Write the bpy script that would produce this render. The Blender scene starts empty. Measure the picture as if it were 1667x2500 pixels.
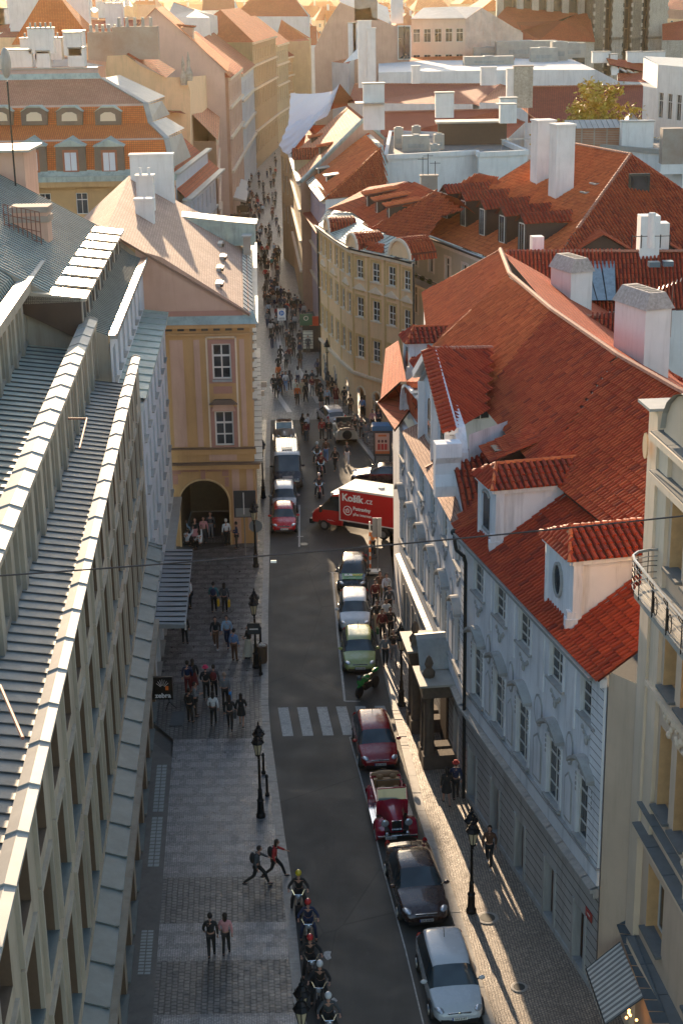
import bpy, bmesh, math, random
from mathutils import Vector, Matrix
random.seed(7)
rnd = random.Random(11)
PI = math.pi
sc = bpy.context.scene
COL = sc.collection

# ------------------------------------------------------------------ camera geometry (used to turn traced points into metres)
FPX = 3822.; PITCH = math.atan(1270 / 3822.); ROLL = math.atan(197 / 11500.); CAMH = 33.
cp, sp, cr, sr = math.cos(PITCH), math.sin(PITCH), math.cos(ROLL), math.sin(ROLL)
FW = Vector((0, cp, -sp)); R0 = Vector((1, 0, 0)); U0 = Vector((0, sp, cp))
RT = cr * R0 - sr * U0; UP = cr * U0 + sr * R0
KEYS = dict(P=(0,0,1), A=(600,900,3.92), B=(380,1150,2.613), C=(300,1650,2.24), D=(900,1600,2.044), E=(900,1000,2.044),
            F=(560,150,2.94), G=(380,650,3.36), H=(0,1750,3.136), I=(0,1100,3.36), J=(0,1900,3.92), K=(0,500,2.24),
            L=(967,500,2.24), M=(0,0,1.867), N=(827,0,1.867), Q=(900,740,5.227), T=(1050,1050,5.227), U=(900,1000,5.88),
            W=(900,1350,4.704), S=(180,380,3.267), O=(0,400,3.36), R=(0,250,3.733), a=(0,0,3.733), b=(400,0,3.733),
            d=(750,0,3.4087), e=(1200,0,3.3576), f=(680,200,4.9))
def px(k, u, v):
    a, b, s = KEYS[k]; return a + u / s, b + v / s
def ray(x, y): return FW + RT * ((x - 833.5) / FPX) + UP * (-(y - 1250) / FPX)
def g(k, u, v, Z=0.0):
    d = ray(*px(k, u, v)); t = (Z - CAMH) / d.z; return Vector((d.x * t, d.y * t, Z))
def gpl(k, u, v, P, n):
    d = ray(*px(k, u, v)); o = Vector((0, 0, CAMH)); t = (P - o).dot(n) / d.dot(n); return o + d * t
def gy(k, u, v, Y):
    d = ray(*px(k, u, v)); t = Y / d.y; return Vector((d.x * t, Y, CAMH + d.z * t))

# ------------------------------------------------------------------ materials
MATS = {}
def newmat(name):
    m = bpy.data.materials.new(name); m.use_nodes = True; n = m.node_tree
    b = n.nodes['Principled BSDF']; return m, n, b
def N(n, t, **k):
    x = n.nodes.new(t)
    for a, v in k.items(): setattr(x, a, v)
    return x
def mapr(n, src, a, b, c, d):
    m = N(n, 'ShaderNodeMapRange'); n.links.new(src, m.inputs[0])
    for i, v in enumerate((a, b, c, d)): m.inputs[i + 1].default_value = v
    return m.outputs[0]
def mixc(n, f, c1, c2, mode='MIX'):
    m = N(n, 'ShaderNodeMix', data_type='RGBA', blend_type=mode)
    for i, v in ((0, f), (6, c1), (7, c2)):
        if hasattr(v, 'links') or hasattr(v, 'is_linked'): n.links.new(v, m.inputs[i])
        elif i == 0: m.inputs[0].default_value = v
        else: m.inputs[i].default_value = (*v, 1) if len(v) == 3 else v
    return m.outputs[2]
def noise(n, scale, detail=4, rough=.6, vec=None):
    t = N(n, 'ShaderNodeTexNoise'); t.inputs['Scale'].default_value = scale; t.inputs['Detail'].default_value = detail
    t.inputs['Roughness'].default_value = rough
    if vec is not None: n.links.new(vec, t.inputs['Vector'])
    return t.outputs[0]
def objc(n, scale=None):
    tc = N(n, 'ShaderNodeNewGeometry').outputs['Position']
    if scale:
        mp = N(n, 'ShaderNodeMapping'); mp.inputs['Scale'].default_value = scale; n.links.new(tc, mp.inputs[0]); return mp.outputs[0]
    return tc
def bump(n, b, h, strength=.4, dist=.02):
    x = N(n, 'ShaderNodeBump'); x.inputs['Strength'].default_value = strength; x.inputs['Distance'].default_value = dist
    n.links.new(h, x.inputs['Height']); n.links.new(x.outputs[0], b.inputs['Normal'])
def plain(name, col, rough=.6, metal=0., var=.12, scale=3., spec=None, dirt=None, bmp=0):
    """weathered single-colour surface: colour broken up by noise at two sizes, optional streaky dirt"""
    if name in MATS: return MATS[name]
    m, n, b = newmat(name)
    P = objc(n)
    f = noise(n, scale, 5, .65, P)
    dark = tuple(c * (1 - var) for c in col); lite = tuple(min(1, c * (1 + var)) for c in col)
    c = mixc(n, mapr(n, f, .3, .7, 0, 1), dark, lite)
    if dirt:
        st = noise(n, 1.0, 4, .7, objc(n, (2.2, 2.2, .25)))
        c = mixc(n, mapr(n, st, .5, .8, 0, .75), c, dirt)
        f2 = noise(n, .35, 3, .6, P)
        c = mixc(n, mapr(n, f2, .45, .75, 0, .35), c, dirt)
    n.links.new(c, b.inputs['Base Color'])
    b.inputs['Roughness'].default_value = rough; b.inputs['Metallic'].default_value = metal
    if spec is not None: b.inputs['Specular IOR Level'].default_value = spec
    if bmp: bump(n, b, noise(n, 40, 3, .7, P), bmp, .01)
    MATS[name] = m; return m
def paint(name, col, rough=.22, coat=.6, metal=.0):
    if name in MATS: return MATS[name]
    m, n, b = newmat(name)
    f = noise(n, 900, 1)
    c = mixc(n, mapr(n, f, .3, .7, 0, 1), tuple(c * .9 for c in col), tuple(min(1, c * 1.1) for c in col))
    d = noise(n, 2.5, 5, .7, objc(n)); c = mixc(n, mapr(n, d, .5, .9, 0, .18), c, (.16, .14, .12))
    n.links.new(c, b.inputs['Base Color']); n.links.new(mapr(n, d, .3, .8, rough, rough + .12), b.inputs['Roughness'])
    b.inputs['Metallic'].default_value = metal
    b.inputs['Coat Weight'].default_value = coat; b.inputs['Coat Roughness'].default_value = .05
    MATS[name] = m; return m
def simple(name, col, rough=.5, metal=0., emit=0):
    if name in MATS: return MATS[name]
    m, n, b = newmat(name); b.inputs['Base Color'].default_value = (*col, 1)
    b.inputs['Roughness'].default_value = rough; b.inputs['Metallic'].default_value = metal
    if emit: b.inputs['Emission Color'].default_value = (*col, 1); b.inputs['Emission Strength'].default_value = emit
    MATS[name] = m; return m
def glassmat(name='glass', col=(.015, .02, .024), rough=.06):
    if name in MATS: return MATS[name]
    m, n, b = newmat(name)
    f = noise(n, .6, 2, .5, objc(n)); c = mixc(n, mapr(n, f, .4, .6, 0, 1), col, tuple(x * 2.2 + .01 for x in col))
    n.links.new(c, b.inputs['Base Color']); b.inputs['Roughness'].default_value = rough
    b.inputs['Specular IOR Level'].default_value = .8
    MATS[name] = m; return m
def tilemat(name, c1, c2, c3, pan=1.0):
    """single clay tiles: every tile (mesh island) has its own tone"""
    if name in MATS: return MATS[name]
    m, n, b = newmat(name)
    gm = N(n, 'ShaderNodeNewGeometry'); r = gm.outputs['Random Per Island']
    c = mixc(n, mapr(n, r, 0, .7, 0, 1), c1, c2)
    c = mixc(n, mapr(n, r, .8, 1, 0, 1), c, c3)
    P = objc(n)
    c = mixc(n, mapr(n, noise(n, .5, 4, .7, P), .45, .75, 0, .4), c, tuple(x * .6 for x in c1))
    c = mixc(n, mapr(n, noise(n, 9, 4, .7, P), .55, .8, 0, .6), c, (.075, .05, .035))
    n.links.new(c, b.inputs['Base Color']); b.inputs['Roughness'].default_value = .7
    b.inputs['Specular IOR Level'].default_value = .22
    bump(n, b, noise(n, 60, 3, .7, P), .25, .01)
    MATS[name] = m; return m
def tileflat(name, c1, c2, tw=.24, tl=.34, rough=.65, bstr=.9, joint=(.045, .025, .018)):
    """distant or fine tiling in face UVs (metres along the eave, metres up the slope)"""
    if name in MATS: return MATS[name]
    m, n, b = newmat(name)
    uv = N(n, 'ShaderNodeUVMap').outputs[0]
    br = N(n, 'ShaderNodeTexBrick'); n.links.new(uv, br.inputs['Vector'])
    br.inputs['Color1'].default_value = (*c1, 1); br.inputs['Color2'].default_value = (*c2, 1); br.inputs['Mortar'].default_value = (*joint, 1)
    br.inputs['Scale'].default_value = 1; br.inputs['Brick Width'].default_value = tw; br.inputs['Row Height'].default_value = tl
    br.inputs['Mortar Size'].default_value = .02; br.inputs['Mortar Smooth'].default_value = .6; br.offset = 0
    P = objc(n)
    c = mixc(n, mapr(n, noise(n, .4, 5, .7, P), .4, .75, 0, .5), br.outputs[0], tuple(x * .55 for x in c1))
    c = mixc(n, mapr(n, noise(n, 2.5, 4, .7, P), .6, .8, 0, .35), c, (.12, .09, .07))
    n.links.new(c, b.inputs['Base Color']); b.inputs['Roughness'].default_value = max(rough, .8); b.inputs['Specular IOR Level'].default_value = .25
    sx = N(n, 'ShaderNodeSeparateXYZ'); n.links.new(uv, sx.inputs[0])
    def fr(o, s):
        a = N(n, 'ShaderNodeMath', operation='DIVIDE'); n.links.new(o, a.inputs[0]); a.inputs[1].default_value = s
        f = N(n, 'ShaderNodeMath', operation='FRACT'); n.links.new(a.outputs[0], f.inputs[0]); return f.outputs[0]
    fx = N(n, 'ShaderNodeMath', operation='PINGPONG'); a = N(n, 'ShaderNodeMath', operation='DIVIDE'); n.links.new(sx.outputs[0], a.inputs[0]); a.inputs[1].default_value = tw / 2
    n.links.new(a.outputs[0], fx.inputs[0]); fx.inputs[1].default_value = .5
    inv = N(n, 'ShaderNodeMath', operation='SUBTRACT'); inv.inputs[0].default_value = 1; n.links.new(fr(sx.outputs[1], tl), inv.inputs[1])
    ad = N(n, 'ShaderNodeMath', operation='ADD'); n.links.new(fx.outputs[0], ad.inputs[0]); n.links.new(inv.outputs[0], ad.inputs[1])
    bump(n, b, ad.outputs[0], bstr, .06)
    MATS[name] = m; return m
def sett(name, c1, c2, joint, bw, rh, mortar=.012, rough=.45, checker=None, wob=.05, bstr=.6):
    """paving of small stones laid in world x/y; checker = (size, c1, c2) adds a pattern of two stone colours"""
    if name in MATS: return MATS[name]
    m, n, b = newmat(name); P = objc(n)
    wv = N(n, 'ShaderNodeTexNoise'); wv.inputs['Scale'].default_value = 1.3; n.links.new(P, wv.inputs['Vector'])
    ad = N(n, 'ShaderNodeVectorMath', operation='MULTIPLY_ADD'); n.links.new(wv.outputs[1], ad.inputs[0]); ad.inputs[1].default_value = (wob,) * 3; n.links.new(P, ad.inputs[2])
    V = ad.outputs[0]; rotm = N(n, 'ShaderNodeMapping'); rotm.inputs['Rotation'].default_value = (0, 0, PI/2 - .06); n.links.new(V, rotm.inputs[0])
    br = N(n, 'ShaderNodeTexBrick'); n.links.new(rotm.outputs[0], br.inputs['Vector'])
    br.inputs['Color1'].default_value = (*c1, 1); br.inputs['Color2'].default_value = (*c2, 1); br.inputs['Mortar'].default_value = (*joint, 1)
    br.inputs['Scale'].default_value = 1; br.inputs['Brick Width'].default_value = bw; br.inputs['Row Height'].default_value = rh
    br.inputs['Mortar Size'].default_value = mortar; br.inputs['Mortar Smooth'].default_value = .3; br.inputs['Bias'].default_value = 0
    c = br.outputs[0]
    if checker:
        ck = N(n, 'ShaderNodeTexBrick'); n.links.new(V, ck.inputs['Vector']); s = checker[0]
        ck.inputs['Scale'].default_value = 1; ck.inputs['Brick Width'].default_value = s; ck.inputs['Row Height'].default_value = s * .62
        ck.inputs['Mortar Size'].default_value = s * .13; ck.inputs['Mortar Smooth'].default_value = .05; ck.offset = .5
        for i, q in ((1, checker[1]), (2, checker[1]), (3, checker[2])): ck.inputs[i].default_value = (*q, 1)
        c = mixc(n, .8, c, ck.outputs[0], 'MULTIPLY')
    c = mixc(n, mapr(n, noise(n, .6, 5, .7, P), .35, .7, 0, .5), c, tuple(x * .45 for x in c1))
    c = mixc(n, mapr(n, noise(n, 7, 3, .7, P), .5, .75, 0, .3), c, tuple(min(1, x * 1.9) for x in c2))
    n.links.new(c, b.inputs['Base Color'])
    n.links.new(mapr(n, noise(n, 3, 3, .7, P), .3, .7, rough - .12, rough + .2), b.inputs['Roughness'])
    inv = N(n, 'ShaderNodeMath', operation='SUBTRACT'); inv.inputs[0].default_value = 1; n.links.new(br.outputs[1], inv.inputs[1])
    ad2 = N(n, 'ShaderNodeMath', operation='ADD'); n.links.new(inv.outputs[0], ad2.inputs[0])
    nn = noise(n, 14, 3, .6, P); n.links.new(nn, ad2.inputs[1])
    bump(n, b, ad2.outputs[0], bstr, .02)
    MATS[name] = m; return m

# ------------------------------------------------------------------ mesh builder
class MB:
    def __init__(s): s.v = []; s.f = []; s.mi = []; s.mats = []; s.m = 0; s.uv = {}; s.sm = set(); s.smooth = False
    def mat(s, m):
        if m not in s.mats: s.mats.append(m)
        s.m = s.mats.index(m); return s
    def face(s, pts, uv=None):
        i = len(s.v); s.v += [tuple(p) for p in pts]; s.f.append(tuple(range(i, i + len(pts)))); s.mi.append(s.m)
        if uv: s.uv[len(s.f) - 1] = uv
        if s.smooth: s.sm.add(len(s.f) - 1)
    def raw(s, vs, fs):
        i = len(s.v); s.v += [tuple(p) for p in vs]
        for f in fs:
            s.f.append(tuple(i + k for k in f)); s.mi.append(s.m)
            if s.smooth: s.sm.add(len(s.f) - 1)
    def box(s, x0, x1, y0, y1, z0, z1, M=None):
        vs = [Vector(p) for p in ((x0,y0,z0),(x1,y0,z0),(x1,y1,z0),(x0,y1,z0),(x0,y0,z1),(x1,y0,z1),(x1,y1,z1),(x0,y1,z1))]
        if M: vs = [M @ p for p in vs]
        s.raw(vs, [(0,3,2,1),(4,5,6,7),(0,1,5,4),(1,2,6,5),(2,3,7,6),(3,0,4,7)]); return s
    def bar(s, a, b, r, n=6, r2=None):
        a, b = Vector(a), Vector(b); d = b - a
        if d.length < 1e-6: return s
        q = d.to_track_quat('Z', 'Y'); r2 = r if r2 is None else r2; vs = []
        for k in range(n):
            c = Vector((math.cos(2*PI*k/n), math.sin(2*PI*k/n), 0)); vs.append(a + q @ (c * r))
        for k in range(n):
            c = Vector((math.cos(2*PI*k/n), math.sin(2*PI*k/n), 0)); vs.append(b + q @ (c * r2))
        s.raw(vs, [(k, (k+1) % n, n + (k+1) % n, n + k) for k in range(n)] + [tuple(range(n-1, -1, -1)), tuple(range(n, 2*n))]); return s
    def beam(s, a, b, w, h, up=Vector((0, 0, 1))):
        a, b = Vector(a), Vector(b); d = (b - a).normalized(); sd = d.cross(up).normalized() * (w / 2); u = sd.cross(d).normalized() * (h / 2)
        vs = [p + q for p in (a, b) for q in (-sd - u, sd - u, sd + u, -sd + u)]
        s.raw(vs, [(0,1,2,3),(7,6,5,4),(0,4,5,1),(1,5,6,2),(2,6,7,3),(3,7,4,0)]); return s
    def tube(s, pts, r, n=6):
        for a, b in zip(pts, pts[1:]): s.bar(a, b, r, n)
        return s
    def lathe(s, prof, n=12, c=(0, 0, 0)):
        vs = []; c = Vector(c)
        for r, z in prof:
            for k in range(n): vs.append(c + Vector((r*math.cos(2*PI*k/n), r*math.sin(2*PI*k/n), z)))
        fs = []
        for j in range(len(prof) - 1):
            for k in range(n): fs.append((j*n+k, j*n+(k+1) % n, (j+1)*n+(k+1) % n, (j+1)*n+k))
        fs.append(tuple(range(n-1, -1, -1))); fs.append(tuple(range((len(prof)-1)*n, len(prof)*n)))
        s.raw(vs, fs); return s
    def prism(s, poly, y0, y1, ax='y', M=None):
        """extrude a 2D outline (x,z) along y (or (x,y) along z)"""
        n = len(poly)
        if ax == 'y': A = [Vector((p[0], y0, p[1])) for p in poly]; B = [Vector((p[0], y1, p[1])) for p in poly]
        elif ax == 'x': A = [Vector((y0, p[0], p[1])) for p in poly]; B = [Vector((y1, p[0], p[1])) for p in poly]
        else: A = [Vector((p[0], p[1], y0)) for p in poly]; B = [Vector((p[0], p[1], y1)) for p in poly]
        vs = A + B
        if M: vs = [M @ p for p in vs]
        s.raw(vs, [tuple(range(n)), tuple(range(2*n-1, n-1, -1))] + [(k, n+k, n+(k+1) % n, (k+1) % n) for k in range(n)]); return s
    def ball(s, c, r, n=8, m=6, sz=(1, 1, 1)):
        vs = []; c = Vector(c)
        for j in range(m + 1):
            t = PI * j / m
            for k in range(n):
                a = 2*PI*k/n; vs.append(c + Vector((r*sz[0]*math.sin(t)*math.cos(a), r*sz[1]*math.sin(t)*math.sin(a), r*sz[2]*math.cos(t))))
        s.raw(vs, [(j*n+k, (j+1)*n+k, (j+1)*n+(k+1) % n, j*n+(k+1) % n) for j in range(m) for k in range(n)]); return s
    def mesh(s, name, off=None):
        me = bpy.data.meshes.new(name)
        vs = s.v if off is None else [(v[0]-off[0], v[1]-off[1], v[2]-off[2]) for v in s.v]
        me.from_pydata(vs, [], s.f)
        for m in s.mats: me.materials.append(m)
        if len(s.mats) > 1: me.polygons.foreach_set('material_index', s.mi)
        if s.uv:
            l = me.uv_layers.new(name='UVMap')
            for fi, uvs in s.uv.items():
                for k, li in enumerate(me.polygons[fi].loop_indices): l.data[li].uv = uvs[k]
        if s.sm: me.polygons.foreach_set('use_smooth', [i in s.sm for i in range(len(s.f))])
        me.update(); return me
def fixn(me):
    bm = bmesh.new(); bm.from_mesh(me); bmesh.ops.remove_doubles(bm, verts=bm.verts, dist=1e-4); bmesh.ops.recalc_face_normals(bm, faces=bm.faces); bm.to_mesh(me); bm.free(); return me

# ------------------------------------------------------------------ things and parts
def thing(name, label, cat, loc=(0, 0, 0), rz=0., group=None):
    o = bpy.data.objects.new(name, None); COL.objects.link(o); o.location = loc; o.rotation_euler = (0, 0, rz)
    o.empty_display_size = .3
    o['label'] = label; o['category'] = cat
    if group: o['group'] = group
    return o
def tag(o, label, cat, group=None):
    o['label'] = label; o['category'] = cat
    if group: o['group'] = group
    return o
def obj(name, data, parent=None, loc=(0, 0, 0), rz=0., kind=None, label=None):
    if isinstance(data, MB): data = data.mesh(name)
    o = bpy.data.objects.new(name, data); COL.objects.link(o)
    if parent: o.parent = parent
    o.location = loc; o.rotation_euler = (0, 0, rz)
    if kind: o['kind'] = kind
    if label: o['label'] = label
    return o
def wobj(name, mb, parent, kind=None, label=None):
    """mesh given in world coordinates under an unrotated thing"""
    return obj(name, mb.mesh(name, parent.location), parent, kind=kind, label=label)
def dup(root, loc, rz, label=None, group=None):
    r = root.copy(); COL.objects.link(r); r.location = loc; r.rotation_euler = (0, 0, rz)
    if label: r['label'] = label
    if group: r['group'] = group
    for ch in list(root.children):
        c = ch.copy(); COL.objects.link(c); c.parent = r
        for gch in ch.children:
            e = gch.copy(); COL.objects.link(e); e.parent = c
    return r

# ------------------------------------------------------------------ walls and windows
WCACHE = {}
def winmesh(w, h, nx, ny, fm, top=None, fr=.07):
    k = (round(w, 2), round(h, 2), nx, ny, fm.name, top, fr)
    if k in WCACHE: return WCACHE[k]
    m = MB().mat(fm); t = fr; d = .06
    m.box(0, t, 0, d, 0, h); m.box(w-t, w, 0, d, 0, h); m.box(t, w-t, 0, d, 0, t); m.box(t, w-t, 0, d, h-t, h)
    for i in range(1, nx): x = w*i/nx; m.box(x-t*.4, x+t*.4, .005, d, t, h-t)
    zs = [h*i/ny for i in range(1, ny)]
    if top: zs = [h*top] + [h*top*i/(ny-1) for i in range(1, ny-1)]
    for z in zs: q = t*.45 if not top or z != zs[0] else t*.6; m.box(t, w-t, .01, d-.004, z-q, z+q)
    p = MB().mat(MATS.get('glass') or glassmat()); p.box(t*.5, w-t*.5, d*.6, d*.6+.02, t*.5, h-t*.5)
    WCACHE[k] = (m.mesh('window'), p.mesh('pane')); return WCACHE[k]
def wall(parent, A, B, z0, z1, mat, ops=(), depth=.2, frame=None, name='wall', nx=2, ny=3, top=.68, sill=None, surround=None, uoff=0, revmat=None, fr=.07):
    """A is the left end seen from outside. ops: (u0,u1,za,zb[,no window]) openings cut into the wall"""
    A, B = Vector((A[0], A[1])), Vector((B[0], B[1])); D = B - A; Lw = D.length; ang = math.atan2(D.y, D.x)
    pl = parent.location
    ops = [o for o in ops if o[0] + uoff > .02 and o[1] + uoff < Lw - .02]
    ops = [(o[0]+uoff, o[1]+uoff) + tuple(o[2:]) for o in ops]
    m = MB().mat(mat)
    us = sorted({0, Lw} | {o[0] for o in ops} | {o[1] for o in ops}); zs = sorted({z0, z1} | {o[2] for o in ops} | {o[3] for o in ops})
    zs = [z for z in zs if z0 - 1e-6 <= z <= z1 + 1e-6]
    for i in range(len(us)-1):
        run = None
        for j in range(len(zs)-1):
            cu, cz = (us[i]+us[i+1])/2, (zs[j]+zs[j+1])/2
            if any(o[0] < cu < o[1] and o[2] < cz < o[3] for o in ops):
                if run is not None: m.face([(us[i],0,run),(us[i+1],0,run),(us[i+1],0,zs[j]),(us[i],0,zs[j])]); run = None
            elif run is None: run = zs[j]
        if run is not None: m.face([(us[i],0,run),(us[i+1],0,run),(us[i+1],0,zs[-1]),(us[i],0,zs[-1])])
    if revmat: m.mat(revmat)
    for o in ops:
        a, b, c, e = o[:4]
        m.face([(a,0,c),(a,0,e),(a,depth,e),(a,depth,c)]); m.face([(b,0,c),(b,depth,c),(b,depth,e),(b,0,e)])
        m.face([(a,0,e),(b,0,e),(b,depth,e),(a,depth,e)]); m.face([(a,0,c),(a,depth,c),(b,depth,c),(b,0,c)])
    loc = Vector((A.x, A.y, 0)) - pl
    w = obj(name, m, parent, loc, ang)
    R = Matrix.Rotation(ang, 3, 'Z')
    for o in ops:
        a, b, c, e = o[:4]
        if len(o) > 4: continue
        me = winmesh(b-a, e-c, nx, ny, frame or simple('white_frame', (.62, .6, .56), .4), top, fr)
        wo = obj('window', me[0], parent, loc + R @ Vector((a, depth-.07, c)), ang)
        obj('pane', me[1], wo)
        if sill or surround:
            k = ('trim', round(b-a, 2), round(e-c, 2), sill and (sill[0].name,) + tuple(sill[1:]), surround and (surround[0].name,) + tuple(surround[1:]), depth)
            if k not in WCACHE:
                s = MB(); y = -(depth-.07); w_, h_ = b-a, e-c
                if surround:
                    s.mat(surround[0]); t, q = surround[1], surround[2]
                    s.box(-t, 0, y-q, y, 0, h_+t); s.box(w_, w_+t, y-q, y, 0, h_+t); s.box(0, w_, y-q, y, h_, h_+t)
                if sill: s.mat(sill[0]); t = sill[1]; s.box(-t, w_+t, y-sill[2], y+depth*.6, -sill[3], .004)
                WCACHE[k] = s.mesh('window_sill' if not surround else 'window_surround')
            obj('window_surround' if surround else 'window_sill', WCACHE[k], wo)
    return loc, ang, Lw
def local(parent, name, mb, A, B, label=None):
    A, B = Vector((A[0], A[1])), Vector((B[0], B[1])); D = B - A
    return obj(name, mb, parent, Vector((A.x, A.y, 0)) - parent.location, math.atan2(D.y, D.x), label=label)

# ------------------------------------------------------------------ roofs
def plane_of(pts):
    n = Vector((0, 0, 0))
    for i in range(len(pts)):
        a, b = pts[i], pts[(i+1) % len(pts)]
        n += Vector(((a.y-b.y)*(a.z+b.z), (a.z-b.z)*(a.x+b.x), (a.x-b.x)*(a.y+b.y)))
    n.normalize()
    if n.z < 0: n = -n
    t = Vector((0, 0, 1)) - n * n.z
    if t.length < .02: t = Vector((0, 1, 0))
    t.normalize(); a = t.cross(n).normalized(); c = sum(pts, Vector()) / len(pts)
    return n, t, a, c
def inside(x, y, P):
    r = False; j = len(P) - 1
    for i in range(len(P)):
        xi, yi = P[i]; xj, yj = P[j]
        if (yi > y) != (yj > y) and x < (xj-xi)*(y-yi)/(yj-yi)+xi: r = not r
        j = i
    return r
def spans(P, x):
    ys = []
    for i in range(len(P)):
        (x0, y0), (x1, y1) = P[i], P[(i+1) % len(P)]
        if (x0 > x) != (x1 > x): ys.append(y0 + (y1-y0)*(x-x0)/(x1-x0))
    ys.sort(); return list(zip(ys[::2], ys[1::2]))
def roof(mb, pts, style='tile', mat=None, base=None, tw=.235, tl=.37, sp=.6, rib=.045, along=False, thick=.0, ribm=None):
    """roof plane into mb. tile = modelled barrel tiles, seam = standing seams, flat = UV tiling"""
    pts = [Vector(p) for p in pts]; n, t, a, c = plane_of(pts)
    q = [((p-c).dot(a), (p-c).dot(t)) for p in pts]
    mb.mat(base or mat); s = 1 if (pts[1]-pts[0]).cross(pts[2]-pts[1]).dot(n) > 0 else -1
    off = (c.dot(a), c.dot(t))
    if style == 'tile': pts = [p - n*((p-c).dot(n)+.02) for p in pts]
    pp, qq = (pts, q) if s > 0 else (pts[::-1], q[::-1])
    mb.face(pp, [(u+off[0], v+off[1]) for u, v in qq])
    if thick:
        for i in range(len(pp)):
            p0, p1 = pp[i], pp[(i+1) % len(pp)]; dn = Vector((0, 0, -thick)); mb.face([p0, p0+dn, p1+dn, p1], [(0, 0)]*4)
    if style == 'flat': return
    x0, x1 = min(p[0] for p in q), max(p[0] for p in q); y0, y1 = min(p[1] for p in q), max(p[1] for p in q)
    mb.mat(mat)
    if style == 'tile':
        nx = int((x1-x0)/tw)+1; ny = int((y1-y0)/tl)+1; rr = tw*.31
        prof = [(math.cos(k), math.sin(k)) for k in (0, PI*.27, PI*.5, PI*.73, PI)]
        for j in range(ny):
            yb = y0 + j*tl
            for i in range(nx):
                x = x0 + (i+.5)*tw
                if not inside(x, yb + tl*.45, q): continue
                jx, jz = rnd.uniform(-.014, .014), rnd.uniform(-.01, .014)
                vs = []
                for (yy, r, h) in ((yb-.05, rr*1.12, .045+jz), (yb+tl, rr*.92, .012+jz)):
                    for cx, cz in prof: vs.append(c + a*(x+jx+cx*r) + t*yy + n*(cz*r*1.3+h-.01))
                mb.raw(vs, [(0,1,6,5),(1,2,7,6),(2,3,8,7),(3,4,9,8),(4,3,2,1,0)])
    elif style == 'seam':
        mb.mat(ribm or plain('seam_dark', (.1, .11, .105), .6))  # default rib colour, a dark grey
        if along:
            q2 = [(v, u) for u, v in q]; lo, hi = y0, y1
        else: q2 = q; lo, hi = x0, x1
        k = int((hi-lo)/sp)+1; o0 = rnd.uniform(.1, .5)*sp
        for i in range(k):
            x = lo + o0 + i*sp
            for (ya, yb) in spans(q2, x):
                if yb-ya < .1: continue
                if along: p, r = c+a*ya+t*x, c+a*yb+t*x
                else: p, r = c+a*x+t*ya, c+a*x+t*yb
                p = p+n*rib*.5; r = r+n*rib*.5
                mb.beam(p, r, .03, rib, n)
def ridge(mb, a, b, mat, r=.11, step=.38):
    """ridge or hip capped with half-round tiles"""
    a, b = Vector(a), Vector(b); L = (b-a).length; k = max(1, int(L/step)); mb.mat(mat); d = (b-a).normalized()
    sd = d.cross(Vector((0, 0, 1)))
    if sd.length < .01: return
    sd.normalize(); up = sd.cross(d)
    for i in range(k):
        p0 = a + d*(L*i/k - .03); p1 = a + d*(L*(i+1)/k)
        vs = []
        for p, r_ in ((p0, r*1.12), (p1, r*.9)):
            for th in (0, PI*.27, PI*.5, PI*.73, PI): vs.append(p + sd*math.cos(th)*r_ + up*(math.sin(th)*r_))
        mb.raw(vs, [(0,1,6,5),(1,2,7,6),(2,3,8,7),(3,4,9,8),(4,3,2,1,0),(5,6,7,8,9)])
def chimney(parent, loc, w, d, h, mat, capm, rz=0., pots=0, name='chimney'):
    m = MB().mat(mat); m.box(-w/2, w/2, -d/2, d/2, 0, h); m.mat(capm); m.box(-w/2-.08, w/2+.08, -d/2-.08, d/2+.08, h, h+.14)
    for i in range(pots):
        x = -w/2 + w*(i+.5)/pots; m.lathe([(.11, h+.14), (.09, h+.55), (.12, h+.6)], 8, (x, 0, 0))
    return obj(name, m, parent, Vector(loc) - parent.location, rz)

glassmat()
WHITE = simple('white_frame', (.62, .6, .56), .4)
# ------------------------------------------------------------------ light, air, camera
SUN_EL, SUN_AZ = math.radians(11.5), math.radians(-8.5)      # azimuth from +Y towards +X
sdir = Vector((math.sin(SUN_AZ)*math.cos(SUN_EL), math.cos(SUN_AZ)*math.cos(SUN_EL), math.sin(SUN_EL)))
w = bpy.data.worlds.new('World'); sc.world = w; w.use_nodes = True; nt = w.node_tree
sky = N(nt, 'ShaderNodeTexSky', sky_type='NISHITA'); sky.sun_disc = False; sky.sun_elevation = SUN_EL; sky.sun_rotation = SUN_AZ
sky.air_density = 1.0; sky.dust_density = .8; sky.ozone_density = 1.0
nt.links.new(sky.outputs[0], nt.nodes['Background'].inputs[0]); nt.nodes['Background'].inputs[1].default_value = .125
sl = bpy.data.lights.new('sun', 'SUN'); sl.energy = 4.2; sl.angle = math.radians(.5); sl.color = (1, .74, .48)
so = bpy.data.objects.new('sun', sl); COL.objects.link(so); so.rotation_euler = (-sdir).to_track_quat('-Z', 'Y').to_euler(); so.location = (0, 0, 80)
cd = bpy.data.cameras.new('camera'); cam = bpy.data.objects.new('camera', cd); COL.objects.link(cam); sc.camera = cam
cd.sensor_fit = 'VERTICAL'; cd.sensor_height = 36; cd.lens = FPX / 2500 * 36; cd.clip_end = 6000
cam.matrix_world = Matrix(((RT.x, UP.x, -FW.x, 0), (RT.y, UP.y, -FW.y, 0), (RT.z, UP.z, -FW.z, CAMH), (0, 0, 0, 1)))
sc.view_settings.view_transform = 'Standard'; sc.view_settings.look = 'None'; sc.view_settings.gamma = 1; sc.view_settings.exposure = 1.58
sc.cycles.volume_step_rate = 4; sc.cycles.volume_bounces = 0; sc.cycles.max_bounces = 6
hz = MB(); hz.box(-900, 1000, -30, 2900, -3, 130); hm, hn, hb = newmat('haze_air'); hn.nodes.remove(hb)
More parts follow.
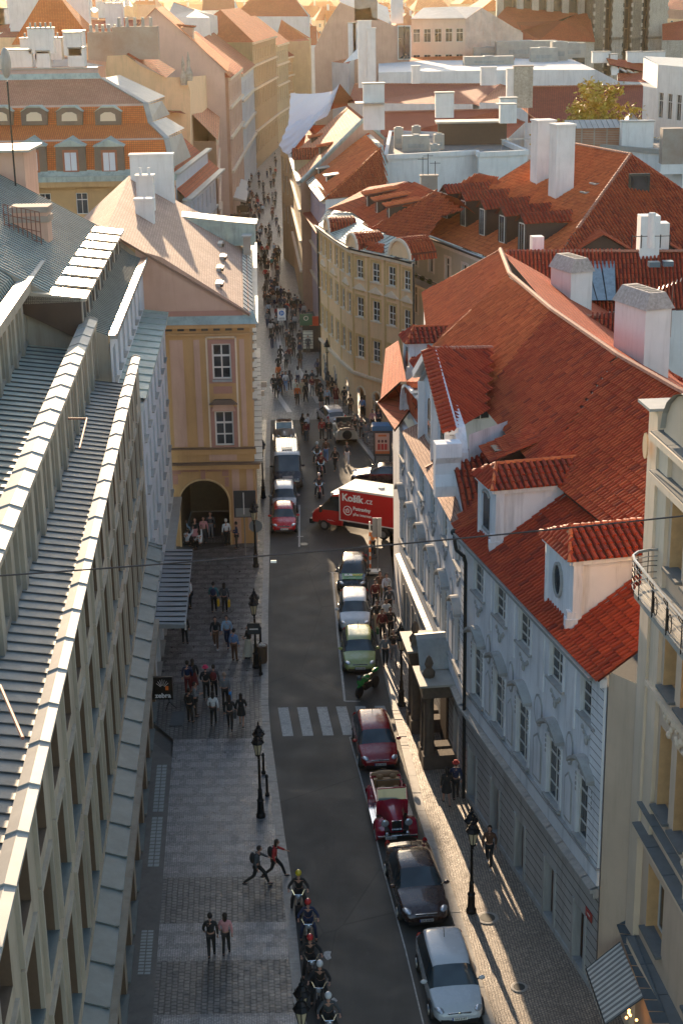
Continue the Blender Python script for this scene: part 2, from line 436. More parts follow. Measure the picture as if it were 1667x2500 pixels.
pv = N(hn, 'ShaderNodeVolumePrincipled'); pv.inputs['Color'].default_value = (1, .8, .52, 1); pv.inputs['Density'].default_value = .00004; pv.inputs['Anisotropy'].default_value = .82
hn.links.new(pv.outputs[0], hn.nodes['Material Output'].inputs['Volume']); hz.mat(hm); obj('haze', hz, kind='stuff')

# ------------------------------------------------------------------ materials of the place
TILE_RED = tilemat('tile_red', (.36, .058, .024), (.47, .095, .034), (.24, .046, .026))
TILE_RED2 = tilemat('tile_deep_red', (.31, .042, .02), (.42, .066, .026), (.19, .034, .022))
TILE_OR = tilemat('tile_orange', (.52, .12, .04), (.64, .17, .055), (.38, .085, .035))
PAN_RED = plain('tile_bed', (.13, .032, .018), .8)  # bed under the tiles, darkened to paint the shade between them
RIDGE = plain('ridge_clay', (.38, .15, .09), .75, var=.3, scale=8)
FLAT_RED = tileflat('far_tile_red', (.44, .075, .028), (.54, .11, .04), .26, .36)
FLAT_BR = tileflat('far_tile_brown', (.28, .052, .028), (.36, .07, .034), .26, .36)
FLAT_OR = tileflat('far_tile_orange', (.62, .15, .035), (.72, .2, .05), .2, .2, .6, .35, (.2, .06, .03))
FLAT_PINK = tileflat('far_tile_pink', (.58, .2, .1), (.66, .27, .14), .26, .36)
SLATE_TAN = tileflat('tan_slates', (.4, .25, .19), (.52, .34, .26), .3, .17, .55, .35, (.24, .14, .1))
COPPER = plain('green_copper', (.34, .4, .355), .55, .05, .2, 1.2, dirt=(.14, .17, .15))
ZINC = plain('zinc_sheet', (.27, .285, .275), .5, .1, .2, 1.0, dirt=(.16, .17, .16))
ZINC_L = plain('pale_sheet', (.33, .315, .28), .55, .0, .15, 1.0, dirt=(.3, .28, .25))
DARKMETAL = plain('dark_metal', (.03, .035, .035), .45, .4, .2)
BEIGE = plain('beige_render', (.4, .325, .235), .85, 0, .1, .8, dirt=(.15, .115, .085), bmp=.3)
BEIGE2 = plain('beige_light', (.36, .31, .24), .8, 0, .1, .8, dirt=(.2, .16, .12))
PALEWHITE = plain('pale_render', (.55, .56, .57), .85, 0, .06, .6, dirt=(.38, .37, .36), bmp=.2)
OCHRE = plain('ochre_render', (.52, .3, .13), .85, 0, .08, .6, dirt=(.36, .2, .09), bmp=.2)
PINKR = plain('pink_render', (.55, .34, .25), .85, 0, .06, .6, dirt=(.42, .25, .17))
ROSE = plain('rose_render', (.4, .2, .15), .85, 0, .08, .8)
CREAM = plain('cream_render', (.78, .51, .29), .85, 0, .07, .6, dirt=(.5, .36, .2), bmp=.2)
CREAML = plain('cream_trim', (.72, .57, .42), .8, 0, .06, .6, dirt=(.5, .4, .26))
PALACE = plain('palace_render', (.71, .72, .74), .85, 0, .06, .5, dirt=(.3, .31, .33), bmp=.25)
PALTRIM = plain('palace_stone', (.36, .36, .35), .85, 0, .15, 2., dirt=(.2, .19, .17))
PALGND = plain('palace_base', (.4, .395, .38), .85, 0, .1, 1.2, dirt=(.19, .18, .16), bmp=.3)
GROOVE = simple('groove', (.07, .07, .07), .9)
PLASTER = plain('white_plaster', (.68, .66, .63), .85, 0, .06, .8, dirt=(.48, .45, .42))
BRICK = tileflat('old_brick', (.32, .14, .08), (.4, .2, .12), .25, .09, .9, .3, (.35, .3, .25))
STONE = plain('gothic_stone', (.2, .175, .13), .9, 0, .35, 3., dirt=(.07, .065, .05), bmp=.5)
STONEL = plain('gothic_pale_stone', (.42, .38, .31), .9, 0, .3, 4., dirt=(.18, .16, .12), bmp=.4)
GRANITE = plain('granite', (.3, .28, .25), .6, 0, .2, 5., dirt=(.17, .16, .15), bmp=.3)
BROWNF = simple('brown_frame', (.08, .045, .03), .5)
IRON = plain('cast_iron', (.016, .016, .016), .45, .5, .2)
WOODD = plain('dark_wood', (.05, .03, .02), .6)

# ------------------------------------------------------------------ ground
hl = MB().mat(plain('wooded_hill', (.09, .09, .05), .95, 0, .4, .02)); hr = random.Random(5); gx = 40; pts = []
for j in range(8):
    for i in range(gx+1): x = -1500+3000*i/gx; t = j/7; pts.append((x, 1700+900*t, -1+ (95+14*math.sin(x*.006)+9*hr.random())*math.sin(t*PI/2)))
hl.raw(pts, [(j*(gx+1)+i, j*(gx+1)+i+1, (j+1)*(gx+1)+i+1, (j+1)*(gx+1)+i) for j in range(7) for i in range(gx)]); obj('hills', hl, kind='structure')
def kL(Y):
    T = [(-60,2.3),(30,.1),(44.9,-1.51),(53.9,-2.23),(56.3,-2.5),(65.9,-3.45),(69.5,-3.72),(81.4,-4.19),(93.8,-4.57),(108.5,-5.13),(123,-5.6),(130,-5.8)]
    return interp(T, Y)
def kR(Y):
    T = [(-60,8),(30,6.2),(44.9,4.43),(49.7,3.97),(58.6,2.96),(70.3,2.16),(75,1.93),(79.2,1.73),(82,1.65)]
    return interp(T, Y)
def fL(Y): return interp([(-60,-1),(27.9,-6.5),(73.9,-9.4),(92.4,-10.6),(93,-5.6)], Y)
def fR(Y): return interp([(-60,30),(30,12.1),(45.8,8.4),(54,6.3),(60.2,5.1),(79,3.15)], Y)
def interp(T, Y):
    for (a, b), (c, e) in zip(T, T[1:]):
        if Y <= c: return b + (e-b)*(Y-a)/(c-a)
    return T[-1][1]
def strip(xa, xb, y0, y1, z, mat, step=2., name=None):
    m = MB().mat(mat); k = max(1, int((y1-y0)/step))
    for i in range(k):
        a, b = y0+(y1-y0)*i/k, y0+(y1-y0)*(i+1)/k
        m.face([(xa(a), a, z), (xb(a), a, z), (xb(b), b, z), (xa(b), b, z)])
    return m
ASPH, an, ab = newmat('asphalt'); P_ = objc(an)
c_ = mixc(an, mapr(an, noise(an, 60, 2, .8, P_), .3, .7, 0, 1), (.034, .036, .033), (.078, .076, .068))
c_ = mixc(an, mapr(an, noise(an, .25, 5, .65, P_), .4, .7, 0, .5), c_, (.085, .075, .06))
c_ = mixc(an, mapr(an, noise(an, .6, 4, .7, objc(an, (1.4, .12, 1))), .5, .72, 0, .4), c_, (.03, .032, .03))
vo_ = N(an, 'ShaderNodeTexVoronoi', feature='DISTANCE_TO_EDGE'); vo_.inputs['Scale'].default_value = .16; an.links.new(objc(an, (1.6, .6, 1)), vo_.inputs['Vector'])
c_ = mixc(an, mapr(an, vo_.outputs[0], 0, .006, .6, 0), c_, (.02, .02, .018))
vc_ = N(an, 'ShaderNodeTexVoronoi'); vc_.inputs['Scale'].default_value = .16; an.links.new(objc(an, (1.6, .6, 1)), vc_.inputs['Vector']); sp_ = N(an, 'ShaderNodeSeparateColor'); an.links.new(vc_.outputs['Color'], sp_.inputs[0])
c_ = mixc(an, mapr(an, sp_.outputs[0], .2, .9, 0, .35), c_, (.03, .031, .03)); c_ = mixc(an, mapr(an, noise(an, 3.5, 3, .7, P_), .62, .8, 0, .4), c_, (.12, .115, .1))
an.links.new(c_, ab.inputs['Base Color']); an.links.new(mapr(an, noise(an, .5, 4, .7, P_), .3, .7, .62, .85), ab.inputs['Roughness']); bump(an, ab, noise(an, 90, 2, .8, P_), .35, .01)
COB = sett('street_setts', (.15, .145, .135), (.25, .24, .22), (.05, .05, .045), .16, .13, .02, .5)
SETT_D = sett('dark_setts', (.075, .08, .078), (.15, .15, .14), (.016, .018, .018), .2, .21, .03, .4)
MOS_D = sett('mosaic_dark', (.16, .16, .155), (.25, .24, .23), (.06, .06, .06), .09, .09, .012, .34, (1.25, (1, 1, 1), (.25, .25, .27)))
MOS_L = sett('mosaic_light', (.25, .25, .25), (.38, .365, .35), (.1, .1, .1), .085, .085, .012, .34, (1.3, (1, 1, 1), (.45, .47, .5)))
MOS_R = sett('mosaic_right', (.27, .22, .175), (.46, .37, .28), (.06, .05, .045), .1, .1, .014, .5, None, .12)
MOS_DARKR = sett('mosaic_grey', (.15, .15, .15), (.26, .25, .24), (.03, .03, .03), .1, .1, .02, .35, None, .12)
PAVEG = plain('worn_pavement', (.13, .12, .105), .75, 0, .15, 1.5, dirt=(.07, .066, .06), bmp=.3)
m = MB().mat(plain('yard_ground', (.1, .095, .085), .9)); m.face([(-3000, -200, -.03), (3000, -200, -.03), (3000, 4000, -.03), (-3000, 4000, -.03)]); obj('ground', m, kind='structure')
m = strip(kL, lambda y: kR(y) if y < 82 else interp([(82,1.65),(83,12),(108.5,12),(109.7,2.6),(116.4,1.3),(123,.6)], y), -60, 123.3, 0, ASPH); 
m.face([(3, 82.5, 0), (40, 82.5, 0), (40, 108, 0), (3, 108, 0)]); obj('road', m, kind='structure')
FARL = [(123,-6.6),(150,-8.2),(190,-11),(243,-17.5),(310,-20.5),(368,-18.6),(402,-15.2),(430,-12)]
FARR = [(109,12),(115,5),(118,6),(123,4.6),(133.2,3.6),(141.6,-1.0),(157,-1.2),(168.4,-3.2),(177,-6.0),(200,-6.4),(218.6,-7.0),(285,-9.6),(376,-12.7),(403,-11.8),(430,-8)]
m = strip(lambda y: interp(FARL, y)-1.5, lambda y: interp(FARR, y)+1.5, 123.3, 430, .001, COB, 4)
obj('cobbled_street', m, kind='structure')
SWZ = [(-60,45.1,MOS_L),(45.1,48.2,SETT_D),(48.2,50.6,MOS_L),(50.6,53.8,SETT_D),(53.8,65.8,MOS_L),(65.8,72.1,SETT_D),(72.1,93.2,MOS_D)]
pv_ = MB()
def ls(y): return fL(y) + .9 if y < 66 else fL(y) - .3
for a, b, mt in SWZ:
    mm = strip(ls, lambda y: kL(y)-.36, a, b, .13, mt)
    i = len(pv_.v); pv_.v += mm.v; pv_.mat(mt)
    for f_ in mm.f: pv_.f.append(tuple(i+k for k in f_)); pv_.mi.append(pv_.m)
mm = strip(lambda y: fL(y)-.3, ls, -60, 66, .134, PAVEG); i = len(pv_.v); pv_.v += mm.v; pv_.mat(PAVEG)
for f_ in mm.f: pv_.f.append(tuple(i+k for k in f_)); pv_.mi.append(pv_.m)
# narrow pavement beside the arcade house and the passage floor
mm = strip(lambda y: interp([(92,-11),(93.2,-11),(93.4,-5.9),(123,-8.2)], y), lambda y: kL(y)-.36, 93.2, 123, .13, MOS_DARKR); i = len(pv_.v); pv_.v += mm.v; pv_.mat(MOS_DARKR)
for f_ in mm.f: pv_.f.append(tuple(i+k for k in f_)); pv_.mi.append(pv_.m)
obj('pavement', pv_, kind='structure')
pr_ = MB()
mm = strip(lambda y: kR(y)+.36, lambda y: fR(y)+.4, -60, 67.5, .13, MOS_R); pr_.v += mm.v; pr_.mat(MOS_R)
for f_ in mm.f: pr_.f.append(f_); pr_.mi.append(0)
mm = strip(lambda y: kR(y)+.36, lambda y: fR(y)+.4, 67.5, 84.6, .13, MOS_DARKR); i = len(pr_.v); pr_.v += mm.v; pr_.mat(MOS_DARKR)
for f_ in mm.f: pr_.f.append(tuple(i+k for k in f_)); pr_.mi.append(pr_.m)
pr_.mat(MOS_D); far = strip(lambda y: interp([(108,12),(109.7,2.95),(116.4,1.65),(128.6,-1.0),(134,-2.2)], y), lambda y: interp([(108,13),(115,9),(125,7.5),(134,4.5)], y), 108, 134, .13, MOS_D)
i = len(pr_.v); pr_.v += far.v
for f_ in far.f: pr_.f.append(tuple(i+k for k in f_)); pr_.mi.append(pr_.m)
obj('pavement', pr_, kind='structure')
kb = MB().mat(GRANITE)
def kerb(fx, y0, y1, side, L=1.55):
    y = y0
    while y < y1:
        e = min(y+L, y1); a, b = fx(y+.01), fx(e-.01); s = side*.36
        j = rnd.uniform(-.008, .008)
        vs = [(a, y+.008, -.02), (a+s, y+.008, -.02), (b+s, e-.008, -.02), (b, e-.008, -.02)]
        vs += [(x, yy, .137+j) for x, yy, _ in vs]; kb.raw(vs, [(4,5,6,7),(0,4,7,3),(1,2,6,5),(0,1,5,4),(3,7,6,2)]); y = e
kerb(kL, 20, 53.8, -1); kerb(kL, 53.8, 65.8, -1); kerb(kL, 72.1, 123, -1); kerb(kL, 65.8, 72.1, -1, .35); kerb(kR, 20, 64.5, 1); kerb(kR, 64.5, 68.5, 1, .3); kerb(kR, 68.5, 83.5, 1)
kerb(lambda y: interp([(109.2,2.6),(109.7,2.6),(116.4,1.3),(128.6,-1.35)], y), 109.3, 128.6, 1)
obj('kerb', kb, kind='structure')
mk = MB().mat(plain('road_paint', (.42, .42, .4), .8, 0, .35, 9., dirt=(.12, .12, .115)))
for i in range(6):
    x = -3.27 + i*.945 + rnd.uniform(-.02, .02); mk.face([(x+.33, 66.2, .004), (x+.83, 66.2, .004), (x+.5, 69.3, .004), (x, 69.3, .004)][::1])
def line(pts, w_):
    for (a, b), (c, e) in zip(pts, pts[1:]):
        d = Vector((c-a, e-b)).normalized(); s = Vector((-d.y, d.x))*w_/2
        mk.face([(a-s.x, b-s.y, .004), (a+s.x, b+s.y, .004), (c+s.x, e+s.y, .004), (c-s.x, e-s.y, .004)])
line([(-.6,87.8),(-.3,78),(.0,69.9)], .11); line([(-.75,87.85),(-.3,87.85)], .11); line([(0,69.9),(.75,69.85)], .11)
line([(.2,66),(.92,59.6),(1.39,54.6),(2.05,48.8),(2.6,43)], .05); line([(.2,66),(.6,66)], .1)
line([(-2.83,101),(-2.68,92.5)], .1); line([(-2.85,94.5),(-2.45,94.5)], .1)
for x, y, r in ((-.78,48.6,.2),(-.55,45.9,.12),(-.6,45.3,.09)):
    mk.face([(x+r*rnd.uniform(.5,1.2)*math.cos(k*PI/4), y+1.4*r*rnd.uniform(.5,1.2)*math.sin(k*PI/4), .004) for k in range(8)])
obj('road_markings', mk, kind='structure')
# bright tracks in the cobbled street, their highlights put into a sand colour
tr = MB().mat(plain('track_highlight', (.4, .36, .32), .5, 0, .12, 3.))
for P0_, P1_ in (((-5.95,134.8),(-4.15,125.8)), ((-3.78,141.6),(-1.75,128.6)), ((-7.43,172.7),(-5.3,145)), ((-9.3,215),(-7.6,176))):
    d = (Vector(P1_)-Vector(P0_)).normalized(); s = Vector((-d.y, d.x))*.22
    tr.face([(P0_[0]-s.x, P0_[1]-s.y, .006), (P1_[0]-s.x, P1_[1]-s.y, .006), (P1_[0]+s.x, P1_[1]+s.y, .006), (P0_[0]+s.x, P0_[1]+s.y, .006)])
obj('bright_tracks', tr, kind='structure')
def disc(name, x, y, r, label, z=.14, m=None):
    mb = MB().mat(m or GRANITE); mb.lathe([(r, 0), (r, .01), (r*.9, .014)], 18); mb.mat(DARKMETAL); mb.lathe([(r*.7, .012), (r*.68, .018)], 12)
    tag(obj(name, mb, loc=(x, y, z)), label, 'manhole cover')
disc('manhole_cover', 5.17, 50.6, .42, 'round stone-rimmed manhole cover in the sunlit pavement below the right lamp')
disc('manhole_cover', 5.87, 46.3, .3, 'smaller round cover in the sunlit pavement nearest the camera')
disc('manhole_cover', -2.4, 93.0, .28, 'dark round cover in the asphalt in front of the red city car', .003, DARKMETAL)

# ------------------------------------------------------------------ left: beige office building with stepped storeys
LA, LB = Vector((-6.1, 21.5)), Vector((-8.85, 65.2)); LC = Vector((-9.35, 71.5))
ld = (LB-LA).normalized(); ln = Vector((ld.y, -ld.x))         # ln points to the street
def lp(u, w_, z): p = LA + ld*u - ln*w_; return Vector((p.x, p.y, z))
LLEN = (LC-LA).length
T = thing('office_building', 'long beige office building on the left with stepped-back upper storeys and metal roofs', 'building', (-9, 45, 0))
ops = []; k0 = 1.4 + (Vector((-6.5,27.9))-LA).length - 6
i = 0
while k0 + i*2.95 < LLEN - 1.2:
    u = k0 + i*2.95
    if u > 1.2:
        ops += [(u+.1, u+1.95, 15.3, 16.75), (u+.1, u+1.95, 12.65, 14.8), (u+.1, u+1.95, 8.85, 11.65), (u+.1, u+2.0, 4.3, 6.9), (u+.0, u+2.2, .25, 3.5)]
    i += 1
A2, B2 = (LA.x, LA.y), (LC.x, LC.y)
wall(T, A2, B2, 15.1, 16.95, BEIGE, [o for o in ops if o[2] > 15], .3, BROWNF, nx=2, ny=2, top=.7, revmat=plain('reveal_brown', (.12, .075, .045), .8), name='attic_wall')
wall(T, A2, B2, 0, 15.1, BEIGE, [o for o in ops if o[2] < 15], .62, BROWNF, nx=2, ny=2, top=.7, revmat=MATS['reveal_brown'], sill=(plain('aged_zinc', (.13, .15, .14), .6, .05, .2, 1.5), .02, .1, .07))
for o in ops:
    if o[2] in (12.65, 8.85, 15.3):
        a, b, c, e = o; tr_ = MB().mat(BEIGE2); dv = (Vector(B2)-Vector(A2)).normalized()*a; w_ = b-a
        tr_.box(-.14, 0, -.09, 0, c-.3, e+.14 if c < 15 else 16.9)
        if c < 15: tr_.box(0, w_, -.09, 0, e, e+.14); tr_.box(w_, w_+.12, -.09, 0, c-.3, e+.14)
        local(T, 'window_surround', tr_, A2, B2).location += Vector((dv.x, dv.y, 0))
cv = MB().mat(BEIGE2); cv.box(0, LLEN, -.62, 0, 7.45, 7.62); cv.box(0, LLEN, -.35, 0, 7.2, 7.45); cv.box(0, LLEN, -.3, 0, 3.6, 3.85)
cv.mat(MATS['aged_zinc'])
u = .3
while u < LLEN: e = min(u+1.9, LLEN); cv.raw([(u,-.66,7.63),(e-.03,-.66,7.63),(e-.03,.02,7.86),(u,.02,7.86),(u,-.66,7.58),(e-.03,-.66,7.58)], [(0,1,2,3),(4,5,1,0)]); cv.box(e-.05, e, -.67, .0, 7.7, 7.72); cv.beam((e,-.66,7.66),(e,.0,7.88),.04,.04); u = e
local(T, 'string_course', cv, A2, B2)
cp_ = MB().mat(BEIGE2); cp_.box(0, LLEN, -.1, .3, 16.9, 17.02)
cp_.mat(ZINC_L); u = .4
while u < LLEN:
    e = min(u+2.0, LLEN)
    cp_.raw([(u,-.12,17.04),(e,-.12,17.04),(e,.1,17.1),(u,.1,17.1),(e,.36,17.0),(u,.36,17.0),(e,.36,16.0),(u,.36,16.0),(u,-.12,16.95),(e,-.12,16.95)], [(0,1,2,3),(3,2,4,5),(5,4,6,7),(8,9,1,0)])
    cp_.beam((e,-.13,17.05),(e,.1,17.12),.035,.035); cp_.beam((e,.1,17.12),(e,.36,17.02),.035,.035); u = e
local(T, 'parapet', cp_, A2, B2)
r = MB(); roof(r, [lp(0,.36,16.05), lp(LLEN-1.5,.36,16.05), lp(LLEN-1.5,2.05,16.3), lp(0,2.05,16.3)], 'seam', ZINC, sp=.62, rib=.045)
wobj('lean_to_roof', r, T)
# first set-back storey (near part), copper strip, second set-back storey
U1 = 50.2
p, q = lp(0,2.0,0), lp(U1,2.0,0)
o2 = []; u = 1.0
while u < U1-1.5: o2.append((u, u+1.25, 16.55, 18.5)); u += 2.45
wall(T, (p.x,p.y), (q.x,q.y), 16.2, 18.7, BEIGE2, o2, .5, WHITE, nx=2, ny=2, name='upper_wall', revmat=BEIGE2)
x = MB().mat(BEIGE2)
for o in o2: x.box(o[1]+.3, o[1]+.85, -.12, 0, 16.25, 18.7)
x.mat(BEIGE); x.box(0, U1, -.14, .1, 18.6, 18.82); x.mat(ZINC_L); u = 0
while u < U1:
    e = min(u+1.85, U1)
    x.raw([(u,-.16,18.82),(e,-.16,18.82),(e,.18,18.95),(u,.18,18.95),(e,.62,18.8),(u,.62,18.8),(e,.7,18.0),(u,.7,18.0),(u,-.16,18.74),(e,-.16,18.74)], [(0,1,2,3),(3,2,4,5),(5,4,6,7),(8,9,1,0)])
    x.beam((e,-.17,18.84),(e,.18,18.97),.04,.04); x.beam((e,.18,18.97),(e,.62,18.82),.04,.04); u = e
local(T, 'upper_parapet', x, (p.x,p.y), (q.x,q.y))
q1, q2 = lp(U1, 2.0, 0), lp(U1, 8, 0)
x = MB().mat(BEIGE2); x.face([lp(U1,2.0,16.2), lp(U1,2.0,18.9), lp(U1,3,18.9), lp(U1,3,16.2)][::-1]); wobj('end_wall', x, T)
r = MB(); roof(r, [lp(0,2.7,17.55), lp(U1,2.7,17.55), lp(U1,5.0,17.85), lp(0,5.0,17.85)], 'seam', COPPER, sp=.75, rib=.06); wobj('copper_roof', r, T)
U2 = 55.5
p, q = lp(20,5,0), lp(U2,5,0); o3 = []; u = .6
while u < U2-20-1.0: o3.append((u, u+1.3, 18.1, 19.9)); u += 2.5
wall(T, (p.x,p.y), (q.x,q.y), 17.7, 20.3, BEIGE2, o3, .55, WHITE, nx=2, ny=2, name='top_wall', revmat=BEIGE2)
x = MB().mat(BEIGE2)
for o in o3: x.box(o[1]+.3, o[1]+.9, -.12, 0, 17.75, 20.2)
x.box(0, U2-20, -.3, .2, 20.3, 20.75); x.mat(ZINC_L); x.box(0, U2-20, -.34, .3, 20.75, 20.8); local(T, 'top_cornice', x, (p.x,p.y), (q.x,q.y))
r = MB(); prof = [(5.3,20.5),(5.6,21.0),(6.3,21.5),(7.3,21.9),(13,23.2)]
for (a, za), (b, zb) in zip(prof, prof[1:]): roof(r, [lp(10,a,za), lp(U2-.2,a,za), lp(U2-.2,b,zb), lp(10,b,zb)], 'seam', COPPER, sp=.5, rib=.06)
r.mat(BEIGE2); r.face([lp(U2-.2,5.0,20.3), lp(U2-.2,5.3,20.5), lp(U2-.2,5.6,21.0), lp(U2-.2,6.3,21.5), lp(U2-.2,7.3,21.9), lp(U2-.2,13,23.2), lp(U2-.2,13,14), lp(U2-.2,5.0,14)][::-1])
wobj('curved_copper_roof', r, T)
r = MB().mat(DARKMETAL); a = lp(LLEN-2, 1.2, 16.4)
rl = MB().mat(plain('rusty_rail', (.2, .07, .04), .7)); q_ = g('I', 5, 1930, 16.6); q2_ = g('I', 180, 2352, 16.6)
rl.bar(gy('I', 5, 1930, 29.5), gy('I', 190, 2360, 25.6), .035); a_ = gy('O', 715, 2090, 43.6); b_ = gy('O', 655, 2335, 40.4); rl.bar(a_, b_, .03); rl.bar(a_, a_ + Vector((-.55, .05, 0)), .03)
wobj('roof_rail', rl, T)
# basement lights in the pavement along the wall
for nm, (ya, yb), lb in (('a', (59.0, 63.3), 'farthest row'), ('b', (54.6, 58.6), 'middle row'), ('c', (47.4, 50.2), 'nearest row')):
    m = MB().mat(plain('light_frame', (.12, .115, .1), .7)); n_ = 14; gm_ = plain('glass_bricks', (.26, .29, .28), .35)
    xx = fL((ya+yb)/2)+.32; k_ = (fL(yb)-fL(ya))/(yb-ya)
    for s_ in range(n_):
        for c_ in range(2):
            y_ = ya + (yb-ya)*s_/n_; X_ = fL(y_)+.25+c_*.24; m.mat(gm_); m.face([(X_, y_+.03, .142), (X_+.2, y_+.03, .142), (X_+.2, y_+(yb-ya)/n_-.03, .142), (X_, y_+(yb-ya)/n_-.03, .142)])
    m.mat(MATS['light_frame']); m.face([(fL(ya)+.18, ya, .138), (fL(ya)+.75, ya, .138), (fL(yb)+.75, yb, .138), (fL(yb)+.18, yb, .138)])
    tag(obj('pavement_light', m), 'row of square glass bricks set in the pavement by the office wall, ' + lb, 'pavement light')

# ------------------------------------------------------------------ left: pale rendered apartment building
T2 = thing('apartment_building', 'pale grey-white apartment building between the beige offices and the ochre arcade house', 'building', (-12, 82, 0))
WA, WB = Vector((-9.35, 71.6)), Vector((-10.35, 92.3)); WL = (WB-WA).length; wd = (WB-WA).normalized(); wn = Vector((wd.y, -wd.x))
def wp(u, w_, z): q = WA + wd*u - wn*w_; return Vector((q.x, q.y, z))
ops = []
for i in range(7):
    u = 1.0 + i*2.85
    for z in (4.4, 7.2, 10.0, 12.6): ops.append((u, u+1.35, z, z+1.75))
    ops.append((u-.3, u+1.8, .3, 3.0))
wall(T2, tuple(WA), tuple(WB), 0, 15.0, PALEWHITE, ops, .3, WHITE, nx=2, ny=2, sill=(ZINC_L, .05, .14, .05))
x = MB().mat(ZINC_L); x.box(0, WL, -.5, .0, 3.35, 3.5); u = 0
x.mat(COPPER)
while u < WL-.1:
    e = min(u+1.55, WL); x.raw([(u,-.25,15.0),(e,-.25,15.0),(e,1.2,15.2),(u,1.2,15.2),(u,-.25,14.8),(e,-.25,14.8)], [(0,1,2,3),(4,5,1,0)]); x.beam((e,-.27,15.03),(e,1.2,15.23),.05,.06); u = e
x.mat(PALEWHITE); x.box(0, WL, -.15, 0, 14.4, 14.8)
local(T2, 'ledge_roof', x, tuple(WA), tuple(WB))
a, b = wp(-.6, 1.2, 0), wp(WL+1.0, 1.2, 0); ops = [(1.2+i*2.7, 2.5+i*2.7, 15.7, 17.3) for i in range(7)]
wall(T2, (a.x,a.y), (b.x,b.y), 15.0, 18.0, PALEWHITE, ops, .25, WHITE, nx=2, ny=2, sill=(ZINC_L, .05, .14, .05), name='attic_wall')
x = MB().mat(ZINC_L); L2 = (b-a).length; x.box(0, L2, -.35, -.02, 18.0, 18.16); x.box(0, L2, -.35, -.3, 18.0, 18.25); x.mat(plain('copper_lining', (.4, .2, .12), .4, .5)); x.box(0, L2, -.28, .05, 18.17, 18.2); local(T2, 'gutter', x, (a.x,a.y), (b.x,b.y))
r = MB(); pf = [(1.25,18.15),(1.9,18.4),(2.6,19.0),(3.1,19.8)]
for (w0, z0), (w1, z1) in zip(pf, pf[1:]): roof(r, [wp(-.6,w0,z0), wp(WL+1,w0,z0), wp(WL+1,w1,z1), wp(-.6,w1,z1)], 'seam', COPPER, sp=.36, rib=.05)
roof(r, [wp(-.6,3.1,19.8), wp(WL+1,3.1,19.8), wp(WL+1,9.5,23.4), wp(-.6,9.5,23.4)], 'seam', COPPER, sp=.5, rib=.05)
roof(r, [wp(-.6,15,20), wp(WL+1,15,20), wp(WL+1,9.5,23.4), wp(-.6,9.5,23.4)], 'seam', COPPER, sp=.5, rib=.05)
wobj('seamed_roof', r, T2)
x = MB().mat(BEIGE2); x.face([wp(-.6,1.2,15), wp(-.6,1.25,18.15), wp(-.6,1.9,18.4), wp(-.6,2.6,19.0), wp(-.6,3.1,19.8), wp(-.6,9.5,23.4), wp(-.6,9.5,15)])
x.face([wp(WL+1,1.2,15), wp(WL+1,1.25,18.15), wp(WL+1,3.1,19.8), wp(WL+1,9.5,23.4), wp(WL+1,9.5,15)][::-1]); wobj('end_wall', x, T2)
for i in range(8):      # row of wide dormers with bright sheet roofs
    u = -1.0 + i*2.85
    m = MB().mat(WOODD); m.box(0, 1.9, 0, .3, 18.45, 20.25); m.mat(BEIGE2); m.box(.1, .3, -.03, 0, 18.5, 20.2); m.box(1.6, 1.8, -.03, 0, 18.5, 20.2)
    m.mat(WHITE); m.box(.35, 1.55, -.04, .0, 18.75, 20.05); m.mat(MATS['glass']); m.box(.42, .92, -.05, -.03, 18.82, 19.98); m.box(.98, 1.48, -.05, -.03, 18.82, 19.98)
    m.mat(WOODD); m.face([(0,.3,18.4),(0,.3,20.25),(0,4.6,20.6),(0,2.0,19.3)]); m.face([(1.9,.3,18.4),(1.9,.3,20.25),(1.9,4.6,20.6),(1.9,2.0,19.3)][::-1])
    m.mat(plain('bright_sheet', (.42,.37,.3), .42, .35, .15, 1.5)); m.raw([(0,-.25,20.25),(1.9,-.25,20.25),(1.9,4.8,20.9),(0,4.8,20.9),(0,-.25,20.1),(1.9,-.25,20.1),(1.9,4.8,20.0),(0,4.8,20.0)], [(0,1,2,3),(4,5,1,0),(7,3,2,6),(4,0,3,7),(1,5,6,2)])
    for t_ in range(1, 4): m.beam((0,-.25+t_*1.25,20.26+t_*.16),(1.9,-.25+t_*1.25,20.26+t_*.16),.04,.04)
    q = wp(u, 2.35, -.25); obj('dormer', m, T2, q - T2.location, math.atan2(wd.y, wd.x))
cn = g('B', 60, 500, 3.5)
cm = MB().mat(plain('canopy_sheet', (.28, .3, .31), .4, .3, .15, 1.)); CY0, CY1 = 71.6, 82.6
def cx(y, w_): return interp([(70,-9.25),(93,-10.35)], y) + w_
cm.raw([(cx(CY0,0),CY0,3.55),(cx(CY0,1.55),CY0,3.5),(cx(CY1,1.5),CY1,3.5),(cx(CY1,0),CY1,3.55),(cx(CY0,0),CY0,3.3),(cx(CY0,1.55),CY0,3.3),(cx(CY1,1.5),CY1,3.3),(cx(CY1,0),CY1,3.3)], [(0,1,2,3),(7,6,5,4),(4,5,1,0),(1,5,6,2),(3,2,6,7)])
cm.mat(DARKMETAL)
for i in range(16): y = CY0+.3+i*.68; cm.box(cx(y,0), cx(y,1.5), y-.015, y+.015, 3.52, 3.58)
cm.mat(WHITE); cm.box(cx(CY0,1.5), cx(CY0,1.58), CY0, CY0+.1, 3.2, 3.6)
wobj('entrance_canopy', cm, T2)

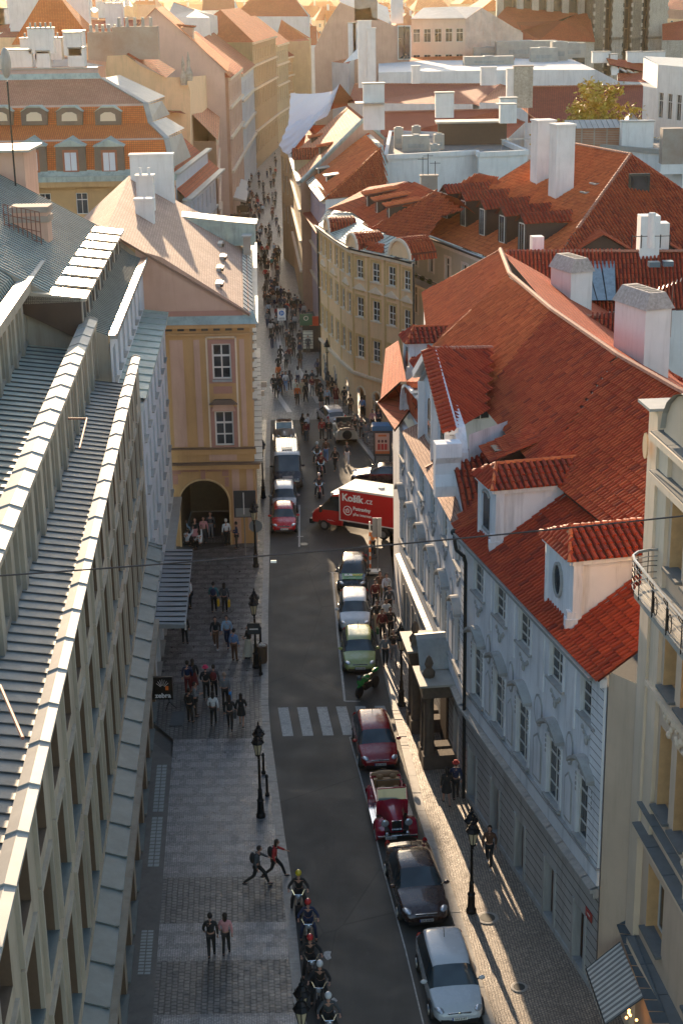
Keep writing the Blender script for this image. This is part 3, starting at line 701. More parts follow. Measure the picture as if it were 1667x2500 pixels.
# ------------------------------------------------------------------ left: ochre arcade house
T3 = thing('arcade_house', 'ochre house with an arched passage, rose window frames and a tan slated roof', 'building', (-7.7, 93, 0))
OX0, OX1, OY = -10.75, -5.32, 93.0
m = MB().mat(OCHRE)
ax0, ax1, az = -10.1, -6.95, 2.9; cxx = (ax0+ax1)/2; rr_ = (ax1-ax0)/2
arc = [(cxx + rr_*math.cos(PI - PI*k/16), az + rr_*.95*math.sin(PI*k/16)) for k in range(17)]
m.face([(OX0,OY,0),(ax0,OY,0),(ax0,OY,az)] + [(x,OY,z) for x, z in arc[1:9]] + [(cxx,OY,5.4),(OX0,OY,5.4)])
m.face([(OX1,OY,5.4),(cxx,OY,5.4)] + [(x,OY,z) for x, z in arc[8:16]] + [(ax1,OY,az),(ax1,OY,0),(OX1,OY,0)])
wobj('arch_wall', m, T3)
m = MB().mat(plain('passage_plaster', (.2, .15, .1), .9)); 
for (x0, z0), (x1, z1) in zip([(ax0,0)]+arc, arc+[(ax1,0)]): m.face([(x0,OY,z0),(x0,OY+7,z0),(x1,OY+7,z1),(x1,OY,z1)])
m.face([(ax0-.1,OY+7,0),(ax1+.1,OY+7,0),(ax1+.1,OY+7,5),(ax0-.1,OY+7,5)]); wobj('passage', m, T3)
m = MB().mat(plain('arch_stone', (.55, .36, .18), .8))
for (x0, z0), (x1, z1) in zip([(ax0,0)]+arc, arc+[(ax1,0)]): m.beam((x0,OY-.03,z0),(x1,OY-.03,z1),.1,.16, Vector((0,1,0)))
m.mat(ROSE); m.prism([(cxx-.17,5.35),(cxx+.17,5.35),(cxx+.12,4.35),(cxx-.12,4.35)], OY-.1, OY)
for (a, b, c, e) in ((-10.7,-9.9,4.75,5.3),(-9.85,-8.8,4.9,5.3),(-8.3,-7.4,4.9,5.3),(-7.35,-6.95,4.6,5.3),(-10.7,-10.1,4.1,4.7),(-7.2,-6.95,3.9,4.5)): m.box(a, b, OY-.04, OY, c, e)
m.mat(PINKR); m.box(-6.75, -6.3, OY-.03, OY, 0, 5.3); m.box(-5.85,-5.45, OY-.03, OY, 1, 5.3)
wobj('arch_surround', m, T3)
ops = [(OX1-2.35-OX0+.0, OX1-1.2-OX0, 6.55, 8.75), (OX1-2.35-OX0, OX1-1.2-OX0, 10.75, 12.95)]
wall(T3, (OX0,OY), (OX1,OY), 5.4, 14.0, OCHRE, ops, .16, WHITE, nx=2, ny=3, top=.66, fr=.1)
m = MB().mat(ROSE); wx0, wx1 = OX1-2.35, OX1-1.2
for z in (6.55, 10.75): m.box(wx0-.24, wx0, OY-.05, OY, z-.25, z+2.45); m.box(wx1, wx1+.24, OY-.05, OY, z-.25, z+2.45); m.box(wx0, wx1, OY-.05, OY, z+2.2, z+2.45); m.box(wx0, wx1, OY-.05, OY, z-.25, z)
m.box(wx0, wx1, OY-.045, OY, 9.85, 10.3); m.mat(PALTRIM); m.box(wx0-.02, wx1+.02, OY-.14, OY, 10.6, 10.75); m.mat(plain('hood_lead', (.13, .09, .07), .6)); m.prism([(wx0-.3,9.2),(wx0+.05,9.5),(wx1-.05,9.5),(wx1+.3,9.2)], OY-.28, OY)
m.mat(CREAML); m.box(wx0-.36, wx0-.26, OY-.03, OY, 6.3, 13.4); m.box(wx1+.26, wx1+.36, OY-.03, OY, 6.3, 13.4); m.box(wx0-.36, wx1+.36, OY-.03, OY, 13.3, 13.4)
m.mat(PINKR); m.box(-10.2,-9.4, OY-.035, OY, 6.5, 13.2); m.box(-8.75,-8.4, OY-.035, OY, 6.5, 13.2); m.box(-6.0,-5.7, OY-.035, OY, 6.5, 13.2)
m.prism([(wx0+.0,9.2),(wx1,9.2),(wx1+.15,8.75),(wx0-.15,8.75)], OY-.12, OY)
wobj('facade_panels', m, T3)
m = MB().mat(OCHRE); m.box(OX0, OX1+.12, OY-.12, OY, 6.0, 6.35); m.mat(plain('ledge_dark', (.17, .1, .06), .8)); m.box(OX0, OX1+.1, OY-.2, OY, 6.35, 6.45); m.box(OX0, OX1+.4, OY-.4, OY, 5.4, 5.5)
m.mat(OCHRE); m.box(OX0, OX1+.3, OY-.3, OY, 5.1, 5.4); m.mat(PINKR); m.box(-8.1,-6.4, OY-.07, OY, 5.6, 6.0)
m.mat(OCHRE); m.box(OX0, OX1+.2, OY-.2, OY, 13.5, 13.6); m.box(OX0, OX1+.35, OY-.35, OY, 13.95, 14.2)
for i in range(7): m.mat(GROOVE); m.box(-10.4+i*.72, -10.0+i*.72, OY-.03, OY-.004, 13.75, 13.9)
m.mat(COPPER); m.raw([(OX0,OY-.42,14.2),(OX1+.55,OY-.42,14.2),(OX1+.2,OY+.3,14.85),(OX0,OY+.3,14.85)], [(0,1,2,3)])
wobj('cornice', m, T3)
m = MB().mat(PINKR); gz = 14.5
m.face([(OX0-1.2,OY+.1,gz),(OX1+.1,OY+.1,gz),(OX1+.1,OY+.1,gz+.25),(-10.4,OY+.1,18.2),(OX0-1.2,OY+.1,18.7)]); m.mat(ROSE); m.box(OX0,OX1-.4,OY+.06,OY+.1,gz,gz+.45)
wobj('gable', m, T3)
# street side: from the near corner to the far corner
OE = Vector((-6.9, 125.5)); ops = [(2+i*2.9, 3.2+i*2.9, z, z+2.1) for i in range(10) for z in (6.6, 10.7)]
wall(T3, (OX1,OY), tuple(OE), 0, 14.0, OCHRE, ops, .16, WHITE, nx=2, ny=3)
m = MB().mat(ZINC_L); L_ = (OE-Vector((OX1,OY))).length
for z in (5.4, 14.0): m.box(0, L_, -.5, 0, z, z+.12)
for i in range(10):
    for z in (8.95,): m.box(1.8+i*2.9, 3.4+i*2.9, -.3, 0, z, z+.1)
for i in range(20): m.mat(DARKMETAL); m.box(1.5*i+.2, 1.5*i+.24, -.52, 0, 5.53, 5.55)
local(T3, 'street_cornice', m, (OX1,OY), tuple(OE))
r = MB(); rl_n, rl_f = Vector((-13.6,OY-.05,19.9)), Vector((-15.8,122,19.9)); el_n, el_f = Vector((OX1+.0,OY-.05,14.75)), Vector((-7.1,124,14.75))
roof(r, [el_n, el_f, rl_f, rl_n], 'flat', SLATE_TAN, thick=.15)
roof(r, [rl_n, rl_f, Vector((-22,124,14.7)), Vector((-21,OY,14.7))], 'flat', SLATE_TAN)
r.mat(PINKR); r.face([Vector((-22,124,14)), Vector((-22,124,14.7)), rl_f, el_f, Vector((-7.1,124,14))])
roof(r, [el_n+Vector((.25,0,-.25)), el_f+Vector((.25,0,-.25)), el_f+Vector((-.35,0,.28)), el_n+Vector((-.35,0,.28))], 'seam', ZINC_L, sp=1.4)
wobj('slate_roof', r, T3)
def roofpt(P0_, P1_, P2_, P3_, a, b): return (P0_*(1-a)+P1_*a)*(1-b)+(P3_*(1-a)+P2_*a)*b
sl_n = (rl_n-el_n)
for k, (u, v) in enumerate(((.11,.22),(.3,.22),(.47,.2),(.64,.22))):   # low roof vents facing the street
    q = roofpt(el_n, el_f, rl_f, rl_n, u, v); m = MB().mat(ZINC_L); m.box(-.15, .15, -.7, .7, .0, .25); m.mat(WOODD); m.box(.15, .3, -.6, .6, 0, .2)
    obj('roof_vent', m, T3, q - T3.location, 0)
q = roofpt(el_n, el_f, rl_f, rl_n, .8, .1)
m = MB().mat(COPPER); m.prism([(-.6,0),(1.5,0),(1.5,1.5),(-.3,1.8)], -1.3, 1.3, 'y'); m.raw([(-4.2,-1.4,2.3),(-.3,-1.4,1.8),(1.7,-1.4,1.6),(-4.2,1.4,2.3),(-.3,1.4,1.8),(1.7,1.4,1.6)], [(0,1,4,3),(1,2,5,4)]); m.face([(-4.2,-1.35,2.3),(-.6,-1.35,0),(-.3,-1.35,1.8)]); m.mat(BRICK); m.box(.8,1.3,-3.2,-2.2,-.4,.9); m.mat(ZINC_L); m.box(.7,1.4,-3.3,-2.1,.9,1.0)
obj('copper_dormer', m, T3, q - T3.location, 0)
chimney(T3, (-13.9, 121, 17.5), 3.2, 1.0, 4.0, PLASTER, PLASTER, 0, 0); chimney(T3, (-13.4, 112, 18.0), 1.2, .9, 2.9, PLASTER, PLASTER, 0, 2); chimney(T3, (-12.8, 106, 18.0), 1.2, .8, 2.0, PLASTER, PLASTER)

# ------------------------------------------------------------------ overhead cable
cb = MB().mat(simple('cable_rubber', (.03, .02, .018), .5)); A_, B_ = gy('P', -60, 1410, 36), gy('P', 1740, 1252, 36); n_ = 24; pts = []
for i in range(n_+1):
    t = i/n_; p = A_.lerp(B_, t); p.z -= .10*4*t*(1-t); pts.append(p)
cb.tube(pts, .022, 5); tag(obj('overhead_cable', cb), 'thin dark cable hung across the street from the left offices to the right roofs', 'cable')
tg = MB().mat(simple('tag_white', (.7, .68, .62), .5)); tq = gy('P', 668, 1371, 36); tg.box(-.07, .07, -.01, .01, -.03, .03); tag(obj('cable_tag', tg, loc=tq), 'small white tag clipped to the overhead cable', 'tag')
# ------------------------------------------------------------------ right: baroque palace
P0v, P1v, P2v = Vector((3.15, 79.2)), Vector((5.1, 60.2)), Vector((8.4, 45.8))
S1d, S2d = (P1v-P0v).normalized(), (P2v-P1v).normalized(); S1L, S2L = (P1v-P0v).length, (P2v-P1v).length
def q1(u, w_, z): n = Vector((-S1d.y, S1d.x)); p = P0v + S1d*u + n*w_; return Vector((p.x, p.y, z))
def q2(u, w_, z): n = Vector((-S2d.y, S2d.x)); p = P1v + S2d*u + n*w_; return Vector((p.x, p.y, z))
PAL = thing('baroque_palace', 'pale blue-white baroque palace with ornate window hoods, gabled dormers and a huge red tile roof', 'building', (7, 62, 0))
c1 = [.95+3.25*k for k in range(6)]; c2 = [1.6, 4.3, 7.05, 10.35, 13.3]
def bay_ops(cs, up=1.15, lo=1.15):
    o = []
    for c in cs: o += [(c-.68, c+.68, 9.9, 11.5), (c-.68, c+.68, 5.25, 7.65)]
    return o
g1 = [(c-.5, c+.5, .35, 2.75) for c in (1.6, 4.6, 7.9)] + [(17.0-.5, 17.5, .15, 2.9)]; g2 = [(c-.5, c+.5, .3, 2.55) for c in (1.0, 4.0, 7.0, 10.25, 13.2)]
wall(PAL, tuple(P0v), tuple(P1v), 4.0, 12.0, PALACE, bay_ops(c1), .16, WHITE, nx=2, ny=4, top=.74, sill=(PALTRIM, .12, .14, .08), fr=.06)
wall(PAL, tuple(P1v), tuple(P2v), 4.0, 12.0, PALACE, bay_ops(c2), .16, WHITE, nx=2, ny=4, top=.74, sill=(PALTRIM, .12, .14, .08), fr=.06)
wall(PAL, tuple(P0v), tuple(P1v), 0, 4.0, PALGND, g1, .35, BROWNF, nx=1, ny=1, top=None)
wall(PAL, tuple(P1v), tuple(P2v), 0, 4.0, PALGND, g2, .35, BROWNF, nx=1, ny=1, top=None)
PB = Vector((3.0, 86)); PC_ = Vector((10, 90))
wall(PAL, tuple(PB), tuple(P0v), 0, 12.0, PALACE, [], .1); wall(PAL, (10.5, 88.5), tuple(PB), 0, 12, PALACE, [(2, 3.2, z, z+2) for z in (5.4, 9.4)] + [(5, 6.2, z, z+2) for z in (5.4, 9.4)], .2)
def dress(A, B, L_, cs, gs, name):
    m = MB().mat(PALTRIM); m.box(0, L_, -.32, 0, 4.15, 4.3); m.box(0, L_, -.2, 0, 3.95, 4.15); m.mat(GRANITE); x = .2
    while x < L_: e = min(x+1.15, L_); m.raw([(x,-.34,4.31),(e-.04,-.34,4.31),(e-.04,0,4.42),(x,0,4.42)], [(0,1,2,3)]); x = e
    m.mat(PALACE); m.box(0, L_, -.1, 0, 4.42, 4.95); m.box(0, L_, -.25, 0, 11.7, 12.0); m.mat(PALTRIM); m.box(0, L_, -.13, 0, 5.0, 5.08)
    m.mat(PALGND); m.box(0, L_, -.06, 0, 0, .35); local(PAL, 'string_course', m, A, B)
    for c in cs:     # curved hood, relief and surround of one main window
        h = MB().mat(PALACE); h.box(-.78, -.64, -.06, 0, 5.3, 7.7); h.box(.64, .78, -.06, 0, 5.3, 7.7); h.box(-.64, .64, -.06, 0, 7.62, 7.75)
        h.mat(PALTRIM); pts = [(-.92+1.84*k/10, 8.15+.38*math.sin(PI*k/10)**1.4 - (.1 if k in (0, 10) else 0)) for k in range(11)]
        for (xa, za), (xb, zb) in zip(pts, pts[1:]): h.raw([(xa,-.36,za),(xb,-.36,zb),(xb,0,zb+.02),(xa,0,za+.02),(xa,-.36,za-.12),(xb,-.36,zb-.12),(xb,0,zb-.14),(xa,0,za-.14)], [(0,1,2,3),(4,0,3,7),(0,4,5,1),(7,6,5,4),(1,5,6,2)])
        for k in range(9): h.ball((-.45+.11*k, -.05, 7.9+.14*math.sin(k*1.9)), .11, 6, 4, (1, .6, 1))
        for sx in (-.72, .72):
            for k in range(4): h.ball((sx, -.05, 7.55-k*.2), .08, 6, 4, (.8, .6, 1.1))
        h.mat(PALACE); h.box(-.7, .7, -.05, 0, 4.6, 4.9); h.mat(PALTRIM)
        for k in range(3): h.ball((-.3+.3*k, -.05, 4.75), .1, 6, 4, (1, .4, 1))
        local(PAL, 'window_hood', h, A, B).location += Vector((c*(Vector(B)-Vector(A)).normalized().x, c*(Vector(B)-Vector(A)).normalized().y, 0))
        k_ = MB().mat(PALACE); k_.box(-.76, -.64, -.05, 0, 9.9, 11.5); k_.box(.64, .76, -.05, 0, 9.9, 11.5); k_.mat(PALTRIM)
        for k in range(6): k_.ball((-.4+.16*k, -.03, 9.45-.22*math.sin(PI*k/5)), .09, 6, 4, (1, .5, 1.1))
        k_.ball((0, -.04, 9.1), .13, 6, 4, (.8, .5, 1.4))
        local(PAL, 'sill_relief', k_, A, B).location += Vector((c*(Vector(B)-Vector(A)).normalized().x, c*(Vector(B)-Vector(A)).normalized().y, 0))
    for a, b in zip(cs, cs[1:]):
        pn = MB()     # framed panels and rusticated pilasters between bays
        x = (a+b)/2; wv = (b-a)/2-.85; pn.mat(PALACE)
        if wv > .3:
            pn.prism([(x-wv*.55, 9.0+.0), (x+wv*.55, 9.0), (x+wv*.55, 11.2), (x+wv*.3, 11.5), (x-wv*.3, 11.5), (x-wv*.55, 11.2)], -.05, 0)
            pn.mat(PALTRIM); pn.prism([(x+wv*.5*math.cos(t*PI/6), 8.1+.65*math.sin(t*PI/6)) for t in range(12)], -.045, 0); pn.mat(PALACE); pn.prism([(x+wv*.4*math.cos(t*PI/6), 8.1+.55*math.sin(t*PI/6)) for t in range(12)], -.05, 0)
            pn.mat(PALTRIM); pn.prism([(x-wv*.5, 5.3), (x+wv*.5, 5.3), (x+wv*.5, 6.9), (x, 7.2), (x-wv*.5, 6.9)], -.045, 0); pn.mat(PALACE); pn.prism([(x-wv*.42, 5.38), (x+wv*.42, 5.38), (x+wv*.42, 6.85), (x, 7.1), (x-wv*.42, 6.85)], -.05, 0)
        if pn.v: local(PAL, 'facade_panel', pn, A, B)
    gr = MB().mat(GROOVE)
    for k in range(1, 10):
        z = .35+k*.38; xs = sorted([0]+[v for gg in gs for v in (gg[0]-.04, gg[1]+.04)]+[L_])
        for a, b in zip(xs[::2], xs[1::2]):
            if z > 3.0: continue
            gr.box(a, b, -.003, .01, z-.018, z+.018)
        if z > 3.0: gr.box(0, L_, -.003, .01, z-.018, z+.018)
    for gg in gs: gr.mat(PALGND); gr.box(gg[0]-.16, gg[0], -.05, 0, gg[2]-.1, gg[3]+.14); gr.box(gg[1], gg[1]+.16, -.05, 0, gg[2]-.1, gg[3]+.14)
    local(PAL, 'rustication', gr, A, B)
    q = MB()
    for x0, x1 in ((L_-1.05, L_-.05),) if name == 'b' else ((.0, .22), (L_-.85, L_-.02)):
        q.mat(PALACE); q.box(x0, x1, -.07, 0, 4.95, 11.7); q.mat(GROOVE)
        for k in range(22): q.box(x0+.02, x1-.02, -.074, -.05, 5.2+k*.3, 5.225+k*.3)
    local(PAL, 'quoins', q, A, B)
dress(tuple(P0v), tuple(P1v), S1L, c1, g1, 'a'); dress(tuple(P1v), tuple(P2v), S2L, c2[0:], g2, 'b')
q = MB().mat(DARKMETAL); q.tube([q1(S1L-.2,-.5,12.0), q1(S1L-.1,-.5,11.6), q1(S1L+.0,-.45,11.3), q2(.5,-.3,11.2), q2(.5,-.22,10.9), q2(.5,-.22,4.5), q2(.5,-.22,.2)], .075, 8); q.ball(q1(S1L-.2,-.5,12.0), .16, 8, 6)
wobj('downspout', q, PAL)
gt = MB().mat(ZINC)
for a, b in ((q1(18.6,-.5,11.95), q1(S1L,-.5,11.95)), (q1(S1L,-.5,11.95), q2(S2L-.2,-.5,11.95)), (q1(-.2,-.5,11.95), g('Q',105,1265,11.95))): gt.beam(a, b, .16, .12)
wobj('gutter', gt, PAL)
# lower roof
r = MB(); zl, zb = 12.05, 14.3
roof(r, [q1(18.2,-.4,zl), q1(S1L,-.4,zl), q1(S1L+.6,3.0,zb), q1(13.6,3.0,zb)], 'tile', TILE_RED, PAN_RED)
mt = q1(S1L,-.4,zl); mb_ = q2(-.4,3.0,zb)
roof(r, [mt, q2(S2L+.2,-.4,zl), q2(S2L+.2,3.0,zb), q1(S1L+.6,3.0,zb)], 'tile', TILE_RED2, PAN_RED)
e0, e1, e2, e3 = g('Q',330,1610,12.05), g('Q',105,1265,12.05), g('Q',215,580,12.6), q1(-1.5,1.2,13.4)
roof(r, [e0, e1, g('Q',150,1220,12.3), g('Q',400,1000,14.0), q1(-.3,1.3,13.2)], 'flat', FLAT_RED, thick=.15)
roof(r, [g('Q',150,1220,12.3), g('Q',215,580,12.6), g('Q',375,475,13.6), g('Q',480,1000,14.6), g('Q',400,1000,14.0)], 'flat', FLAT_RED, thick=.15)
roof(r, [q1(-.3,1.3,13.2), g('Q',400,1000,14.0), g('Q',480,1000,14.6), q1(-4,3.4,14.6), q1(4.6,3.4,14.6), q1(4.6,.3,12.6), q1(0,.3,12.4)], 'flat', FLAT_RED)
wobj('lower_roof', r, PAL)
# tiled ledge at the foot of the middle gable
r = MB(); pts = [(3.2,.9,12.55),(5,.75,12.9),(8,.45,12.8),(12,.3,12.6),(15.5,.2,12.45),(18.4,-.1,12.15)]
SKT = tileflat('ledge_tiles', (.38, .2, .14), (.5, .3, .22), .16, .16, .8, .8, (.1, .05, .035))
for a, b in zip(pts, pts[1:]):
    roof(r, [q1(a[0],-.42,11.98), q1(b[0],-.42,11.98), q1(b[0],b[1],b[2]), q1(a[0],a[1],a[2])], 'flat', SKT)
r.mat(RIDGE)
for u in (10.2, 12.3, 13.6): r.beam(q1(u,-.3,12.15), q1(u+.1,.1,12.4), .12, .06)
wobj('ledge', r, PAL)
# break between the roofs: gutter wall, its shadow gap put in as dark colour
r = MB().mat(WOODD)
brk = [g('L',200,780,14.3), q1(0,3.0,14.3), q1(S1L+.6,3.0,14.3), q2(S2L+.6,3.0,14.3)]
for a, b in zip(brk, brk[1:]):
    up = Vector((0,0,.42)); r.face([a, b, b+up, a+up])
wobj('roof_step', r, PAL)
# main roof
A1, A0 = g('L',150,485,14.4), g('L',200,780,14.65)
Rg = [g('L',570,250,18.4), g('L',622,385,18.2), g('L',850,580,18.2), g('L',1210,830,18.2), g('L',1540,1020,18.2), g('L',1760,1130,18.2)]
b0, b1, b2 = q1(8,2.75,14.7), q1(S1L+.5,2.75,14.7), q2(S2L+3.5,2.75,14.7)
r = MB(); roof(r, [A1, A0, Rg[1], Rg[0]], 'tile', TILE_OR, PAN_RED, tw=.2, tl=.32)
roof(r, [A0, b0, Rg[2], Rg[1]], 'tile', TILE_OR, PAN_RED)
roof(r, [b0, b1, Rg[3], Rg[2]], 'tile', TILE_RED, PAN_RED); roof(r, [b1, b2, Rg[5], Rg[3]], 'tile', TILE_RED, PAN_RED)
for a, b in zip(Rg, Rg[1:]): ridge(r, a+Vector((0,0,.05)), b+Vector((0,0,.05)), RIDGE, .13)
ridge(r, A1, Rg[0], TILE_RED, .09); ridge(r, A0+Vector((0,0,.03)), Rg[1]+Vector((0,0,.03)), TILE_OR, .08)
roof(r, [Rg[0], Rg[2], Rg[2]+Vector((7,2,-4.2)), Rg[0]+Vector((7,2,-4.2))], 'flat', FLAT_RED); roof(r, [Rg[2], Rg[3], Rg[3]+Vector((6.5,2,-3.9)), Rg[2]+Vector((7,2,-4.2))], 'flat', FLAT_RED)
roof(r, [Rg[3], Rg[5], Rg[5]+Vector((5,2,-3)), Rg[3]+Vector((6.5,2,-3.9))], 'flat', FLAT_RED)
r.mat(PALACE); r.face([A1, Rg[0], Rg[0]+Vector((7,2,-4.2)), Rg[0]+Vector((7,2,-18)), Vector((A1.x,A1.y,11))][::-1]); r.face([A1, Vector((A1.x,A1.y,11)), Vector((A0.x,A0.y,11)), A0])
wobj('main_roof', r, PAL)
for k, (u, v) in enumerate(((905,760),(1222,920))):
    q = g('L', u, v, 16.4 if k == 0 else 16.9); m = MB().mat(DARKMETAL); m.lathe([(.09,-.3),(.09,.55),(.15,.6),(.02,.75)], 8); m.mat(ZINC); m.box(-.3,.3,-.35,.3,-.12,-.06)
    obj('roof_vent', m, PAL, q-PAL.location)
# middle gable: wall with two arched lights, steep tiled roof running back
Z0 = 12.3
m = MB().mat(PALACE)
outl = [(4.9,Z0),(4.9,15.3),(6.2,15.75),(8.6,17.1),(11.2,15.9),(14.2,15.1),(15.0,14.2),(15.1,Z0)]
F_ = [q1(u,.32,z) for u, z in outl]; B_ = [q1(u,.8,z) for u, z in outl]
m.face(F_); m.face(B_[::-1]); n_ = len(outl)
for i in range(n_): m.face([F_[i], F_[(i+1) % n_], B_[(i+1) % n_], B_[i]][::-1])
wobj('gable_wall', m, PAL)
m = MB().mat(PALACE)
for (a, b) in (((4.9,15.3),(8.6,17.15)), ((8.6,17.15),(14.4,15.0))): m.beam(q1(a[0],.18,a[1]), q1(b[0],.18,b[1]), .55, .34)
m.mat(PALTRIM)
for (a, b) in (((5.2,15.0),(8.6,16.75)), ((8.6,16.75),(14.0,14.75))): m.beam(q1(a[0],.26,a[1]), q1(b[0],.26,b[1]), .2, .14)
m.mat(PALACE)
for u in (6.0, 9.8, 13.6): m.beam(q1(u,.25,Z0), q1(u,.25,15.2 if u != 9.8 else 16.2), .5, .14, Vector((S1d.x, S1d.y, 0)))
wobj('gable_cornice', m, PAL)
for uc in (8.0, 11.6):
    fr_ = MB().mat(PALACE); pn = MB().mat(MATS['glass']); hh = 1.5; zz = 12.95
    sh_ = [(-.42,0),(.42,0),(.42,hh)] + [(.42*math.cos(t*PI/8), hh+.42*math.sin(t*PI/8)) for t in range(1, 8)] + [(-.42,hh)]
    big = [(x*1.35, z if z <= 0 else z*1.08) for x, z in sh_]; fr_.prism(big, -.08, .0); fr_.mat(PALTRIM); fr_.box(-.6,.6,-.2,0,-.14,0)
    pn.prism(sh_, -.1, -.08); pn.mat(WHITE); pn.box(-.02,.02,-.11,-.1,0,hh+.3); pn.box(-.4,.4,-.11,-.1,.8,.84); pn.mat(PALTRIM)
    p = q1(uc,.32,zz); a_ = math.atan2(S1d.y, S1d.x)
    fo = obj('window', fr_, PAL, p-PAL.location, a_); obj('pane', pn, fo)
r = MB(); ap, bk = q1(8.6,.1,17.35), q1(1.9,4.6,16.9); bk = g('Q',1568,570,16.6); bkr = g('Q',1480,1390,14.95)
le, re = q1(4.6,.1,15.5), q1(14.7,.05,15.1)
roof(r, [ap, re, bkr, bk], 'tile', TILE_RED2, PAN_RED, tw=.26, tl=.38); roof(r, [le, ap, bk, q1(2.5,3.2,15.2)], 'flat', FLAT_RED)
ridge(r, ap, bk, RIDGE, .12)
for k in range(22):     # short tiles turned over the gable edge
    t = k/22; p = ap.lerp(re, t+.03); r.mat(TILE_RED2); r.bar(p+Vector((-.35,-.05,-.05)), p+Vector((.25,.1,.12)), .1, 7)
wobj('gable_roof', r, PAL)
m = MB().mat(PALACE); m.face([q1(15.05,.8,12.3), q1(15.05,.8,15.0), q1(12.6,3.4,15.0), q1(12.6,3.4,12.3)]); m.mat(PLASTER); m.box(-.0,.01,0,.01,0,.01)
m.mat(PALACE); m.prism([(0,0),(.5,0),(.62,.5),(.5,1.0),(.55,1.5),(.75,1.8),(.72,2.4),(0,2.4)], 0, 1.1, 'x', Matrix.Translation(q1(15.1,.35,12.45)) @ Matrix.Rotation(math.atan2(S1d.y, S1d.x)+PI/2, 4, 'Z') @ Matrix.Rotation(PI, 4, 'Z'))
wobj('gable_side', m, PAL)
# barrel-tiled curved shoulder below the gable and its twin with the lunette window
def arch_roof(nm, us, w0, w1, up=0):
    r = MB()
    for (ua, za), (ub, zb) in zip(us, us[1:]): roof(r, [q1(ua,w0,za), q1(ub,w0,zb), q1(ub,w1,zb), q1(ua,w1,za)], 'tile', TILE_RED2, PAN_RED, tw=.26, tl=.36)
    r.mat(PALACE); r.face([q1(us[0][0],w0+.1,12.1)] + [q1(u,w0+.1,z-.05) for u, z in us] + [q1(us[-1][0],w0+.1,12.1)])
    wobj(nm, r, PAL)
arch_roof('curved_roof', [(13.9,13.95),(14.9,13.85),(15.9,13.6),(16.8,13.15),(17.6,12.6),(18.3,12.0)], .05, 3.2)
r = MB(); us = [(.8,12.6),(1.1,13.4),(1.7,14.0),(2.6,14.35),(3.6,14.45),(4.8,14.5)]
for (ua, za), (ub, zb) in zip(us, us[1:]): roof(r, [q1(ua,0,za), q1(ub,0,zb), q1(ub-.6,1.8,zb+.1), q1(ua-.6,1.8,za+.1)], 'tile', TILE_OR, PAN_RED, tw=.24, tl=.34)
r.mat(PALACE)
for off, ww in ((0,.5),(.22,.35),(.42,.2)):
    for (ua, za), (ub, zb) in zip(us, us[1:]): r.beam(q1(ua+off,.1+off*.5,za-.12-off), q1(ub+off*.6,.1+off*.5,zb-.12-off), ww, .14)
r.face([q1(1.0,.4,12.1)] + [q1(u,.4,z-.1) for u, z in us] + [q1(4.9,.4,12.1)]); r.mat(MATS['glass']); c_ = q1(3.7,.36,13.35)
r.face([c_ + Vector((S1d.x,S1d.y,0))*.55*math.cos(t*PI/8) + Vector((0,0,.55*math.sin(t*PI/8))) for t in range(16)]); r.mat(PALTRIM)
for t in range(16): r.beam(c_ + Vector((S1d.x,S1d.y,0))*.62*math.cos(t*PI/8) + Vector((0,0,.62*math.sin(t*PI/8))), c_ + Vector((S1d.x,S1d.y,0))*.62*math.cos((t+1)*PI/8) + Vector((0,0,.62*math.sin((t+1)*PI/8))), .2, .12)
wobj('lunette_pediment', r, PAL)
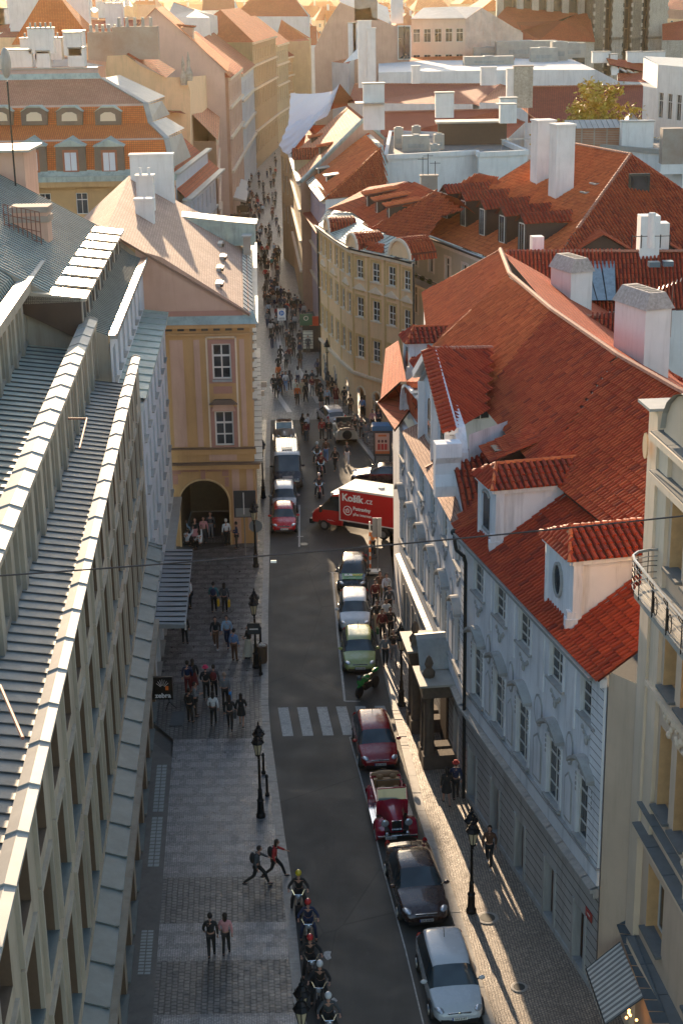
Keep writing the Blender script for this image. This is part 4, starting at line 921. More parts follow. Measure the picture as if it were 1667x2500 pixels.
# masonry dormers with their own tile hoods
def dormer(f, u0, u1, zf, zt, w0, back, oval=False, warm=False, h2=.75):
    mt = PLASTER if warm else PALACE
    cu = (u0+u1)/2; m = MB().mat(PALACE)
    def zr(w_): return 12.05+(w_+.4)*.662
    m.face([f(u0,w0,zf), f(u1,w0,zf), f(u1,w0,zt), f(cu,w0,zt+h2*.5), f(u0,w0,zt)])
    m.face([f(u1,w0,zf), f(u1,back,zf+(back-w0)*.66), f(u1,back,zt), f(u1,w0,zt)]); m.face([f(u0,w0,zf), f(u0,w0,zt), f(u0,back,zt), f(u0,back,zf+(back-w0)*.66)])
    for a_, z_ in ((.42,.0),(.3,.25)): m.beam(f(u1+.02,w0-.04,zf+z_-.1), f(u1+.02,w0-.04,zf+z_+.3), a_, a_, Vector((1,0,0)))
    m.beam(f(u1-.02,w0+.12,zf+.1), f(u1-.02,w0+.12,zt-.1), .34, .4, Vector((f(1,0,0)-f(0,0,0)).normalized())); m.beam(f(u0+.1,w0,zf), f(u0+.1,w0,zt), .2, .2, Vector((1,0,0)))
    m.beam(f(u0-.1,w0-.03,zt-.04), f(u1+.12,w0-.03,zt-.04), .3, .16); m.beam(f(u1+.05,w0-.1,zt-.04), f(u1+.05,back,zt-.04), .26, .16)
    wobj('dormer', m, PAL)
    n_ = MB().mat(MATS['glass']); d = (f(1,0,0)-f(0,0,0)).normalized(); c = f(cu-.08,w0-.03,(zf+zt)/2+.02); hw, hh = (.34, .55) if oval else (.36, .72)
    sh_ = [(math.cos(t*PI/8)*hw, math.sin(t*PI/8)*hh) for t in range(16)] if oval else [(-hw,-hh),(hw,-hh),(hw,hh*.8),(hw*.5,hh),(-hw*.5,hh),(-hw,hh*.8)]
    n_.face([c + d*x + Vector((0,0,z)) for x, z in sh_]); n_.mat(PALTRIM)
    for i in range(len(sh_)): a, b = sh_[i], sh_[(i+1) % len(sh_)]; n_.beam(c+d*a[0]*1.12+Vector((0,0,a[1]*1.1)), c+d*b[0]*1.12+Vector((0,0,b[1]*1.1)), .1, .1)
    n_.mat(WHITE); n_.beam(c-Vector((0,0,hh))+d*0, c+Vector((0,0,hh)), .04, .03); wobj('window', n_, PAL)
    r = MB(); a = f(cu,w0+.35,zt+h2); b = f(cu,back+.9,zt+h2)
    roof(r, [f(u1+.3,w0-.25,zt+.08), f(u1+.3,back+.3,zt+.08), b, a], 'tile', TILE_RED2, PAN_RED, tw=.26, tl=.34)
    roof(r, [f(u0-.3,w0-.25,zt+.08), f(u0-.3,back+.3,zt+.08), b, a], 'tile', TILE_RED2, PAN_RED, tw=.26, tl=.34)
    roof(r, [f(u0-.3,w0-.25,zt+.08), f(u1+.3,w0-.25,zt+.08), a], 'tile', TILE_RED2, PAN_RED, tw=.26, tl=.34)
    ridge(r, a, b, TILE_OR, .1); ridge(r, f(u1+.3,w0-.25,zt+.1), a, TILE_OR, .08); wobj('dormer_roof', r, PAL)
    l_ = MB().mat(ZINC); l_.beam(f(u1+.12,w0+.1,zf+.05), f(u1+.12,back,zf+(back-w0)*.66+.12), .25, .05); wobj('lead_flashing', l_, PAL)
dormer(q2, 1.1, 3.05, 12.4, 14.75, .15, 3.4); dormer(q2, 8.75, 11.2, 12.4, 14.75, .15, 3.4, True, True)
dormer(q1, -.5, 1.3, 12.9, 14.6, .9, 3.6); dormer(q1, -6.5, -4.6, 12.9, 14.7, 1.2, 3.4)
m = MB().mat(WOODD); c = q1(16.2,2.0,13.4)
m.box(-.45,.45,-.4,1.4,0,1.3); r = m; roof(m, [Vector((-1.2,-.7,1.0)), Vector((1.2,-.7,1.0)), Vector((1.0,1.6,1.9)), Vector((-1.0,1.6,1.9))], 'tile', TILE_RED, PAN_RED)
obj('roof_hatch', m, PAL, c-PAL.location, math.atan2(S1d.y, S1d.x))
# portal with curved pediment
pm = MB().mat(plain('portal_stone', (.1, .075, .055), .85, 0, .25, 3., dirt=(.04, .03, .025), bmp=.5))
for u in (11.9, 12.9, 15.6, 16.5): pm.box(u-.3, u+.3, -1.45, 0, 0, .8); pm.lathe([(.26,.8),(.24,1.0),(.22,3.4),(.3,3.7)], 10, (u,-1.15,0))
pm.box(11.2, 13.3, -1.5, 0, 3.7, 4.3); pm.box(15.1, 17.0, -1.5, 0, 3.7, 4.3); pm.box(13.3, 15.1, -.7, 0, 3.3, 4.3)
for u in (12.2, 16.2): pm.lathe([(.24,4.3),(.28,4.6),(.12,4.8),(.2,5.0),(.1,5.3),(.02,5.4)], 8, (u,-1.1,0))
pm.prism([(13.0+2.4*k/8, 4.3+1.1*math.sin(PI*k/8)) for k in range(9)], -.75, 0)
pm.mat(ZINC_L); pm.box(11.0, 13.4, -1.65, 0, 4.3, 4.4); pm.box(15.0, 17.2, -1.65, 0, 4.3, 4.4); pm.mat(ZINC)
pts = [(12.8+2.8*k/8, 4.4+1.15*math.sin(PI*k/8)) for k in range(9)]
for a, b in zip(pts, pts[1:]): pm.raw([(a[0],-1.4,a[1]),(b[0],-1.4,b[1]),(b[0],0,b[1]+.05),(a[0],0,a[1]+.05)], [(0,1,2,3)])
pm.mat(WOODD); pm.box(13.4, 15.0, -.12, 0, 0, 3.2)
local(PAL, 'portal', pm, tuple(P0v), tuple(P1v))
sg = MB().mat(simple('sign_red', (.35, .02, .02), .4)); p = q2(14.1,-.03,2.9)
sg.box(-.28, .28, -.02, 0, -.17, .17); so_ = obj('street_name_plate', sg, None, p, math.atan2(S2d.y, S2d.x)); tag(so_, 'small red street name plate on the palace wall just above the striped awning', 'sign')
def text(s, size, mat, parent=None, loc=(0,0,0), rot=(PI/2,0,0), name='lettering', ext=.004, align='CENTER', bold=.0):
    cu = bpy.data.curves.new(name, 'FONT'); cu.body = s; cu.size = size; cu.extrude = ext; cu.offset = bold; cu.align_x = align; cu.align_y = 'CENTER'; cu.resolution_u = 3
    t = bpy.data.objects.new('tmp', cu); COL.objects.link(t); dg = bpy.context.evaluated_depsgraph_get(); dg.update()
    me = bpy.data.meshes.new_from_object(t.evaluated_get(dg)); bpy.data.objects.remove(t); me.materials.clear(); me.materials.append(mat)
    o = bpy.data.objects.new(name, me); COL.objects.link(o); o.parent = parent; o.location = loc; o.rotation_euler = rot; return o
text('1/559', .13, WHITE, so_, (0,-.03,0))

# ------------------------------------------------------------------ right: cream house with the round-ended balcony
YA, YB = Vector((9.3, 44.5)), Vector((10.9, 29)); YD = (YB-YA).normalized(); YL = (YB-YA).length; yr = math.atan2(YD.y, YD.x)
CH = thing('balcony_house', 'cream stucco house at the right edge with a round-ended balcony and sculpted panels', 'building', (10, 38, 0))
ops = []
for i, c in enumerate((2.4, 4.0, 7.0, 8.6, 11.6, 13.2)):
    ops += [(c-.55, c+.55, 16.95, 19.0), (c-.55, c+.55, 13.2, 15.7), (c-.55, c+.55, 9.2, 11.9)]
for c in (2.2, 6.4, 10.6, 14): ops += [(c-.8, c+.8, 4.6, 6.9)]
HC = plain('house_cream', (.62, .47, .34), .85, 0, .07, .6, dirt=(.48, .36, .25), bmp=.2)
wall(CH, tuple(YA), tuple(YB), 0, 20.6, HC, ops, .45, WHITE, nx=2, ny=2, top=.7, revmat=plain('warm_reveal', (.6, .36, .17), .85), sill=(plain('sill_grey', (.14, .15, .15), .6), .1, .2, .08))
m = MB().mat(CREAML); m.box(-.1, .75, -.2, .6, 0, 21.4); m.mat(ZINC_L); m.box(-.3, .9, -.5, .8, 21.4, 21.48); m.mat(CREAM); m.prism([(.25+.22*math.cos(t*PI/6), 20.2+.4*math.sin(t*PI/6)) for t in range(12)], -.4, -.35)
for x0, x1 in ((5.2, 5.7), (9.8, 10.3), (14.4, 14.9)): m.mat(CREAML); m.box(x0, x1, -.22, 0, 8, 20.6)
m.box(.75, 1.6, -.12, 0, 8, 20.6)
local(CH, 'pilaster', m, tuple(YA), tuple(YB))
m = MB().mat(CREAML)
for z, d, h in ((19.35,.4,.22),(20.55,.45,.2),(12.75,.22,.16),(7.75,.34,.22),(8.55,.22,.14),(3.6,.4,.2)): m.box(.75, YL, -d, 0, z, z+h)
m.mat(plain('lead_ledge', (.13, .145, .15), .55))
for z, d in ((7.97,.4),(8.69,.28),(20.75,.4),(3.8,.4)): 
    x = .75
    while x < YL: e = min(x+1.6, YL); m.box(x, e-.04, -d, 0, z, z+.05); x = e
m.box(.75, YL, -.38, 0, 19.57, 19.62)
local(CH, 'cornice', m, tuple(YA), tuple(YB))
rr = random.Random(3)
for c in (3.2, 7.8, 12.4):
    for z0_, z1_ in ((12.0, 12.7), (16.0, 16.15)):
        m = MB().mat(CREAML)
        for k in range(26): m.ball((c+rr.uniform(-1.1, 1.1), -.04, rr.uniform(z0_, z1_)), rr.uniform(.06, .13), 6, 4, (1.1,.8,1.1))
        local(CH, 'stucco_relief', m, tuple(YA), tuple(YB))
for c in (5.45, 10.05):
    m = MB().mat(CREAML)
    for k in range(30): m.ball((c+rr.uniform(-.22, .22), -.26, 8.9+k*.11), rr.uniform(.06, .14), 6, 4, (1.1,.8,1.1))
    local(CH, 'stucco_relief', m, tuple(YA), tuple(YB))
wall(CH, (8.43, 45.7), tuple(YA), 0, 12.3, HC, [], .1, name='return_wall')
m = MB().mat(HC)
pts = [(.9,20.75),(.9,21.0)] + [(3.4-2.4*math.cos(t*PI/10), 20.9+1.5*math.sin(t*PI/10)) for t in range(11)] + [(6.5,21.0),(6.5,20.75)]
m.prism(pts, -.05, .4); m.mat(ZINC_L)
for (a, b), (c, e) in zip(pts[2:13], pts[3:13]): m.raw([(a,-.2,b+.03),(c,-.2,e+.03),(c,2.4,e+.03),(a,2.4,b+.03)], [(0,1,2,3)])
m.mat(CREAM); m.box(6.5, YL, -.02, .4, 20.75, 21.2)
local(CH, 'parapet_gable', m, tuple(YA), tuple(YB))
m = MB().mat(ZINC_L); n = Vector((YD.y, -YD.x)); P = lambda u, w_, z: Vector((YA.x+YD.x*u-YD.y*w_, YA.y+YD.y*u+YD.x*w_, z))
roof(m, [P(0,.3,20.6), P(YL,.3,20.6), P(YL,12,22.5), P(0,12,22.5)], 'seam', ZINC, sp=.6); m.mat(CREAM); m.face([P(0,0,0),P(0,12,0),P(0,12,22.5),P(0,.3,20.6),P(0,0,20.6)][::-1]); wobj('roof', m, CH)
# balcony
sl_ = [(1.1,0),(1.1,-.35),(1.35,-.8),(1.8,-1.0),(YL,-1.0),(YL,0)]
m = MB().mat(ZINC_L); m.prism(sl_, 16.05, 16.22, 'z'); m.mat(CREAML); m.prism([(1.3,0),(1.4,-.3),(1.8,-.8),(YL,-.8),(YL,0)], 15.8, 16.05, 'z'); local(CH, 'balcony_slab', m, tuple(YA), tuple(YB))
m = MB().mat(plain('railing_metal', (.36, .36, .36), .35, .7)); rail = [(1.1,-.05),(1.1,-.4),(1.22,-.75),(1.5,-.98),(1.9,-1.05),(YL,-1.05)]
for z, r_ in ((17.25,.045),(17.05,.018),(16.35,.018)): m.tube([(a, b, z) for a, b in rail], r_, 6)
m.mat(IRON)
for z in (16.55, 16.75, 16.9): m.tube([(a, b, z) for a, b in rail], .012, 4)
for a, b in rail[:-1]: m.bar((a,b,16.2), (a,b,17.25), .014, 4)
for k in range(10):
    x = 2.4+k*1.3; m.bar((x,-1.05,16.2), (x,-1.05,17.25), .018, 4); m.tube([(x-.1,-1.05,17.05),(x-.12,-1.12,17.2),(x,-1.15,17.3),(x+.12,-1.1,17.2),(x+.1,-1.05,17.05)], .014, 4)
    if k in (1, 2, 5, 6): m.box(x-.02, x+.1, -1.07, -1.03, 16.3, 17.0); m.tube([(x+.3+.15*math.cos(t*PI/4), -1.05, 16.65+.28*math.sin(t*PI/4)) for t in range(9)], .016, 4)
local(CH, 'balcony_railing', m, tuple(YA), tuple(YB))
# striped awning and shop roof strip below
aw = thing('shop_awning', 'grey and cream striped awning over a lit shop at the bottom right', 'awning', (8.9, 43.5, 0))
m = MB(); aA, aB = g('D',1080,1560,2.2), g('D',1175,1840,2.2); bA, bB = g('D',1250,1425,3.2), g('D',1365,1705,3.2)
aA, aB, bA, bB = g('D',1082,1565,2.3), g('D',1178,1845,2.3), g('D',1252,1430,3.1), g('D',1368,1708,3.1); m1, m2 = plain('awning_grey', (.2, .19, .175), .8), plain('awning_cream', (.56, .53, .47), .8)
for k in range(26):
    m.mat(m1 if k % 2 else m2); t0, t1 = k/26, (k+1)/26; a, b, c, e = aA.lerp(aB,t0), aA.lerp(aB,t1), bA.lerp(bB,t1), bA.lerp(bB,t0); m.face([a,b,c,e]); dn = Vector((0,0,-.22)); m.face([a,a+dn,b+dn,b])
wobj('awning_cloth', m, aw); m = MB().mat(DARKMETAL); m.bar(aA,aB,.025); m.bar(aA,bA,.02); m.bar(aB,bB,.02); wobj('awning_frame', m, aw)
m = MB().mat(plain('strip_tiles', (.07, .095, .11), .5)); sA, sB, sC, sD = g('D',1215,1290,3.4), g('D',1290,1300,3.9), g('D',1500,1840,3.9), g('D',1415,1840,3.4)
for k in range(10): t0, t1 = k/10, (k+.93)/10; m.face([sA.lerp(sD,t0), sA.lerp(sD,t1), sB.lerp(sC,t1), sB.lerp(sC,t0)])
wobj('shopfront_roof', m, CH)
m = MB().mat(simple('shop_light', (1., .45, .12), .5, 0, 2.5)); 
for k in range(6): m.ball(g('D', 1300+rnd.uniform(-20,40), 1760+12*k, 1.9-.08*k), .05, 6, 4)
wobj('shop_lamp', m, CH)
# ------------------------------------------------------------------ generic house tools
def autowin(L_, n, rows, ww=1.1):
    if not n: return []
    st = L_/n; return [(st*(i+.5)-ww/2, st*(i+.5)+ww/2, a, b) for i in range(n) for a, b in rows]
def W(T, a, b, z1, mat, n=0, rows=(), z0=0., ww=1.1, **k):
    a, b = Vector((a[0], a[1])), Vector((b[0], b[1]))
    k.setdefault('depth', .18); k.setdefault('nx', 2); k.setdefault('ny', 2)
    return wall(T, a, b, z0, z1, mat, autowin((b-a).length, n, rows, ww), **k)
def rf(T, faces, name='roof', thick=.0):
    r = MB()
    for f_ in faces: roof(r, f_[0], f_[1], f_[2], f_[3] if len(f_) > 3 else None, thick=thick)
    return wobj(name, r, T)
def poly(T, name, mat, *faces):
    m = MB().mat(mat)
    for f_ in faces: m.face(f_)
    return wobj(name, m, T)
def bld(name, label, loc): return thing(name, label, 'building', loc)
def gabled(label, c, w_, l_, rz, ze, zr, wm, rm, hip=0., nwin=0, rows=(), group=None, name='town_house', chim=0, style='flat'):
    """free-standing house: c centre, ridge along local x (length l_), width w_"""
    T = thing(name, label, 'building', (c[0], c[1], 0), rz, group); m = MB().mat(wm); x, y = l_/2, w_/2
    P_ = [(-x,-y),(x,-y),(x,y),(-x,y)]
    for i in range(4): a, b = P_[i], P_[(i+1) % 4]; m.face([(a[0],a[1],0),(b[0],b[1],0),(b[0],b[1],ze),(a[0],a[1],ze)])
    if not hip: m.face([(x,-y,ze),(x,y,ze),(x,0,zr)]); m.face([(-x,y,ze),(-x,-y,ze),(-x,0,zr)])
    obj('wall', m, T)
    r = MB(); o = .3; hx = hip; s = (zr-ze)/y*o
    e = [Vector(p) for p in ((-x-o,-y-o,ze-s),(x+o,-y-o,ze-s),(x+o,y+o,ze-s),(-x-o,y+o,ze-s))]; ra, rb = Vector((-x+hx-(0 if hip else o),0,zr)), Vector((x-hx+(0 if hip else o),0,zr))
    roof(r, [e[0],e[1],rb,ra], style, rm, PAN_RED if style == 'tile' else None); roof(r, [e[2],e[3],ra,rb], 'flat', rm if style == 'flat' else FLAT_RED)
    if hip: roof(r, [e[1],e[2],rb], 'flat', rm if style == 'flat' else FLAT_RED); roof(r, [e[3],e[0],ra], 'flat', rm if style == 'flat' else FLAT_RED)
    r.mat(RIDGE); r.beam(ra, rb, .25, .14); obj('roof', r, T)
    if nwin:
        wm_ = MB().mat(WHITE); pn = MB().mat(MATS['glass'])
        for a, b in rows:
            for i in range(nwin):
                u = -x+(i+.5)*l_/nwin; wm_.box(u-.6, u+.6, -y-.05, -y, a, b); pn.box(u-.5, u-.04, -y-.06, -y-.04, a+.1, b-.1); pn.box(u+.04, u+.5, -y-.06, -y-.04, a+.1, b-.1)
        k = obj('window_row', wm_, T); obj('pane', pn, k)
    for i in range(chim):
        cm_ = MB().mat(PLASTER); u = -x+(i+.6)*l_/(chim+.2); yy = rnd.uniform(-.3,.3)*y; cm_.box(u-.6, u+.6, yy-.35, yy+.35, ze, zr+rnd.uniform(.6,1.6)); obj('chimney', cm_, T)
    return T
def shed_dormer(T, M_, w_, h_, d_, rm, wm=WOODD, gable=False, name='dormer'):
    """dormer in a local frame: x along the eave, y into the roof"""
    m = MB().mat(wm); x = w_/2
    m.face([(-x,0,-.3),(x,0,-.3),(x,0,h_),(-x,0,h_)]); m.face([(x,0,-.3),(x,d_,h_*.9),(x,0,h_)]); m.face([(-x,0,-.3),(-x,0,h_),(-x,d_,h_*.9)])
    m.mat(WHITE); m.box(-x*.6, x*.6, -.05, 0, .1, h_-.12); m.mat(MATS['glass']); m.box(-x*.5, -.03, -.06, -.04, .18, h_-.2); m.box(.03, x*.5, -.06, -.04, .18, h_-.2)
    if gable:
        m.mat(wm); m.face([(-x,0,h_),(x,0,h_),(0,0,h_+x*.7)])
        roof(m, [Vector((-x-.15,-.25,h_-.08)), Vector((0,-.25,h_+x*.75)), Vector((0,d_+.7,h_+x*.75)), Vector((-x-.15,d_,h_-.08))], 'tile', rm, PAN_RED, tw=.3); roof(m, [Vector((x+.15,-.25,h_-.08)), Vector((0,-.25,h_+x*.75)), Vector((0,d_+.7,h_+x*.75)), Vector((x+.15,d_,h_-.08))], 'tile', rm, PAN_RED, tw=.3)
    else: roof(m, [Vector((-x-.2,-.3,h_-.02)), Vector((x+.2,-.3,h_-.02)), Vector((x+.2,d_+.6,h_+.5)), Vector((-x-.2,d_+.6,h_+.5))], 'tile', rm, PAN_RED, tw=.3, thick=.08)
    return obj(name, m, T, M_[0]-T.location, M_[1])

# ------------------------------------------------------------------ right: yellow corner house
CY = bld('corner_house', 'yellow rococo corner house with a curved front, copper skirt roof and round tiled dormers', (2, 132, 0))
cv_ = [g('F',640,1180,13.6), g('F',700,1225,13.6), g('F',790,1290,13.6), g('F',880,1345,13.6), g('F',990,1370,13.6), g('F',1110,1395,13.6), g('F',1220,1420,13.6), g('F',1330,1450,13.6)]
wn = [0,1,1,1,1,1,1,1]
for i, (a, b) in enumerate(zip(cv_, cv_[1:])):
    L_ = (b-a).length; n = 1 if L_ < 3.2 else 2
    wall(CY, a[:2], b[:2], 3.6, 13.6, CREAM, autowin(L_, n, [(11.4,12.9),(8.3,9.9),(5.0,6.7)], 1.0), .14, WHITE, nx=2, ny=3, top=.6, surround=(plain('yellow_trim', (.56, .36, .15), .8), .2, .04), sill=(CREAML, .15, .14, .1))
    m = MB().mat(CREAM); hw_ = .6; am = L_/2; arc_ = [(am+hw_*math.cos(PI*k/8), 2.0+hw_*math.sin(PI*k/8)) for k in range(9)]
    m.face([(0,0,0),(am-hw_,0,0),(am-hw_,0,2.0)] + [(x,0,z) for x, z in arc_[::-1][1:5]] + [(am,0,3.6),(0,0,3.6)]); m.face([(L_,0,3.6),(am,0,3.6)] + [(x,0,z) for x, z in arc_[::-1][4:]] + [(am+hw_,0,0),(L_,0,0)])
    m.mat(WOODD); m.face([(am-hw_-.1,.3,0),(am+hw_+.1,.3,0),(am+hw_+.1,.3,2.8),(am-hw_-.1,.3,2.8)]); m.mat(CREAML)
    for p_, q_ in zip(arc_, arc_[1:]): m.beam((p_[0],-.03,p_[1]),(q_[0],-.03,q_[1]),.1,.16,Vector((0,1,0)))
    local(CY, 'arcade', m, a[:2], b[:2])
    m = MB().mat(CREAML); m.box(0, L_, -.22, 0, 3.5, 3.72); m.box(0, L_, -.3, 0, 13.35, 13.6); m.mat(plain('yellow_trim', (.56, .36, .15))); m.box(0, .22, -.05, 0, 3.7, 13.3)
    m.box(L_*.25, L_*.75, -.1, 0, 10.35, 10.5); m.mat(CREAML); m.prism([(L_*.5-1, 10.5), (L_*.5+1, 10.5), (L_*.5+.5, 10.75), (L_*.5, 11.0), (L_*.5-.5, 10.75)], -.15, 0)
    m.mat(IRON); m.box(0, L_, -.42, -.28, 13.6, 13.7)
    local(CY, 'stucco_band', m, a[:2], b[:2])
sk = [g('F',700,1060,14.6), g('F',760,1060,14.6), g('F',880,1085,14.6), g('F',960,1150,14.6), g('F',1040,1215,14.6), g('F',1130,1245,14.6), g('F',1200,1262,14.6), g('F',1330,1295,14.6)]
r = MB()
for i in range(7): roof(r, [cv_[i]+Vector((0,0,.1)), cv_[i+1]+Vector((0,0,.1)), sk[i+1], sk[i]], 'seam', COPPER, sp=.6)
wobj('copper_skirt', r, CY)
rdg = [g('F',1275,858,17.4), g('F',1480,935,17.4), g('F',1640,985,17.4)]
rf(CY, [([sk[2], sk[4], rdg[1], rdg[0]], 'tile', TILE_RED, PAN_RED), ([sk[4], sk[7], g('F',1560,1230,14.6), rdg[2], rdg[1]], 'tile', TILE_RED, PAN_RED), ([sk[0], sk[2], rdg[0], g('F',1000,900,16.4)], 'flat', FLAT_RED), ([rdg[0], rdg[2], rdg[2]+Vector((4,8,-4)), rdg[0]+Vector((2,9,-4))], 'flat', FLAT_RED)])
for (u, v), s in (((985,1040),2.2), ((1055,1085),2.2), ((1140,1130),2.2)):
    p = g('F', u, v+10, 15.2); d = (sk[4]-sk[2]); shed_dormer(CY, (p, math.atan2(d.y, d.x)), 1.5, 1.2, 2.6, TILE_OR)
def barrel(T, c, rz, r_, l_, wm, n='round_dormer'):
    m = MB(); pr = [(r_*math.cos(PI*k/8), r_*.9*math.sin(PI*k/8)) for k in range(9)]
    for (xa, za), (xb, zb) in zip(pr, pr[1:]): roof(m, [Vector((xa,0,za)), Vector((xb,0,zb)), Vector((xb,l_,zb)), Vector((xa,l_,za))], 'tile', TILE_RED, PAN_RED, tw=.26, tl=.4)
    m.mat(wm); m.face([(x,.06,z) for x, z in pr]); m.mat(CREAML)
    for a, b in zip(pr, pr[1:]): m.beam((a[0]*.97,0,a[1]*.97),(b[0]*.97,0,b[1]*.97),.2,.2,Vector((0,1,0)))
    m.mat(WOODD); m.lathe([(r_*.3,0),(r_*.3,.02)],10,(0,0,0)); return obj(n, m, T, c-T.location, rz)
for i, (k, rr_) in enumerate(((1, 1.2), (3, 1.25), (6, 1.6))):
    d = cv_[min(k+1,7)]-cv_[k-1]; barrel(CY, cv_[k]+Vector((0,0,.1)), math.atan2(d.y, d.x), rr_, 2.4, CREAM)
r = MB(); a, b = cv_[4], cv_[5]; up = Vector((0,.7,.7)); roof(r, [a+Vector((0,0,.2)), b+Vector((0,0,.2)), b+up, a+up], 'tile', TILE_RED, PAN_RED); wobj('eave_tiles', r, CY)
m = MB().mat(DARKMETAL); m.tube([cv_[0]+Vector((-.1,-.1,0)), cv_[0]+Vector((-.1,-.2,-1)), Vector((cv_[0].x-.1, cv_[0].y-.2, .2))], .08); m.tube([cv_[7]+Vector((-.1,-.1,0)), Vector((cv_[7].x-.1, cv_[7].y-.1, .2))], .08); wobj('downspout', m, CY)

# ------------------------------------------------------------------ right row beyond the corner house
LIL = plain('lilac_render', (.5, .38, .42), .85, 0, .06, .6, dirt=(.38, .28, .3)); BG2 = plain('sand_render', (.45, .34, .2), .85, 0, .08, .6, dirt=(.32, .23, .14))
H5 = bld('lilac_house', 'narrow lilac house with a sunlit orange roof and two sheet-roofed dormers', (0, 150, 0))
e0, e1, bR = g('f',350,1150,14), g('f',560,1410,14), g('f',1325,1310,14.2); r0, r1 = gy('f',1070,635,e0.y+3), gy('f',1230,780,e1.y+7)
W(H5, e0, e1, 14, LIL, 4, [(11.2,12.9),(8.0,10.1),(4.9,6.8)]); W(H5, e1, bR, 14, PLASTER)
rf(H5, [([e0+Vector((0,0,.1)), e1+Vector((0,0,.1)), r1, r0], 'tile', TILE_OR, PAN_RED), ([e1+Vector((0,0,.1)), bR, r1], 'tile', TILE_RED, PAN_RED), ([r0, r1, bR+Vector((1,10,0)), e0+Vector((12,12,0))], 'flat', FLAT_RED)])  # sunlit slope in orange tiles, hip in red: the light is put into the colour
r = MB(); ridge(r, e1, r1, TILE_OR, .1); r.mat(ZINC_L); r.beam(r0, r1, .5, .16); r.mat(COPPER); r.beam(r1, bR, .3, .2); d = (e1-e0).normalized()
roof(r, [e0+Vector((-.5,0,-.1)), e1+Vector((-.5,-.2,-.1)), e1+Vector((.35,.2,.5)), e0+Vector((.35,.2,.5))], 'seam', ZINC_L, sp=1.2); wobj('roof_sheet', r, H5)
for u, v in ((480,1130),(575,1220)):
    p = gpl('f', u, v, e1, plane_of([e0,e1,r1,r0])[0]); m = MB().mat(WOODD); m.box(-.6,.6,0,2.2,-.4,.9); m.mat(WHITE); m.box(-.5,.5,-.06,0,-.2,.8); m.mat(ZINC_L); roof(m, [Vector((-.8,-.3,.9)), Vector((.8,-.3,.9)), Vector((.8,5.0,1.5)), Vector((-.8,5.0,1.5))], 'flat', ZINC_L, thick=.12); obj('dormer', m, H5, p-H5.location, math.atan2(d.y, d.x))
m = MB().mat(CREAML); L_ = (e1-e0).length
for z in (4.4, 7.6, 13.6): m.box(0, L_, -.25, 0, z, z+.18)
m.mat(TILE_RED); m.box(.5, L_-.5, -.9, 0, 10.6, 10.75); local(H5, 'ledge', m, e0[:2], e1[:2])
H6 = bld('sand_house', 'sand-coloured gabled house with a large orange roof beside the lilac house', (-2, 175, 0))
a0, a1 = g('f',155,870,14), g('f',262,1195,14); ap, ab_, gr = gy('f',1015,450,a1.y+7), gy('f',825,295,a0.y+6), gy('f',1255,675,a1.y+8)
W(H6, a0, a1, 14, BG2, 6, [(11.4,13.2),(8.6,11),(5.0,7.2)]); poly(H6, 'gable', PINKR, [a1, ap, gr, Vector((gr.x,gr.y,0)), Vector((a1.x,a1.y,0))])
W(H6, g('f',25,800,14), a0, 14, BG2, 3, [(11.4,13.2),(8.6,11),(5.0,7.2)])
rf(H6, [([a0, a1, ap, ab_], 'flat', FLAT_PINK), ([ab_, ap, gr, gr+Vector((-1,14,0))], 'flat', FLAT_RED)]); r = MB(); r.mat(COPPER); r.beam(a1, ap, .35, .3); r.beam(ap, gr, .35, .3); ridge(r, ap, ab_, RIDGE, .16); r.mat(ZINC_L); r.beam(a0+Vector((-.2,0,0)), a1+Vector((-.2,0,0)), .5, .2); wobj('roof_edge', r, H6)
d = (a1-a0).normalized()
for u, v in ((385,760),(490,880)): shed_dormer(H6, (gpl('f',u,v,a1,plane_of([a0,a1,ap,ab_])[0]), math.atan2(d.y, d.x)), 1.6, 1.0, 2.6, TILE_OR)
p = g('f', 160, 1060, 14.0); barrel(H6, p, math.atan2(d.y, d.x), .01, .1, BG2, 'roof_knob'); shed_dormer(H6, (p+Vector((.3,0,0)), math.atan2(d.y, d.x)), 2.6, 1.4, 3.4, TILE_RED, BG2, True)
m = MB().mat(CREAML); L_ = (a1-a0).length
for z in (4.4, 7.6, 10.9, 13.6): m.box(0, L_, -.3, 0, z, z+.2)
local(H6, 'ledge', m, a0[:2], a1[:2])
# scaffolded house under white netting
H7 = bld('netted_house', 'house wrapped in white scaffold netting on the bend of the street', (-4, 205, 0))
SH = newmat('netting'); SHm, shn, shb = SH; shb.inputs['Base Color'].default_value = (.72, .68, .7, 1); shb.inputs['Roughness'].default_value = .7; shb.inputs['Transmission Weight'].default_value = 0
tp = [g('b',1160,850,16), g('b',1500,845,19), gy('d',245,650,205), g('f',720,60,19.5)]
D7 = lambda u, v, Y: gy('f', u, v, Y)
n0, n1, n2, n3 = D7(145,130,206), D7(640,110,209), D7(730,10,211), D7(640,260,207)
n5, n6 = D7(10,755,199), D7(185,790,200)
def drape(pts, sag, n=14, name='netting', wob=.25):
    """hanging cloth patch between four corners with folds"""
    m = MB().mat(SHm); m.smooth = True; a, b, c, e = pts; vs = []
    for j in range(n+1):
        for i in range(n+1):
            u, v = i/n, j/n; p = a.lerp(b, u).lerp(e.lerp(c, u), v); p = p + Vector((0,-.3,-sag*4*u*(1-u)*(.4+.6*v))) + Vector((.4,-.9,.2))*wob*math.sin((u*1.3+v*.9)*17+3*v)*.5; vs.append(p)
    m.raw(vs, [(j*(n+1)+i, j*(n+1)+i+1, (j+1)*(n+1)+i+1, (j+1)*(n+1)+i) for j in range(n) for i in range(n)]); return m
wobj('netting', drape([n0, n1, D7(585,400,206.5), D7(120,500,204)], .5), H7); wobj('netting', drape([n1, n2, n3, D7(560,420,206)], .3), H7)
